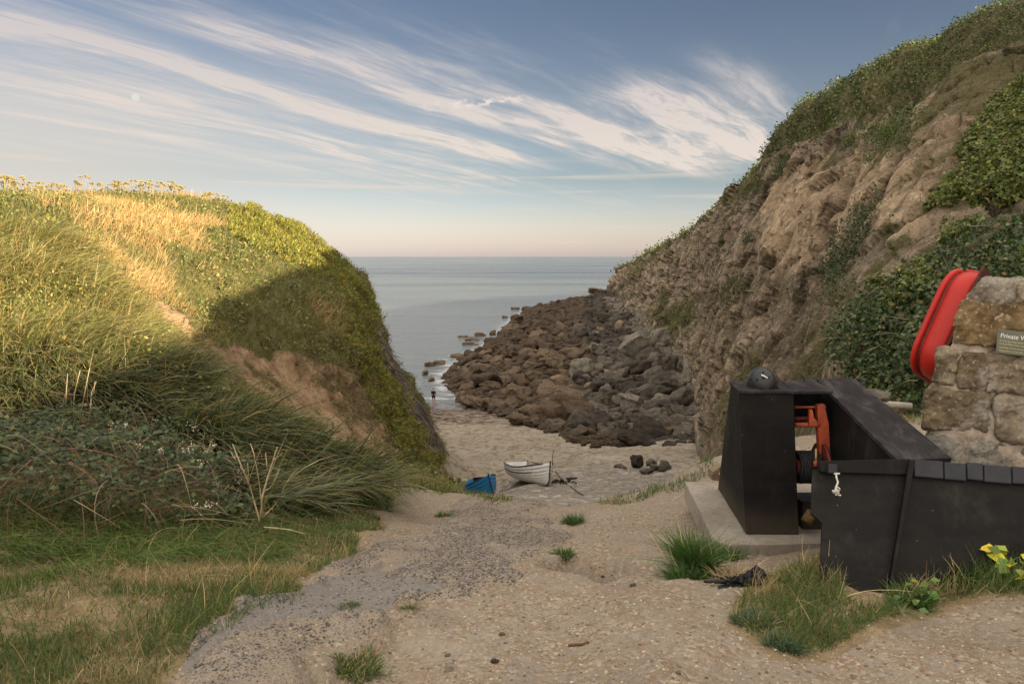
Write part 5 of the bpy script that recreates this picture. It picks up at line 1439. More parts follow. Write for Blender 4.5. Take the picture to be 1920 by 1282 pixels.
# small rubble between them
for _ in range(2600):
    Y = 45.5 * (250 / 45.5) ** rk.rand(); sx_ = shore_x(Y); cx_ = cliff_x(Y) + 2
    x = sx_ + (cx_ - sx_) * rk.rand(); r = rk.uniform(0.18, 0.5)
    t = (x - sx_) / (cx_ - sx_)
    kind = 'b' if t < 0.5 else ('d' if rk.rand() < .7 else 'g')
    V, F, _m = ROCK_MESH[rk.randint(22)]
    z = max(float(hbeach(np.array([x]), np.array([Y]))[0]) if Y > 54 else float(gz(Y)), SEA_Z - 0.1) + r * 0.3
    stuff_parts.setdefault(kind, []).append((rcube(3, 2.5)[0] * 0 + 0, None, {}) if False else (V * np.array((r, r * .9, r * .6)) + np.array((x, Y, z)), F, {}))
for kind, P in stuff_parts.items():
    v, f, _a = join_np(P)
    obj('rubble', mesh_np('rubble', v, f, True), {'b': B_, 'd': D_, 'g': G_, 't': TN}[kind], None,
        {'b': 'small brown stones filling gaps between the seaward boulders', 'd': 'small dark stones filling gaps between the black boulders', 'g': 'small grey stones below the cliff', 't': 'small tan stones in the boulder field'}[kind], 'rubble', None, 'stuff')
# ================================================================== vegetation
vr = np.random.RandomState(21)
def leaf_mat(name, trans=0.28, rough=0.6, spec=0.25, gain=1.45):
    m = bpy.data.materials.new(name); m.use_nodes = True
    T = NT(m.node_tree); b = T.n['Principled BSDF']; out = T.n['Material Output']
    b.inputs['Roughness'].default_value = rough; b.inputs['Specular IOR Level'].default_value = spec
    c = T.mix(1.0, attr(T, 'tint', 'Color'), (gain, gain, gain), 'MULTIPLY')
    T.put(b.inputs['Base Color'], c)
    tr = T.add('ShaderNodeBsdfTranslucent'); T.put(tr.inputs['Color'], T.mix(1.0, c, (1.0, 1.05, 0.7), 'MULTIPLY'))
    mx = T.add('ShaderNodeMixShader'); mx.inputs[0].default_value = trans
    T.l.new(b.outputs[0], mx.inputs[1]); T.l.new(tr.outputs[0], mx.inputs[2]); T.l.new(mx.outputs[0], out.inputs[0])
    return m
M_GRASS = leaf_mat('grass_blades', 0.35); M_STRAP = leaf_mat('strap_leaves', 0.28, 0.48, 0.3); M_LEAF = leaf_mat('leaves', 0.22, 0.5, 0.3); M_DRY = leaf_mat('dry_stems', 0.1, 0.8, 0.1)

def scatter(Gr, w, n=None, seed=1):
    """random points on a grid surface, w = wanted number per square metre at each vertex; returns points, normals, cell indices"""
    r = np.random.RandomState(seed)
    a, b, c, d = Gr[:-1, :-1], Gr[:-1, 1:], Gr[1:, 1:], Gr[1:, :-1]
    nn = np.cross(c - a, d - b); area = 0.5 * np.linalg.norm(nn, axis=-1)
    ww = area * 0.25 * (w[:-1, :-1] + w[:-1, 1:] + w[1:, 1:] + w[1:, :-1])
    tot = ww.sum(); k = int(tot if n is None else min(n, 10 ** 9))
    cdf = np.cumsum(ww.ravel()); idx = np.searchsorted(cdf, r.rand(k) * cdf[-1])
    idx = np.clip(idx, 0, cdf.size - 1)
    i, j = np.unravel_index(idx, ww.shape)
    s, t = r.rand(k, 1), r.rand(k, 1)
    P = a[i, j] * (1 - s) * (1 - t) + b[i, j] * (1 - s) * t + c[i, j] * s * t + d[i, j] * s * (1 - t)
    N = nn[i, j]; N = N / (np.linalg.norm(N, axis=1, keepdims=True) + 1e-9)
    N = np.where(N[:, 2:] < 0, -N, N)
    return P, N, (i, j)
def unit(v): return v / (np.linalg.norm(v, axis=-1, keepdims=True) + 1e-9)
def tints(n, cols, wts, jit=0.18, r=vr):
    cols = np.array(cols); k = r.choice(len(cols), n, p=np.array(wts) / np.sum(wts))
    return np.clip(cols[k] * (1 + jit * r.normal(size=(n, 1))) * (1 + 0.06 * r.normal(size=(n, 3))), 0.004, 0.9)
def blades(P, up, L, wd, lean, bend, segs=4, tint=None, tip=None, r=vr, droop=0.0):
    """ribbons growing from P along UP (n,3), curving towards LEAN (n,3)"""
    n = len(P); L = np.broadcast_to(L, (n,)); wd = np.broadcast_to(wd, (n,)); bend = np.broadcast_to(bend, (n,))
    side = unit(np.cross(up, unit(lean + 0.6 * r.normal(size=(n, 3)))))
    V = np.empty((n, segs + 1, 2, 3)); C = np.empty((n, segs + 1, 2, 3))
    for k in range(segs + 1):
        s = k / segs
        p = P + up * (L * s)[:, None] * (1 - 0.25 * bend[:, None] * s) + lean * (L * bend * s * s)[:, None]
        p[:, 2] -= droop * L * s ** 3
        h = (wd * 0.5 * (1 - s ** 2.2) + 0.0004)[:, None] * side
        V[:, k, 0] = p - h; V[:, k, 1] = p + h
        c = tint if tip is None else tint + (tip - tint) * s ** 1.6
        C[:, k, 0] = c; C[:, k, 1] = c
    o = (np.arange(n) * (segs + 1) * 2)[:, None]
    q = np.concatenate([np.array([[2 * k, 2 * k + 1, 2 * k + 3, 2 * k + 2]]) for k in range(segs)])
    F = (o[:, :, None] + q[None]).reshape(-1, 4)
    return V.reshape(-1, 3), F, {'tint': C.reshape(-1, 3)}
def leaves(P, ax, nm, size, asp=0.7, tint=None, fold=0.15, r=vr):
    n = len(P); size = np.broadcast_to(size, (n,))[:, None]
    ax = unit(ax); sd = unit(np.cross(ax, nm)); nm = np.cross(sd, ax)
    b = P; t = P + ax * size; m = P + ax * size * 0.42
    V = np.stack([b, m - sd * size * asp * 0.5 + nm * size * fold, t - nm * size * 0.08, m + sd * size * asp * 0.5 + nm * size * fold], 1)
    F = np.arange(n * 4).reshape(n, 4)
    return V.reshape(-1, 3), F, {'tint': np.repeat(tint, 4, 0)}
def stuff(name, parts, mat, label, kind='stuff', parent=None, cat=None, group=None, smooth=False):
    v, f, a = join_np(parts)
    return obj(name, mesh_np(name, v, f, smooth, a), mat, parent, label, cat, group, kind)
LPX, LPY = proj(G)
CPX, CPY = proj(CG)
def pmask(X, Y, poly, jit=0.0, P=None, sc=0.8):
    if jit and P is not None:
        X = X + jit * fbm(P[..., 0] * sc, P[..., 1] * sc, P[..., 2] * sc, 3, 151); Y = Y + jit * fbm(P[..., 0] * sc + 31, P[..., 1] * sc, P[..., 2] * sc, 3, 153)
    return inpoly(X, Y, poly).astype(float)
inview = ((LPX > -800) & (LPX < 2080) & (LPY < 1420) & (GY > 1.8)).astype(float)
hillm = (d_edge < 0.05).astype(float)
GN = grid_normals(G); GN = np.where(GN[..., 2:] < 0, -GN, GN)
patch = fbm(GXf * 0.45, GYf * 0.45, GZf * 0.45, 4, 161)
patch2 = fbm(GXf * 1.3 + 9, GYf * 1.3, GZf, 4, 163)

# ---- zones of the near bank and hill, outlined on the photograph, growing on the ground there
Z_STRAP = pmask(LPX, LPY, [(-900, 430), (60, 425), (150, 470), (215, 560), (290, 650), (420, 770), (520, 835), (640, 880), (705, 905), (712, 945), (640, 972), (560, 975), (470, 960), (430, 900), (360, 850), (280, 800), (150, 760), (-900, 740)], 14, G) * hillm * (GY < 16.5)
Z_BRAMBLE = pmask(LPX, LPY, [(-900, 735), (60, 735), (200, 765), (300, 810), (390, 860), (450, 930), (470, 990), (300, 1000), (-900, 990)], 12, G) * (GY < 9)
Z_MAT = np.maximum(pmask(LPX, LPY, [(425, 395), (520, 400), (600, 450), (650, 505), (705, 585), (690, 640), (655, 600), (640, 540), (560, 500), (470, 470), (425, 440)], 10, G),
                   pmask(LPX, LPY, [(640, 590), (665, 585), (700, 640), (740, 720), (785, 800), (835, 850), (842, 900), (800, 905), (755, 880), (715, 800), (680, 720), (648, 670)], 8, G)) * hillm * (GY > 25)
Z_MAT = np.maximum(Z_MAT, pmask(LPX, LPY, [(790, 780), (815, 795), (838, 850), (842, 900), (815, 890), (822, 840)], 4, G) * hillm * (GY > 25))
Z_DEAD = mat_mask.astype(float)
bare_s = sstep(bare + 0.35 * patch2, 0.35, 0.75)
vegm = hillm * inview * (1 - bare_s) * (1 - Z_DEAD)
Z_GRASS = vegm * (1 - Z_STRAP) * (1 - 0.8 * Z_MAT) * (1 - Z_BRAMBLE * (GY < 8))
dryz = np.clip(pmask(LPX, LPY, [(60, 370), (330, 385), (600, 440), (560, 470), (420, 430), (320, 500), (300, 620), (240, 600), (200, 520), (120, 440), (50, 420)], 30, G, 0.4) + 0.6 * patch, 0, 1)

# strap-leaved bank: long narrow leaves swept over towards the path
P, N, (ci, cj) = scatter(G, Z_STRAP * inview * np.interp(GY, [5, 9, 14, 17], [1250, 950, 520, 320]), None, 2)
n = len(P); pxl, pyl = proj(P)
up = unit(N * 0.55 + np.array((0.25, -0.15, 0.7)) + 0.25 * vr.normal(size=(n, 3)))
sw_ = np.stack([0.85 + 0.3 * fbm(P[:, 0] * .5, P[:, 1] * .5, 0, 2, 5), -0.35 + 0.5 * fbm(P[:, 0] * .5, P[:, 1] * .5, 3, 2, 6), np.full(n, -0.35)], 1)
lean = unit(sw_ + 0.35 * vr.normal(size=(n, 3)))
L = vr.uniform(0.38, 0.85, n) * (0.85 + 0.3 * fbm(P[:, 0], P[:, 1], 0, 2, 7)) * np.interp(P[:, 1], [5, 7, 17], [0.8, 1, 1.0])
lit_noise = fbm(P[:, 0] * .6, P[:, 1] * .6, 9, 3, 8)
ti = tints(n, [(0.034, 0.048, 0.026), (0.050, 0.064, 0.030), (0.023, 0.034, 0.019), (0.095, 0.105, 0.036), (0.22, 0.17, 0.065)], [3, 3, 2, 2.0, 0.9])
sunlit_ = sstep(P[:, 1] - 0.9 * (P[:, 0] + 4.5) + 1.5 * lit_noise, 8.6, 11.0)[:, None]  # sun and shade put into the tint: straw where lit, dark blue-green below
ti = ti * (1 - sunlit_ * 0.7) + sunlit_ * 0.7 * tints(n, [(0.185, 0.170, 0.050), (0.25, 0.215, 0.068), (0.115, 0.120, 0.036), (0.36, 0.275, 0.12)], [3, 2, 2, 1.3])
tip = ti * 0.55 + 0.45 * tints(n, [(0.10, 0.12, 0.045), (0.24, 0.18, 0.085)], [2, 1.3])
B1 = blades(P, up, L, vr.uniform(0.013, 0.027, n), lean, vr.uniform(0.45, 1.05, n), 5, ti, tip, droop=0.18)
P, N, _ = scatter(G, Z_STRAP * inview * 22, None, 3); n = len(P)
B2 = blades(P, unit(np.array((0.1, -0.05, 1.0)) + 0.2 * vr.normal(size=(n, 3))), vr.uniform(0.4, 0.75, n), 0.006, unit(np.array((0.8, -0.3, -0.1)) + 0.4 * vr.normal(size=(n, 3))), vr.uniform(0.1, 0.6, n), 5,
            tints(n, [(0.30, 0.22, 0.11), (0.36, 0.29, 0.16), (0.22, 0.12, 0.05)], [2, 2, 1]))
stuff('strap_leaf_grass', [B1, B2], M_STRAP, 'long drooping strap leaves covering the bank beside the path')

# dry and green grass of the hill
P, N, (ci, cj) = scatter(G, Z_GRASS * inview * (GY < 50) * np.interp(GY, [4, 8, 14, 20, 36, 50], [600, 420, 300, 210, 120, 0]), None, 4)
n = len(P); dz_ = dryz[ci, cj] + 0.35 * vr.rand(n) - 0.15
gcol = tints(n, [(0.075, 0.098, 0.030), (0.105, 0.118, 0.036), (0.055, 0.075, 0.026), (0.15, 0.135, 0.055)], [3, 2, 2, 1.5])
dcol = tints(n, [(0.36, 0.26, 0.125), (0.30, 0.21, 0.095), (0.42, 0.31, 0.17), (0.24, 0.15, 0.07)], [3, 3, 1.5, 1.5])
k = sstep(dz_, 0.35, 0.75)[:, None]
ti = gcol * (1 - k) + dcol * k
up = unit(N * 0.5 + np.array((0.05, -0.05, 0.8)) + 0.35 * vr.normal(size=(n, 3)))
lean = unit(np.array((0.7, -0.35, -0.3)) + 0.5 * vr.normal(size=(n, 3)))
L = vr.uniform(0.14, 0.36, n) * np.interp(P[:, 1], [4, 9, 20], [0.6, 0.9, 1.1]) * (0.8 + 0.5 * k[:, 0])
stuff('hill_grass', [blades(P, up, L, np.interp(P[:, 1], [4, 10, 36], [0.006, 0.011, 0.022]), lean, vr.uniform(0.2, 0.9, n), 3, ti, ti * 0.6 + 0.4 * dcol)], M_GRASS, 'mixed green and straw coloured grass over the rounded hill')

# leafy herbs and low bramble on the slope
P, N, (ci, cj) = scatter(G, vegm * (GY > 12) * (GY < 48) * (1 - dryz * 0.75) * (1 - Z_STRAP) * sstep(patch2 + 0.4 * patch, -0.25, 0.35) * np.interp(GY, [12, 20, 36, 48], [330, 240, 150, 60]), None, 5)
n = len(P); P = P + N * (vr.rand(n) ** 1.5 * 0.28)[:, None]
ti = tints(n, [(0.070, 0.082, 0.026), (0.105, 0.110, 0.030), (0.045, 0.058, 0.022), (0.16, 0.145, 0.045), (0.20, 0.14, 0.055)], [3, 3, 2, 1.5, .6])
LV = leaves(P, vr.normal(size=(n, 3)) + N * 0.5, unit(N + 0.7 * vr.normal(size=(n, 3))), vr.uniform(0.05, 0.12, n), 0.75, ti)
P, N, (ci, cj) = scatter(G, Z_STRAP * inview * sstep(patch2, 0.1, 0.5) * (GY > 8.5) * 260, None, 6)      # patches of broader leaves on the lit bank
n = len(P); P = P + N * (0.15 + vr.rand(n) * 0.4)[:, None]
ti = tints(n, [(0.12, 0.120, 0.032), (0.16, 0.150, 0.040), (0.08, 0.09, 0.026)], [3, 2, 2])
LV2 = leaves(P, vr.normal(size=(n, 3)) + N * 0.6, unit(N + 0.6 * vr.normal(size=(n, 3))), vr.uniform(0.04, 0.075, n), 0.5, ti)
stuff('hill_herbs', [LV, LV2], M_LEAF, 'low leafy herbs scattered through the hill grass')

# fleshy creeping mat on the shoulder and the rib above the beach
P, N, (ci, cj) = scatter(G, Z_MAT * inview * (1 - Z_DEAD * 0.92) * 620, None, 7)
n = len(P)
P = P + N * (vr.rand(n) * 0.20 + 0.22 * (fbm(P[:, 0] * 1.7, P[:, 1] * 1.7, P[:, 2] * 1.7, 3, 9) > 0.15))[:, None]
ti = tints(n, [(0.115, 0.118, 0.020), (0.16, 0.150, 0.024), (0.070, 0.085, 0.019), (0.20, 0.12, 0.035), (0.22, 0.19, 0.045)], [4, 3, 3, 0.8, 0.8])
stuff('creeping_mat', [blades(P, unit(N + 0.8 * vr.normal(size=(n, 3))), vr.uniform(0.07, 0.15, n), vr.uniform(0.022, 0.036, n), unit(N + np.array((0, 0, 0.6))), 0.3, 2, ti)], M_LEAF, 'fleshy green creeping mat hanging over the shoulder of the hill')
# dead stems of the mat on the end of the hill
P, N, (ci, cj) = scatter(G, Z_DEAD * inview * 80, None, 8)
n = len(P)
ti = tints(n, [(0.085, 0.068, 0.060), (0.15, 0.125, 0.115), (0.05, 0.038, 0.034), (0.20, 0.17, 0.155)], [3, 2, 2, 1])
stuff('dead_mat_stems', [blades(P, unit(np.array((0.35, 0, -1.0)) + 0.35 * vr.normal(size=(n, 3)) + N * 0.4), vr.uniform(0.3, 0.9, n), 0.028, unit(np.array((0.2, 0, -1.0)) + 0.4 * vr.normal(size=(n, 3))), 0.4, 4, ti)], M_DRY, 'grey dead trailing stems on the end of the hill')
# scraps of green on the bare earth
P, N, (ci, cj) = scatter(G, hillm * inview * bare * sstep(patch2 + 0.3 * patch, -0.05, 0.3) * 420, None, 9)
n = len(P); ti = tints(n, [(0.075, 0.09, 0.032), (0.16, 0.12, 0.06), (0.11, 0.085, 0.045)], [2, 2, 2])
stuff('face_grass', [blades(P, unit(N + np.array((0, 0, 0.2)) + 0.4 * vr.normal(size=(n, 3))), vr.uniform(0.12, 0.34, n), 0.016, unit(np.array((0.2, -0.2, -1)) + 0.4 * vr.normal(size=(n, 3))), 0.8, 3, ti)], M_GRASS, 'thin hanging grass tufts on the bare earth face')

# ---- short turf beside the path
lawn_px = pmask(LPX, LPY, [(-900, 930), (300, 960), (520, 975), (700, 945), (722, 985), (690, 1010), (650, 1040), (600, 1066), (560, 1102), (470, 1155), (395, 1202), (340, 1245), (300, 1300), (200, 1500), (-900, 1500)], 26, G, 2.2)
verge_px = np.maximum(pmask(LPX, LPY, [(690, 925), (720, 895), (790, 900), (850, 905), (935, 930), (965, 938), (930, 945), (860, 925), (760, 920), (712, 960)], 6, G, 3) * (GY < 25), pmask(LPX, LPY, [(1120, 942), (1200, 925), (1290, 893), (1335, 850), (1350, 880), (1290, 915), (1220, 932), (1170, 945)], 5, G, 3) * (GY < 11))
post_px = pmask(LPX, LPY, [(1385, 1135), (1430, 1090), (1500, 1060), (1560, 1040), (1562, 1110), (1620, 1150), (1665, 1150), (1700, 1085), (1800, 1030), (1990, 990), (2100, 1040), (2100, 1090), (1880, 1100), (1800, 1110), (1700, 1150), (1640, 1180), (1560, 1225), (1450, 1225), (1385, 1185)], 22, G, 2.6)
yard_px = pmask(LPX, LPY, [(1640, 755), (1760, 755), (1760, 800), (1660, 800)], 6, G, 1) * (GY > 8) * (GY < 13)
patchL = fbm(GXf * 2.1, GYf * 2.1, 0, 4, 171)
notar = 1 - (tarf > 0.4) * np.where(plain + 0.5 * patchL > 0.55, 0.75, 1.0)
wL = lawn_px * notar * np.clip(0.85 + 0.8 * patchL - 0.25 * sstep(LPY, 1130, 1282), 0.30, 1.2)
P, N, (ci, cj) = scatter(G, (wL * np.interp(GY, [2.5, 4, 6, 9], [9500, 7500, 4200, 1800]) + verge_px * np.interp(GY, [5, 9, 14, 25], [900, 650, 300, 120]) + 1.2 * post_px * np.clip(0.85 + 0.7 * patchL, 0.15, 1) * 9000 + yard_px * 400) * inview * (GY < 26) * (GX < 9), None, 10)
n = len(P); drym = sstep(fbm(P[:, 0] * 1.5, P[:, 1] * 1.5, 4, 3, 173) + 0.25 * vr.normal(size=n), 0.05, 0.45)[:, None]
ti = tints(n, [(0.060, 0.092, 0.026), (0.085, 0.108, 0.030), (0.045, 0.070, 0.026), (0.11, 0.115, 0.040)], [3, 3, 2, 1]) * (1 - drym) + tints(n, [(0.24, 0.185, 0.095), (0.31, 0.245, 0.14), (0.17, 0.125, 0.06)], [3, 2, 2]) * drym
L = vr.uniform(0.018, 0.060, n) * (0.75 + 0.5 * sstep(fbm(P[:, 0] * 1.1, P[:, 1] * 1.1, 8, 3, 174), -0.2, 0.5)) * np.interp(P[:, 1], [2.5, 5, 12], [1, 1.15, 1.9]) * np.where((P[:, 0] > 1.0) & (P[:, 1] < 6), 1.75, 1.0)
stuff('turf', [blades(P, unit(N * 0.3 + np.array((0, 0, 0.8)) + 0.55 * vr.normal(size=(n, 3))), L, np.interp(P[:, 1], [2.5, 5, 12], [0.0026, 0.0042, 0.011]), unit(vr.normal(size=(n, 3)) + np.array((0.2, 0, -0.1))), vr.uniform(0.2, 1.0, n), 3, ti)], M_GRASS, 'short worn turf with straw coloured blades along the path edge')
# long soft grass lying over at the foot of the bramble, and bents
long_px = pmask(LPX, LPY, [(-900, 925), (60, 925), (260, 950), (480, 975), (560, 985), (520, 1040), (300, 1060), (60, 1075), (-900, 1080)], 22, G, 2)
P, N, (ci, cj) = scatter(G, long_px * inview * 1500, None, 11); n = len(P)
ti = tints(n, [(0.060, 0.100, 0.022), (0.090, 0.125, 0.030), (0.045, 0.075, 0.022), (0.15, 0.135, 0.05)], [3, 3, 2, 1])
Q1 = blades(P, unit(np.array((0.25, -0.3, 0.8)) + 0.3 * vr.normal(size=(n, 3))), vr.uniform(0.14, 0.34, n), 0.0042, unit(np.array((0.8, -0.45, -0.45)) + 0.35 * vr.normal(size=(n, 3))), vr.uniform(0.5, 1.1, n), 5, ti, droop=0.15)
P, N, (ci, cj) = scatter(G, (np.maximum(lawn_px, long_px) * sstep(patchL, -0.1, 0.3) * 40 + post_px * 50 + long_px * 40) * inview * (GY < 9), None, 12); n = len(P)
ti = tints(n, [(0.36, 0.28, 0.15), (0.44, 0.36, 0.21), (0.28, 0.19, 0.09)], [3, 2, 2])
Q2 = blades(P, unit(np.array((0.2, -0.05, 0.9)) + 0.45 * vr.normal(size=(n, 3))), vr.uniform(0.10, 0.28, n), 0.0021, unit(vr.normal(size=(n, 3)) + np.array((0.5, 0, 0))), vr.uniform(0.1, 0.7, n), 5, ti)
stuff('long_grass', [Q1, Q2], M_GRASS, 'longer soft grass lying over below the bramble with pale bents')

# ---- bramble on the bank
P, N, _ = scatter(G, Z_BRAMBLE * inview * 480, None, 13); n = len(P)
def bramble_height(p): return 0.16 + 0.30 * sstep(fbm(p[:, 0] * 1.4, p[:, 1] * 1.4, 0, 3, 181), -0.5, 0.6)
P0 = P.copy(); hgt = bramble_height(P) * vr.rand(n) ** 0.45
bb0 = np.array((float(P[:, 0].mean()), float(P[:, 1].mean()), float(P[:, 2].mean())))
br = empty('bramble', bb0, 'tangled bramble with round green leaves and bare brown stems over the near bank', 'bramble')
P = P + N * hgt[:, None] + np.array((0.10, -0.12, 0)) * hgt[:, None]
par = []
for k in range(3):                                            # leaves in threes
    az = vr.rand(n) * 6.28 + k * 2.1
    dirs = np.stack([np.cos(az), np.sin(az), 0.1 * vr.normal(size=n)], 1)
    ti = tints(n, [(0.028, 0.043, 0.014), (0.045, 0.062, 0.018), (0.020, 0.031, 0.012), (0.085, 0.095, 0.028)], [3, 2.5, 2, .6])
    par.append(leaves(P + dirs * 0.006, dirs, unit(np.array((0.15, -0.45, 0.8)) + 0.4 * vr.normal(size=(n, 3))), vr.uniform(0.028, 0.058, n), 0.85, ti, 0.10))
v, f, a = join_np(par); v = v - bb0
obj('leaves', mesh_np('leaves', v, f, False, a), M_LEAF, br)
P, N, _ = scatter(G, Z_BRAMBLE * inview * 240, None, 14); n = len(P)
P = P + N * (bramble_height(P) * vr.rand(n) ** 0.7 * 0.95)[:, None] + np.array((0.08, -0.10, 0))
ti = tints(n, [(0.13, 0.085, 0.055), (0.21, 0.155, 0.10), (0.075, 0.045, 0.03), (0.10, 0.095, 0.045)], [3, 2, 2, 1])
d1 = unit(np.stack([vr.normal(size=n), vr.normal(size=n) * 0.5 - 0.3, vr.normal(size=n) * 0.45], 1))
v, f, a = blades(P, d1, vr.uniform(0.2, 0.6, n), 0.0050, unit(np.stack([vr.normal(size=n), -np.abs(vr.normal(size=n)) * .4, -np.abs(vr.normal(size=n))], 1)), vr.uniform(0.5, 1.3, n), 7, ti)
obj('stems', mesh_np('stems', v - bb0, f, False, a), M_DRY, br)
P, N, _ = scatter(G, Z_BRAMBLE * inview * sstep(LPX, 120, 330) * 9, None, 15); n = len(P); P = P + N * (bramble_height(P) * 1.02)[:, None] + np.array((0.05, -0.12, 0.02))
m_ = 14; PP = np.repeat(P, m_, 0) + vr.normal(size=(n * m_, 3)) * 0.018
ti = tints(n * m_, [(0.50, 0.44, 0.38), (0.36, 0.25, 0.17), (0.62, 0.58, 0.55)], [2, 2, 1])
v, f, a = leaves(PP, vr.normal(size=(n * m_, 3)), unit(vr.normal(size=(n * m_, 3))), 0.013, 0.9, ti)
obj('flowers', mesh_np('flowers', v - bb0, f, False, a), M_LEAF, br, kind='stuff')

# ---- dead stalks standing in the bank
M_STALK = simple_mat('dry_stalk', (0.34, 0.24, 0.11), 0.8, 0.15, 12, 0.35, col2=(0.42, 0.36, 0.26))
def stalk(name, base, lines, label, r=0.0075, cat='dead plant'):
    """lines: polylines of photo pixels, all at the base's distance"""
    Y = base[1]
    root = None
    bm = bmesh.new()
    for L_, rr in lines:
        q = [at(px, py, Y + 0.10 * math.sin(px * 0.7) * (i > 0)) - base for i, (px, py) in enumerate(L_)]
        tube_bm(bm, q, [rr * (1 - 0.6 * i / len(q)) for i in range(len(q))], 6)
    bmesh.ops.recalc_face_normals(bm, faces=bm.faces)
    o = bm_obj(name, bm, M_STALK, None, label=label, cat=cat)
    o.location = base
stalk('dead_stalk', at(488, 985, 5.55), [([(488, 985), (490, 955), (492, 930), (502, 895), (512, 862), (520, 838)], 0.010), ([(488, 980), (478, 945), (468, 910), (455, 880), (445, 855), (436, 832)], 0.008), ([(491, 950), (487, 915), (482, 880), (476, 850), (470, 832)], 0.006),
      ([(496, 920), (506, 915), (516, 900), (524, 880)], 0.004), ([(468, 910), (466, 890), (464, 868)], 0.004), ([(502, 895), (500, 870), (498, 848)], 0.004), ([(489, 975), (500, 962), (512, 950), (520, 940)], 0.005), ([(445, 855), (440, 860), (432, 845)], 0.0035), ([(512, 862), (522, 856), (530, 848)], 0.0035)],
      'dead yellowish branched stalk standing in front of the dark strap leaves')
stalk('dead_stalk', at(168, 790, 7.0), [([(168, 790), (170, 760), (172, 735), (180, 716)], 0.008), ([(171, 745), (176, 735), (178, 716)], 0.005)], 'short pale broken stalk sticking up at the top of the bramble')
stalk('dead_stalk', at(140, 790, 6.9), [([(122, 790), (124, 740), (127, 700)], 0.005), ([(150, 790), (160, 730), (168, 690)], 0.005), ([(137, 790), (139, 740), (150, 695)], 0.004)], 'thin upright reddish stalks behind the bramble in the lit leaves')
stalk('fallen_stalk', at(495, 988, 5.35), [([(495, 988), (520, 990), (545, 993), (572, 1001)], 0.006)], 'pale fallen stalk lying on the turf at the foot of the dead plant', cat='stick')

# ---- dried flower heads along the skyline
def umbel(seed):
    r = np.random.RandomState(seed)
    bm = bmesh.new(); h = 0.50 * r.uniform(0.8, 1.2); tops = []
    top = np.array((r.normal() * .06, r.normal() * .05, h))
    tube_bm(bm, [np.zeros(3), top * np.array((0.3, 0.3, 0.5)), top], 0.012, 5)
    tops.append(top)
    for k in range(r.randint(2, 4)):
        s = r.uniform(0.35, 0.7); q = top * s; e = q + np.array((r.normal() * .12, r.normal() * .12, h * (1 - s) * r.uniform(0.6, 1.0)))
        tube_bm(bm, [q, (q + e) / 2 + (0, 0, -.02), e], 0.008, 5); tops.append(e)
    hbs = []
    for t in tops:
        hb = bmesh.new(); hbs.append(hb)
        for k in range(11):
            q = r.rand() * 6.28; rr = 0.075 * math.sqrt(r.rand()) + 0.01
            e = t + np.array((rr * math.cos(q), rr * math.sin(q), 0.05 + 0.015 * r.rand()))
            tube_bm(hb, [t, e], 0.005, 4)
            bmesh.ops.create_icosphere(hb, subdivisions=1, radius=0.018, matrix=Matrix.Translation(e))
    return bm, hbs
M_UMB = simple_mat('dry_flower_head', (0.30, 0.24, 0.09), 0.85, 0.1, 10, 0.35)
UM = []
for s in range(4):
    a_, b_ = umbel(60 + s)
    ma = bpy.data.meshes.new('dried_umbel'); a_.to_mesh(ma); ma.materials.append(M_UMB); mbs = []
    for h_ in b_:
        mb = bpy.data.meshes.new('seed_head'); h_.to_mesh(mb); mb.materials.append(M_UMB); mbs.append(mb)
    UM.append((ma, mbs))
ur = np.random.RandomState(5)
skyx = np.concatenate([ur.uniform(10, 130, 26), ur.uniform(130, 240, 16), ur.uniform(240, 360, 18), ur.normal(412, 9, 8), ur.normal(290, 12, 6)])
for i, px in enumerate(skyx):
    # the hill's crest along this column
    m = (np.abs(LPX - px) < 3) & (d_edge < 0) & (GY > 18) & (GY < 40)
    if not m.any(): continue
    ii = np.argmin(np.where(m, LPY, 1e9)); p = G.reshape(-1, 3)[ii] + np.array((0, ur.uniform(-1.2, 0.2), -0.03))
    ma, mbs = UM[i % 4]
    o = obj('dried_umbel', ma, None, None, 'dried branching flower stalk with flat seed heads on the crest of the grassy hill', 'wild flower', 'dried flower stalks along the crest')
    o.location = p; o.rotation_euler = (0.15 * ur.normal(), 0.12 + 0.12 * ur.normal(), ur.rand() * 6.28); s_ = ur.uniform(0.6, 1.25); o.scale = (s_, s_, s_)
    for mb in mbs: obj('seed_head', mb, None, o)

# ================================================================== right-hand cliff
cin = ((CPX > 1080) & (CPX < 2120) & (CPY > -160) & (CPY < 1000)).astype(float)
CNN = grid_normals(CG); CNN = CNN * np.where((CNN[..., 0] * -0.8 + CNN[..., 1] * -0.3 + CNN[..., 2] * 0.5) < 0, -1.0, 1.0)[..., None]
cy = np.maximum(CG[..., 1], 6.0)
cpat = fbm(xx * 0.15, yy * 0.15, zz * 0.15, 4, 191); cpat2 = fbm(xx * 0.7, yy * 0.7, zz * 0.7, 3, 193)
# heath and fern along the top
TURF = np.maximum(turfm, 0) * cin
P, N, (ci, cj) = scatter(CG, TURF * 250000 / cy ** 2 * (1 + 0.6 * cpat2), 100000, 31)
n = len(P); s_ = np.clip(P[:, 1] * 0.0030, 0.07, 0.6) * vr.uniform(0.6, 1.5, n)
N = np.where(((N * np.array((-0.8, -0.3, 0.5))).sum(1) < 0)[:, None], -N, N)
P = P + N * (s_ * vr.rand(n) * 1.6)[:, None] + np.array((0, 0, 1.0)) * (s_ * vr.rand(n) * sstep(fbm(P[:, 0] * .4, P[:, 1] * .4, P[:, 2] * .4, 3, 12), 0.0, 0.6) * 2.2)[:, None]
ti = tints(n, [(0.044, 0.062, 0.017), (0.066, 0.088, 0.022), (0.028, 0.040, 0.014), (0.10, 0.105, 0.032), (0.11, 0.085, 0.036)], [3, 3, 2.4, 1, 0.9])
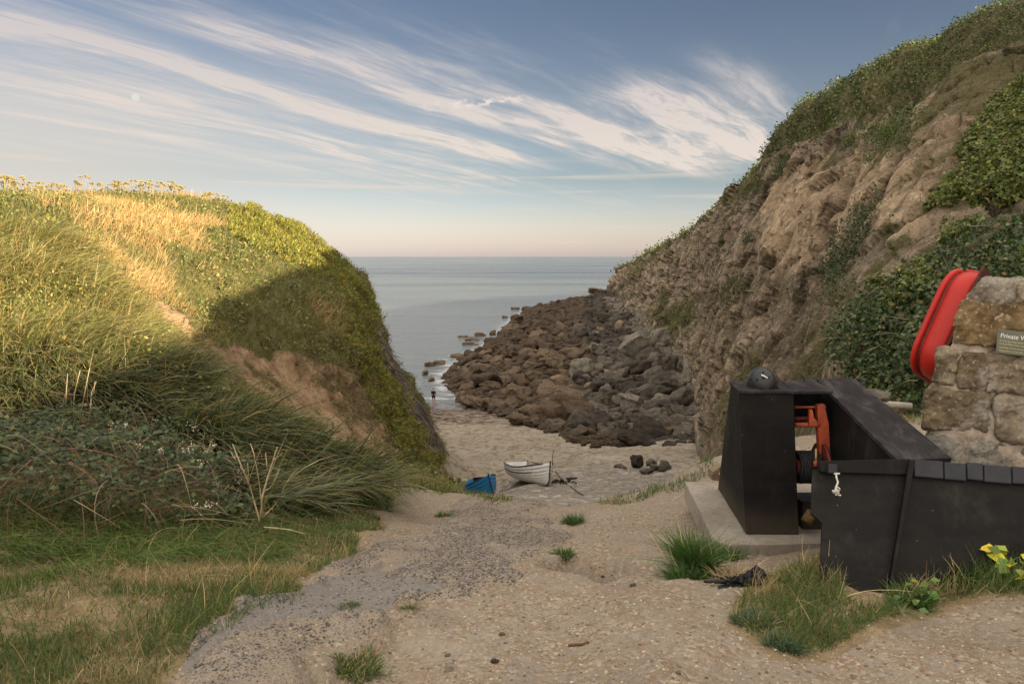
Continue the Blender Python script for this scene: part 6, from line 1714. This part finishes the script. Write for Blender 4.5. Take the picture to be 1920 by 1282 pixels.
bright = sstep(fbm(P[:, 0] * .12, P[:, 1] * .12, P[:, 2] * .12, 3, 14), 0.1, 0.6)[:, None]
ti = ti * (1 + 0.5 * bright)
C1 = leaves(P, vr.normal(size=(n, 3)) + np.array((-0.2, -0.1, 0.4)), unit(N + 0.8 * vr.normal(size=(n, 3))), s_, 0.6, ti)
stuff('cliff_top_heath', [C1], M_LEAF, 'dark green heath and fern covering the top of the right cliff')
# thin grass hanging on the face
vegf = np.clip(CVEG, 0, 1) * rockm * cin
P, N, (ci, cj) = scatter(CG, sstep(vegf + 0.25 * cpat2, 0.15, 0.55) * 200000 / cy ** 2, 120000, 32)
n = len(P); s_ = np.clip(P[:, 1] * 0.0034, 0.08, 0.8) * vr.uniform(0.6, 1.4, n)
N = np.where(((N * np.array((-0.8, -0.3, 0.5))).sum(1) < 0)[:, None], -N, N)
gm = sstep(fbm(P[:, 0] * .14, P[:, 1] * .14, P[:, 2] * .14, 3, 15) + 0.3 * vr.normal(size=n), -0.1, 0.5)[:, None]
ti = tints(n, [(0.115, 0.098, 0.050), (0.15, 0.125, 0.068), (0.08, 0.070, 0.037)], [3, 2, 2]) * (1 - gm) + tints(n, [(0.060, 0.068, 0.026), (0.085, 0.085, 0.034), (0.042, 0.050, 0.020)], [3, 2, 2]) * gm
stuff('cliff_grass', [blades(P, unit(N * 0.7 + np.array((-0.1, -0.1, 0.2)) + 0.5 * vr.normal(size=(n, 3))), s_, s_ * 0.10 + P[:, 1] * 0.0002, unit(np.array((-0.3, -0.2, -1.0)) + 0.4 * vr.normal(size=(n, 3))), vr.uniform(0.5, 1.1, n), 3, ti)], M_GRASS, 'dull brown and green grass hanging on the cliff face')
# ivy and scrub on the nearer slope
Z_IVY = pmask(CPX, CPY, [(1945, 165), (1870, 190), (1815, 260), (1800, 330), (1745, 385), (1715, 450), (1670, 500), (1650, 545), (1700, 565), (1800, 480), (1850, 430), (1945, 400), (2120, 380), (2120, 120)], 30, CG, 0.45) * cin
Z_SCRUB = pmask(CPX, CPY, [(1945, 395), (1850, 430), (1770, 480), (1690, 520), (1640, 560), (1600, 600), (1590, 680), (1610, 730), (1740, 760), (2120, 800), (2120, 380)], 20, CG, 0.35) * cin
lowz = pmask(CPX, CPY, [(1290, 560), (1400, 470), (1560, 560), (1600, 640), (1590, 760), (1360, 860), (1300, 700)], 20, CG, 0.3) * cin
P, N, (ci, cj) = scatter(CG, Z_IVY * sstep(cpat2 + 0.5 * cpat, -0.12, 0.28) * (vv < 5.6) * 420, 150000, 33)
N = np.where(((N * np.array((-0.8, -0.3, 0.5))).sum(1) < 0)[:, None], -N, N)
n = len(P); P = P + N * (vr.rand(n) * 0.3)[:, None]
ti = tints(n, [(0.062, 0.080, 0.018), (0.088, 0.105, 0.022), (0.042, 0.056, 0.017), (0.14, 0.14, 0.036), (0.10, 0.075, 0.03)], [3, 3, 2, 1, .5])
I1 = leaves(P, vr.normal(size=(n, 3)) + np.array((-0.2, -0.2, -0.5)), unit(N + 0.5 * vr.normal(size=(n, 3))), vr.uniform(0.05, 0.13, n), 0.95, ti, 0.08)
stuff('ivy', [I1], M_LEAF, 'bright green ivy spilling down the near end of the right cliff')
P, N, (ci, cj) = scatter(CG, Z_SCRUB * (0.4 + 0.9 * sstep(cpat2, -0.4, 0.3)) * (vv < 5) * 900, None, 34)
N = np.where(((N * np.array((-0.8, -0.3, 0.5))).sum(1) < 0)[:, None], -N, N)
n = len(P); P = P + N * (vr.rand(n) ** 0.6 * (0.25 + 0.45 * sstep(fbm(P[:, 0] * .6, P[:, 1] * .6, P[:, 2] * .6, 3, 16), -0.3, 0.5)))[:, None]
ti = tints(n, [(0.028, 0.046, 0.020), (0.042, 0.064, 0.024), (0.060, 0.085, 0.028), (0.10, 0.075, 0.03), (0.09, 0.10, 0.035)], [3, 3, 2, .5, .8])
I2 = leaves(P, vr.normal(size=(n, 3)) + np.array((-0.2, -0.2, -0.3)), unit(N + 0.7 * vr.normal(size=(n, 3))), vr.uniform(0.05, 0.12, n), 0.8, ti, 0.1)
P, N, (ci, cj) = scatter(CG, (Z_SCRUB * 16 + Z_IVY * 1) * (vv < 5), None, 35); n = len(P)
N = np.where(((N * np.array((-0.8, -0.3, 0.5))).sum(1) < 0)[:, None], -N, N)
P = P + N * (0.15 + 0.45 * vr.rand(n))[:, None]
ti = tints(n, [(0.13, 0.10, 0.07), (0.09, 0.07, 0.05), (0.18, 0.15, 0.11)], [3, 2, 1.5])
I3 = blades(P, unit(vr.normal(size=(n, 3)) * np.array((1, 0.6, 0.5)) + np.array((-0.3, -0.2, 0))), vr.uniform(0.3, 0.9, n), 0.010, unit(vr.normal(size=(n, 3)) + np.array((0, 0, -0.6))), vr.uniform(0.2, 0.8, n), 6, ti)
stuff('scrub', [I2, I3], M_LEAF, 'dark bramble scrub with dry twigs on the slope behind the stone wall')
P, N, (ci, cj) = scatter(CG, lowz * (0.5 + 0.8 * sstep(cpat2, -0.3, 0.4)) * 90, 42000, 36); n = len(P)
N = np.where(((N * np.array((-0.8, -0.3, 0.5))).sum(1) < 0)[:, None], -N, N)
ti = tints(n, [(0.13, 0.110, 0.060), (0.17, 0.14, 0.08), (0.085, 0.078, 0.040), (0.065, 0.070, 0.028)], [3, 2, 2, 3])
stuff('slope_grass', [blades(P, unit(N + np.array((0, 0, .3)) + 0.5 * vr.normal(size=(n, 3))), vr.uniform(0.14, 0.34, n), 0.022, unit(np.array((-0.4, -0.2, -0.8)) + 0.4 * vr.normal(size=(n, 3))), vr.uniform(0.3, 1.0, n), 3, ti)], M_GRASS, 'dry brownish grass on the lower slope of the right cliff')

# ---- separate shrubs on the cliff, each a thing
def shrub(poly, label, cols, size=0.13, lift=0.7, dens=80, name='shrub', seed=1):
    m = pmask(CPX, CPY, poly, 6, CG, 0.4) * (CG[..., 1] > 10)
    if m.sum() < 4: return
    P, N, _ = scatter(CG, m * dens * 2.0, None, 700 + seed)
    N = np.where(((N * np.array((-0.8, -0.3, 0.5))).sum(1) < 0)[:, None], -N, N)
    n = len(P); base = P.mean(0)
    out = lift * (0.3 + 0.7 * sstep(fbm(P[:, 0] * .5 + seed, P[:, 1] * .5, P[:, 2] * .5, 3, 17), -0.5, 0.5))
    P = P + N * (out * vr.rand(n) ** 0.5)[:, None] + np.array((0, 0, 0.25)) * out[:, None]
    ti = tints(n, cols, [3, 2, 2])
    v, f, a = leaves(P, vr.normal(size=(n, 3)), unit(N + 0.8 * vr.normal(size=(n, 3))), vr.uniform(0.45, 1.1, n) * size * 0.65, 0.7, ti)
    o = obj(name, mesh_np(name, v - base, f, False, a), M_LEAF, None, label, 'shrub', 'shrubs clinging to the cliff face'); o.location = base
DG = [(0.022, 0.034, 0.015), (0.034, 0.050, 0.018), (0.048, 0.062, 0.022)]; BG = [(0.052, 0.075, 0.017), (0.075, 0.100, 0.021), (0.036, 0.053, 0.015)]; OG = [(0.060, 0.068, 0.026), (0.085, 0.088, 0.032), (0.045, 0.050, 0.02)]
shrub([(1548, 520), (1590, 450), (1640, 400), (1672, 388), (1670, 420), (1630, 480), (1600, 520), (1565, 540)], 'long dark gorse streak running down a gully in the middle of the cliff', DG, 0.16, 0.8, 60, seed=1)
shrub([(1596, 290), (1612, 265), (1640, 245), (1662, 240), (1655, 280), (1640, 300), (1632, 318), (1620, 298)], 'bright green bush hanging just below the turf edge, upper of two', BG, 0.17, 0.9, 60, seed=2)
shrub([(1660, 285), (1685, 255), (1715, 225), (1745, 215), (1735, 255), (1700, 290), (1672, 302)], 'bright green bush below the turf edge, beside a tan rock column', BG, 0.16, 0.9, 60, seed=3)
shrub([(1448, 330), (1470, 312), (1490, 305), (1492, 322), (1470, 342), (1452, 345)], 'dark bush on the rock near the upper left edge of the cliff', DG, 0.2, 0.8, 50, seed=4)
shrub([(1394, 452), (1405, 440), (1418, 440), (1420, 456), (1408, 464), (1396, 462)], 'small round dark bush alone on the bare rock face', DG, 0.2, 0.8, 50, seed=5)
shrub([(1396, 352), (1420, 330), (1440, 338), (1428, 362), (1405, 372)], 'dull green bush at the skyline notch of the cliff', OG, 0.24, 0.8, 50, seed=6)
shrub([(1555, 560), (1590, 520), (1620, 530), (1600, 565), (1570, 580)], 'olive scrub patch below the long dark gorse streak', OG, 0.14, 0.5, 60, seed=7)
shrub([(1225, 622), (1262, 590), (1300, 560), (1308, 575), (1280, 610), (1250, 640), (1232, 648)], 'olive green grassy tongue above the lichened boulders', [(0.085, 0.095, 0.028), (0.11, 0.115, 0.036), (0.06, 0.068, 0.024)], 0.34, 0.7, 22, seed=8)
shrub([(1340, 560), (1372, 530), (1400, 520), (1405, 540), (1370, 570), (1345, 580)], 'olive ledge of scrub halfway down the far cliff', OG, 0.25, 0.6, 30, seed=9)
shrub([(1740, 15), (1790, 70), (1720, 90), (1690, 100)], 'fern clump on the skyline', DG, 0.2, 0.8, 40, seed=10) if False else None

# ================================================================== small plants and litter in the foreground
def gz_at(x, y):
    i = int(np.clip(np.searchsorted(ys, y), 1, len(ys) - 1)); a = x / (ys[i] + 6.0); j = int(np.clip(np.searchsorted(aa, a), 1, len(aa) - 1))
    return float(G[i, j, 2])
def gfoot(px, py):
    """point of the built ground seen at a photo pixel"""
    d = (LPX - px) ** 2 + (LPY - py) ** 2 + np.where((GY < 2) | (GY > 12), 1e9, 0)
    return G.reshape(-1, 3)[np.argmin(d)].copy()
def tuft(px, py, rad, Lm, cnt, cols, wts, label, wide=0.0045, name='grass_tuft', cat='grass tuft', flat=0.0, seeds=0, group='tufts growing on bare ground', upright=0.0):
    b = gfoot(px, py); r = np.random.RandomState(int(px * 7 + py))
    q = r.rand(cnt) * 6.28; rr = rad * np.sqrt(r.rand(cnt)) * (0.75 + 0.5 * vnoise(q * 1.6, px * 0.1, 0, 5))
    P = np.stack([b[0] + rr * np.cos(q), b[1] + rr * np.sin(q), np.zeros(cnt)], 1)
    P[:, 2] = [gz_at(p[0], p[1]) - 0.004 for p in P]
    outw = np.stack([np.cos(q), np.sin(q), np.full(cnt, -0.25)], 1)
    q2 = r.rand(cnt) < 0.45; outw = np.where(q2[:, None], unit(r.normal(size=(cnt, 3)) * np.array((1, 1, 0.3))), outw)
    up = unit(outw * (rr / rad)[:, None] * (0.55 - 0.3 * upright) + np.array((0, 0, 0.9 - flat + upright)) + 0.33 * r.normal(size=(cnt, 3)))
    v, f, a = blades(P, up, Lm * r.uniform(0.45, 1.1, cnt), wide * r.uniform(0.7, 1.3, cnt), unit(outw + 0.4 * r.normal(size=(cnt, 3))), r.uniform(0.2, 0.9, cnt), 4, tints(cnt, cols, wts, r=r))
    root = empty(name, b, label, cat, group)
    obj('leaves', mesh_np('leaves', v - b, f, False, a), M_STRAP, root)
    if seeds:
        P2 = np.repeat(b[None], seeds, 0) + r.normal(size=(seeds, 3)) * np.array((rad * .5, rad * .5, 0)); 
        v, f, a = blades(P2, unit(np.array((-0.1, 0, 1.0)) + 0.25 * r.normal(size=(seeds, 3))), Lm * r.uniform(1.1, 1.7, seeds), 0.0035, unit(r.normal(size=(seeds, 3))), 0.3, 4, tints(seeds, [(0.36, 0.28, 0.14)], [1], r=r))
        obj('dry_stems', mesh_np('dry_stems', v - b, f, False, a), M_DRY, root)
GR = [(0.045, 0.085, 0.020), (0.062, 0.108, 0.026), (0.032, 0.062, 0.018)]; GD = GR + [(0.27, 0.20, 0.10)]
tuft(1297, 1072, 0.115, 0.24, 1200, GR, [3, 2, 2], 'big lush green grass clump at the corner of the concrete plinth', 0.0065, seeds=12, upright=0.5)
tuft(1285, 1082, 0.10, 0.11, 500, GR, [3, 2, 2], 'low green fringe in front of the lush clump', 0.006)
tuft(1370, 1045, 0.12, 0.10, 500, GD, [2, 2, 2, 1], 'short dull grass under the front edge of the concrete plinth', 0.004)
tuft(1075, 980, 0.10, 0.09, 420, GR, [3, 2, 2], 'small green tuft on the far right edge of the tarmac', 0.005)
tuft(1060, 1040, 0.07, 0.07, 240, GD, [3, 2, 2, 1], 'tiny tuft on the broken tarmac edge beside the hollow', 0.004)
tuft(1190, 965, 0.08, 0.07, 240, GD, [3, 2, 2, 1], 'small tuft on the bare earth between tarmac and plinth', 0.005)
tuft(672, 1258, 0.12, 0.055, 1300, GD, [3, 2, 2, 3], 'worn tuft below the step of broken tarmac, nearest the camera', 0.003)
tuft(655, 1136, 0.06, 0.03, 260, GD, [3, 2, 2, 1], 'flat scrap of grass on the middle of the tarmac', 0.003, flat=0.3)
tuft(770, 1140, 0.05, 0.04, 160, GD, [2, 2, 2, 2], 'scrap of grass at the end of the tarmac step', 0.003, flat=0.2)
tuft(830, 968, 0.08, 0.08, 300, GD, [2, 2, 2, 2], 'straw tinged tuft on the left tarmac edge near the brow', 0.005)
tuft(705, 950, 0.20, 0.22, 900, [(0.065, 0.11, 0.028), (0.10, 0.13, 0.04), (0.045, 0.075, 0.024), (0.22, 0.18, 0.08)], [3, 2, 2, 1], 'weedy bright green clump at the seaward end of the strap leaf bank', 0.009, seeds=12)
tuft(1410, 1165, 0.08, 0.06, 520, [(0.055, 0.085, 0.045), (0.075, 0.105, 0.06), (0.045, 0.07, 0.035)], [2, 2, 2], 'grey green tuft at the left end of the grassy patch by the black panel', 0.005)
tuft(1475, 1215, 0.09, 0.06, 560, [(0.055, 0.085, 0.045), (0.075, 0.105, 0.06), (0.045, 0.07, 0.035)], [2, 2, 2], 'grey green tuft at the front of the grassy patch by the black panel', 0.005)
tuft(1720, 1130, 0.11, 0.11, 520, GR, [3, 2, 2], 'loose green tuft against the corner of the black panels', 0.006, seeds=10)
tuft(1800, 1085, 0.14, 0.13, 520, GR, [3, 2, 2], 'green tuft against the wide black panel', 0.006, seeds=8)
tuft(1378, 1088, 0.10, 0.14, 120, [(0.33, 0.25, 0.13), (0.26, 0.19, 0.09), (0.18, 0.14, 0.06)], [2, 2, 1], 'dry straw coloured bents beside the black rag', 0.0035)
tuft(1690, 790, 0.4, 0.14, 700, GD, [2, 2, 2, 2], 'rough grass behind the sloping lid', 0.01) if False else None
def herb(px, py, cnt, size, cols, wts, label, spread=0.10, hgt=0.10, seed=0):
    b = gfoot(px, py); r = np.random.RandomState(seed + 40)
    q = r.rand(cnt) * 6.28; rr = spread * np.sqrt(r.rand(cnt))
    P = b + np.stack([rr * np.cos(q), rr * np.sin(q), hgt * r.uniform(0.15, 1.0, cnt)], 1)
    d = np.stack([np.cos(q), np.sin(q), r.normal(size=cnt) * 0.3], 1)
    root = empty('broad_leaved_plant', b, label, 'plant', 'broad leaved plants by the black panels')
    v, f, a = leaves(P - b, d, unit(np.array((-0.1, -0.6, 0.7)) + 0.35 * r.normal(size=(cnt, 3))), size * r.uniform(0.6, 1.2, cnt), 0.75, tints(cnt, cols, wts, r=r), 0.08)
    obj('leaves', mesh_np('leaves', v, f, False, a), M_LEAF, root)
    st = blades(np.repeat(np.zeros((1, 3)), cnt, 0) + np.stack([0.3 * rr * np.cos(q), 0.3 * rr * np.sin(q), np.zeros(cnt)], 1), unit(P - b + 1e-4), np.linalg.norm(P - b, axis=1), 0.005, unit(r.normal(size=(cnt, 3))), 0.05, 2, tints(cnt, [(0.10, 0.12, 0.04)], [1], r=r))
    obj('stalks', mesh_np('stalks', st[0], st[1], False, st[2]), M_DRY, root)
herb(1905, 1085, 34, 0.085, [(0.10, 0.16, 0.03), (0.40, 0.33, 0.03), (0.18, 0.22, 0.035)], [2, 2, 2], 'yellowing broad leaved plant in front of the wide black panel', 0.11, 0.17, 1)
herb(1715, 1120, 16, 0.06, [(0.08, 0.14, 0.03), (0.42, 0.33, 0.03), (0.10, 0.13, 0.035)], [3, 0.5, 2], 'green plant with one or two yellow leaves by the panel corner', 0.09, 0.12, 2)
herb(1690, 1145, 14, 0.05, [(0.07, 0.12, 0.03), (0.10, 0.14, 0.04), (0.06, 0.09, 0.03)], [3, 2, 2], 'low green rosette at the foot of the corner post', 0.08, 0.05, 3)

# black rag, twig and loose stones
def rag():
    b = gfoot(1400, 1094); n = 44
    s, t = np.meshgrid(np.linspace(-1, 1, n), np.linspace(-1, 1, n), indexing='ij')
    th = fbm(s * 2.2, t * 2.2, 0, 4, 301)
    X = 0.13 * s * (1 + 0.3 * th) + 0.02 * fbm(s * 6, t * 6, 3, 3, 302); Yv = 0.07 * t * (1 + 0.4 * th) + 0.02 * fbm(s * 6, t * 6, 5, 3, 303)
    Z = np.maximum(0.0, (0.022 + 0.030 * th + 0.018 * ridged(s * 3.5, t * 3.5, 0, 3, 304)) * sstep(1.05 - np.sqrt(s * s + t * t), 0, 0.5)) + 0.004
    V = np.stack([X, Yv, Z], -1).reshape(-1, 3)
    M = simple_mat('black_rag', (0.010, 0.010, 0.012), 0.6, 0.3, 30, 0.4, 0.5, 0.004)
    o = obj('rag', mesh_np('rag', V, grid_faces(n, n), True), M, None, 'crumpled black rag lying on the bare earth in front of the plinth', 'rag')
    o.location = b
    tl = np.array([(-0.10, 0, 0.012), (-0.15, -0.01, 0.016), (-0.19, 0.0, 0.010), (-0.23, 0.008, 0.008)])
    tube('trailing_end', tl, [0.016, 0.012, 0.010, 0.006], M, o, 6)
rag()
def lay(name, P_, r_, mat, label, cat):
    P_ = [gfoot(*p) + (0, 0, r_) for p in P_]
    tube(name, P_, r_, mat, None, 7, label=label, cat=cat)
M_TWIG = simple_mat('twig', (0.12, 0.065, 0.035), 0.85, 0.1, 30, 0.4)
lay('twig', [(1064, 1212), (1075, 1211), (1090, 1209), (1102, 1207)], 0.006, M_TWIG, 'short brown twig lying on the bare sandy ground', 'twig')
for i, (px, py, w, lab) in enumerate([(930, 1242, 0.030, 'dark pebble on the gravel nearest the camera'), (1187, 1099, 0.026, 'dark pebble on the bare earth beside the hollow'), (1130, 1082, 0.020, 'small black pebble in the hollow right of the tarmac'), (846, 1256, 0.034, 'grey pebble by the grass below the tarmac step'), (944, 1192, 0.026, 'dark pebble between the tarmac step and the twig'),
                                      (1273, 1262, 0.02, 'reddish pebble on the bare ground near the camera'), (838, 1226, 0.022, 'bluish grey pebble in the eroded gully')]):
    V, F = rock_shape(800 + i, 6, 4); c = gfoot(px, py)
    o = obj('pebble', mesh_np('pebble', V * np.array((w, w * .8, w * .55)) * 0.6, F, True), [M_RDARK, M_RDARK, M_RDARK, M_RGREY, M_RDARK, M_RTAN, M_RGREY][i], None, lab, 'pebble', 'loose pebbles on the bare ground'); o.location = c + (0, 0, w * 0.12)
# gravel strewn on the bare ground
P, N, _ = scatter(G, inview * flat * (GY < 9) * (GY > 2) * (1 - np.maximum(lawn_px, post_px)) * (1 - 0.75 * (tarf > .5)) * np.interp(GY, [2, 4, 9], [2600, 1900, 500]) * (0.4 + 1.1 * sstep(patchL, -0.1, 0.5)) * ((GX > -2.6) & (GX < 3.2)), None, 41)
n = len(P); Vu, Fu = rcube(2, 2.4)
s_ = (0.0016 + 0.0060 * vr.rand(n) ** 5)[:, None, None]
V = P[:, None] + Vu[None] * s_ * (1 + 0.35 * vr.normal(size=(n, len(Vu), 1)) * 0.5) * np.array((1.2, 1.0, 0.7))
F = (np.arange(n)[:, None, None] * len(Vu) + Fu[None]).reshape(-1, 4)
ti = tints(n, [(0.30, 0.22, 0.14), (0.40, 0.32, 0.23), (0.21, 0.13, 0.085), (0.16, 0.145, 0.135), (0.42, 0.36, 0.29)], [3, 3, 2, 0.8, 0.7])
obj('gravel', mesh_np('gravel', V.reshape(-1, 3), F, True, {'tint': np.repeat(ti, len(Vu), 0)}), leaf_mat('gravel_stone', 0.0, 0.9, 0.2, 0.8), None, 'loose gravel and grit strewn over the sandy ground', None, None, 'stuff')
# coarse dark chippings standing proud of the worn tarmac
chn = fbm(GXf * 2.6, GYf * 2.6, 0, 4, 181); chf = fbm(GXf * 9, GYf * 9, 0, 3, 183)
P, N, _ = scatter(G, inview * (tarf > 0.5) * (GY < 11) * (1 - 0.85 * plain) * sstep(chn + 0.6 * chf, -0.5, 0.5) * np.interp(GY, [2, 4, 7, 11], [8000, 6500, 3200, 1500]), None, 42)
n = len(P); s_ = ((0.0028 + 0.0042 * vr.rand(n) ** 2) * np.interp(P[:, 1], [2, 5, 10], [1, 1.1, 1.5]))[:, None, None]
V = P[:, None] + Vu[None] * s_ * (1 + 0.22 * vr.normal(size=(n, len(Vu), 1))) * np.array((1.15, 1.0, 0.6))
F = (np.arange(n)[:, None, None] * len(Vu) + Fu[None]).reshape(-1, 4)
ti = tints(n, [(0.092, 0.083, 0.074), (0.135, 0.122, 0.108), (0.065, 0.058, 0.052), (0.19, 0.168, 0.142), (0.26, 0.215, 0.165)], [3, 3, 1.3, 2.2, 2.2])
obj('chippings', mesh_np('chippings', V.reshape(-1, 3), F, False, {'tint': np.repeat(ti, len(Vu), 0)}), leaf_mat('chipping_stone', 0.0, 0.85, 0.25, 0.9), None, 'dark grey stone chippings exposed in the worn tarmac', None, None, 'stuff')
# pale kerb stones and driftwood on the ground behind the lid
for i, (pa, pb, rr, lab, nm, cat) in enumerate([((1652, 757), (1708, 761), 0.05, 'pale weathered beam lying in the grass behind the sloping lid', 'beam', 'timber')]):
    Y = 10.6
    tube(nm, [at(*pa, Y), at(*pb, Y)], rr, simple_mat('pale_beam', (0.33, 0.30, 0.25), 0.9, 0.1, 9), None, 8, label=lab, cat=cat)
V, F = rock_shape(820, 8, 7); o = obj('boulder', mesh_np('boulder', V * np.array((0.17, 0.13, 0.10)), F, True), M_RGREY, None, 'pale stone beside the weathered beam behind the lid', 'stone'); o.location = at(1648, 742, 10.4)
for i, (pp, lab) in enumerate([([(1330, 878), (1346, 866)], 'grey broken plank end leaning behind the narrow black box'), ([(1328, 882), (1344, 884)], 'short plank lying behind the narrow black box')]):
    a, b = at(*pp[0], 6.5), at(*pp[1], 6.5)
    slab('plank', [a, b, b + (0, 0, -0.05), a + (0, 0, -0.05)], 0.12, simple_mat('plank_wood', (0.20, 0.15, 0.10), 0.85, 0.1, 9), None, 0.004, label=lab, cat='plank')
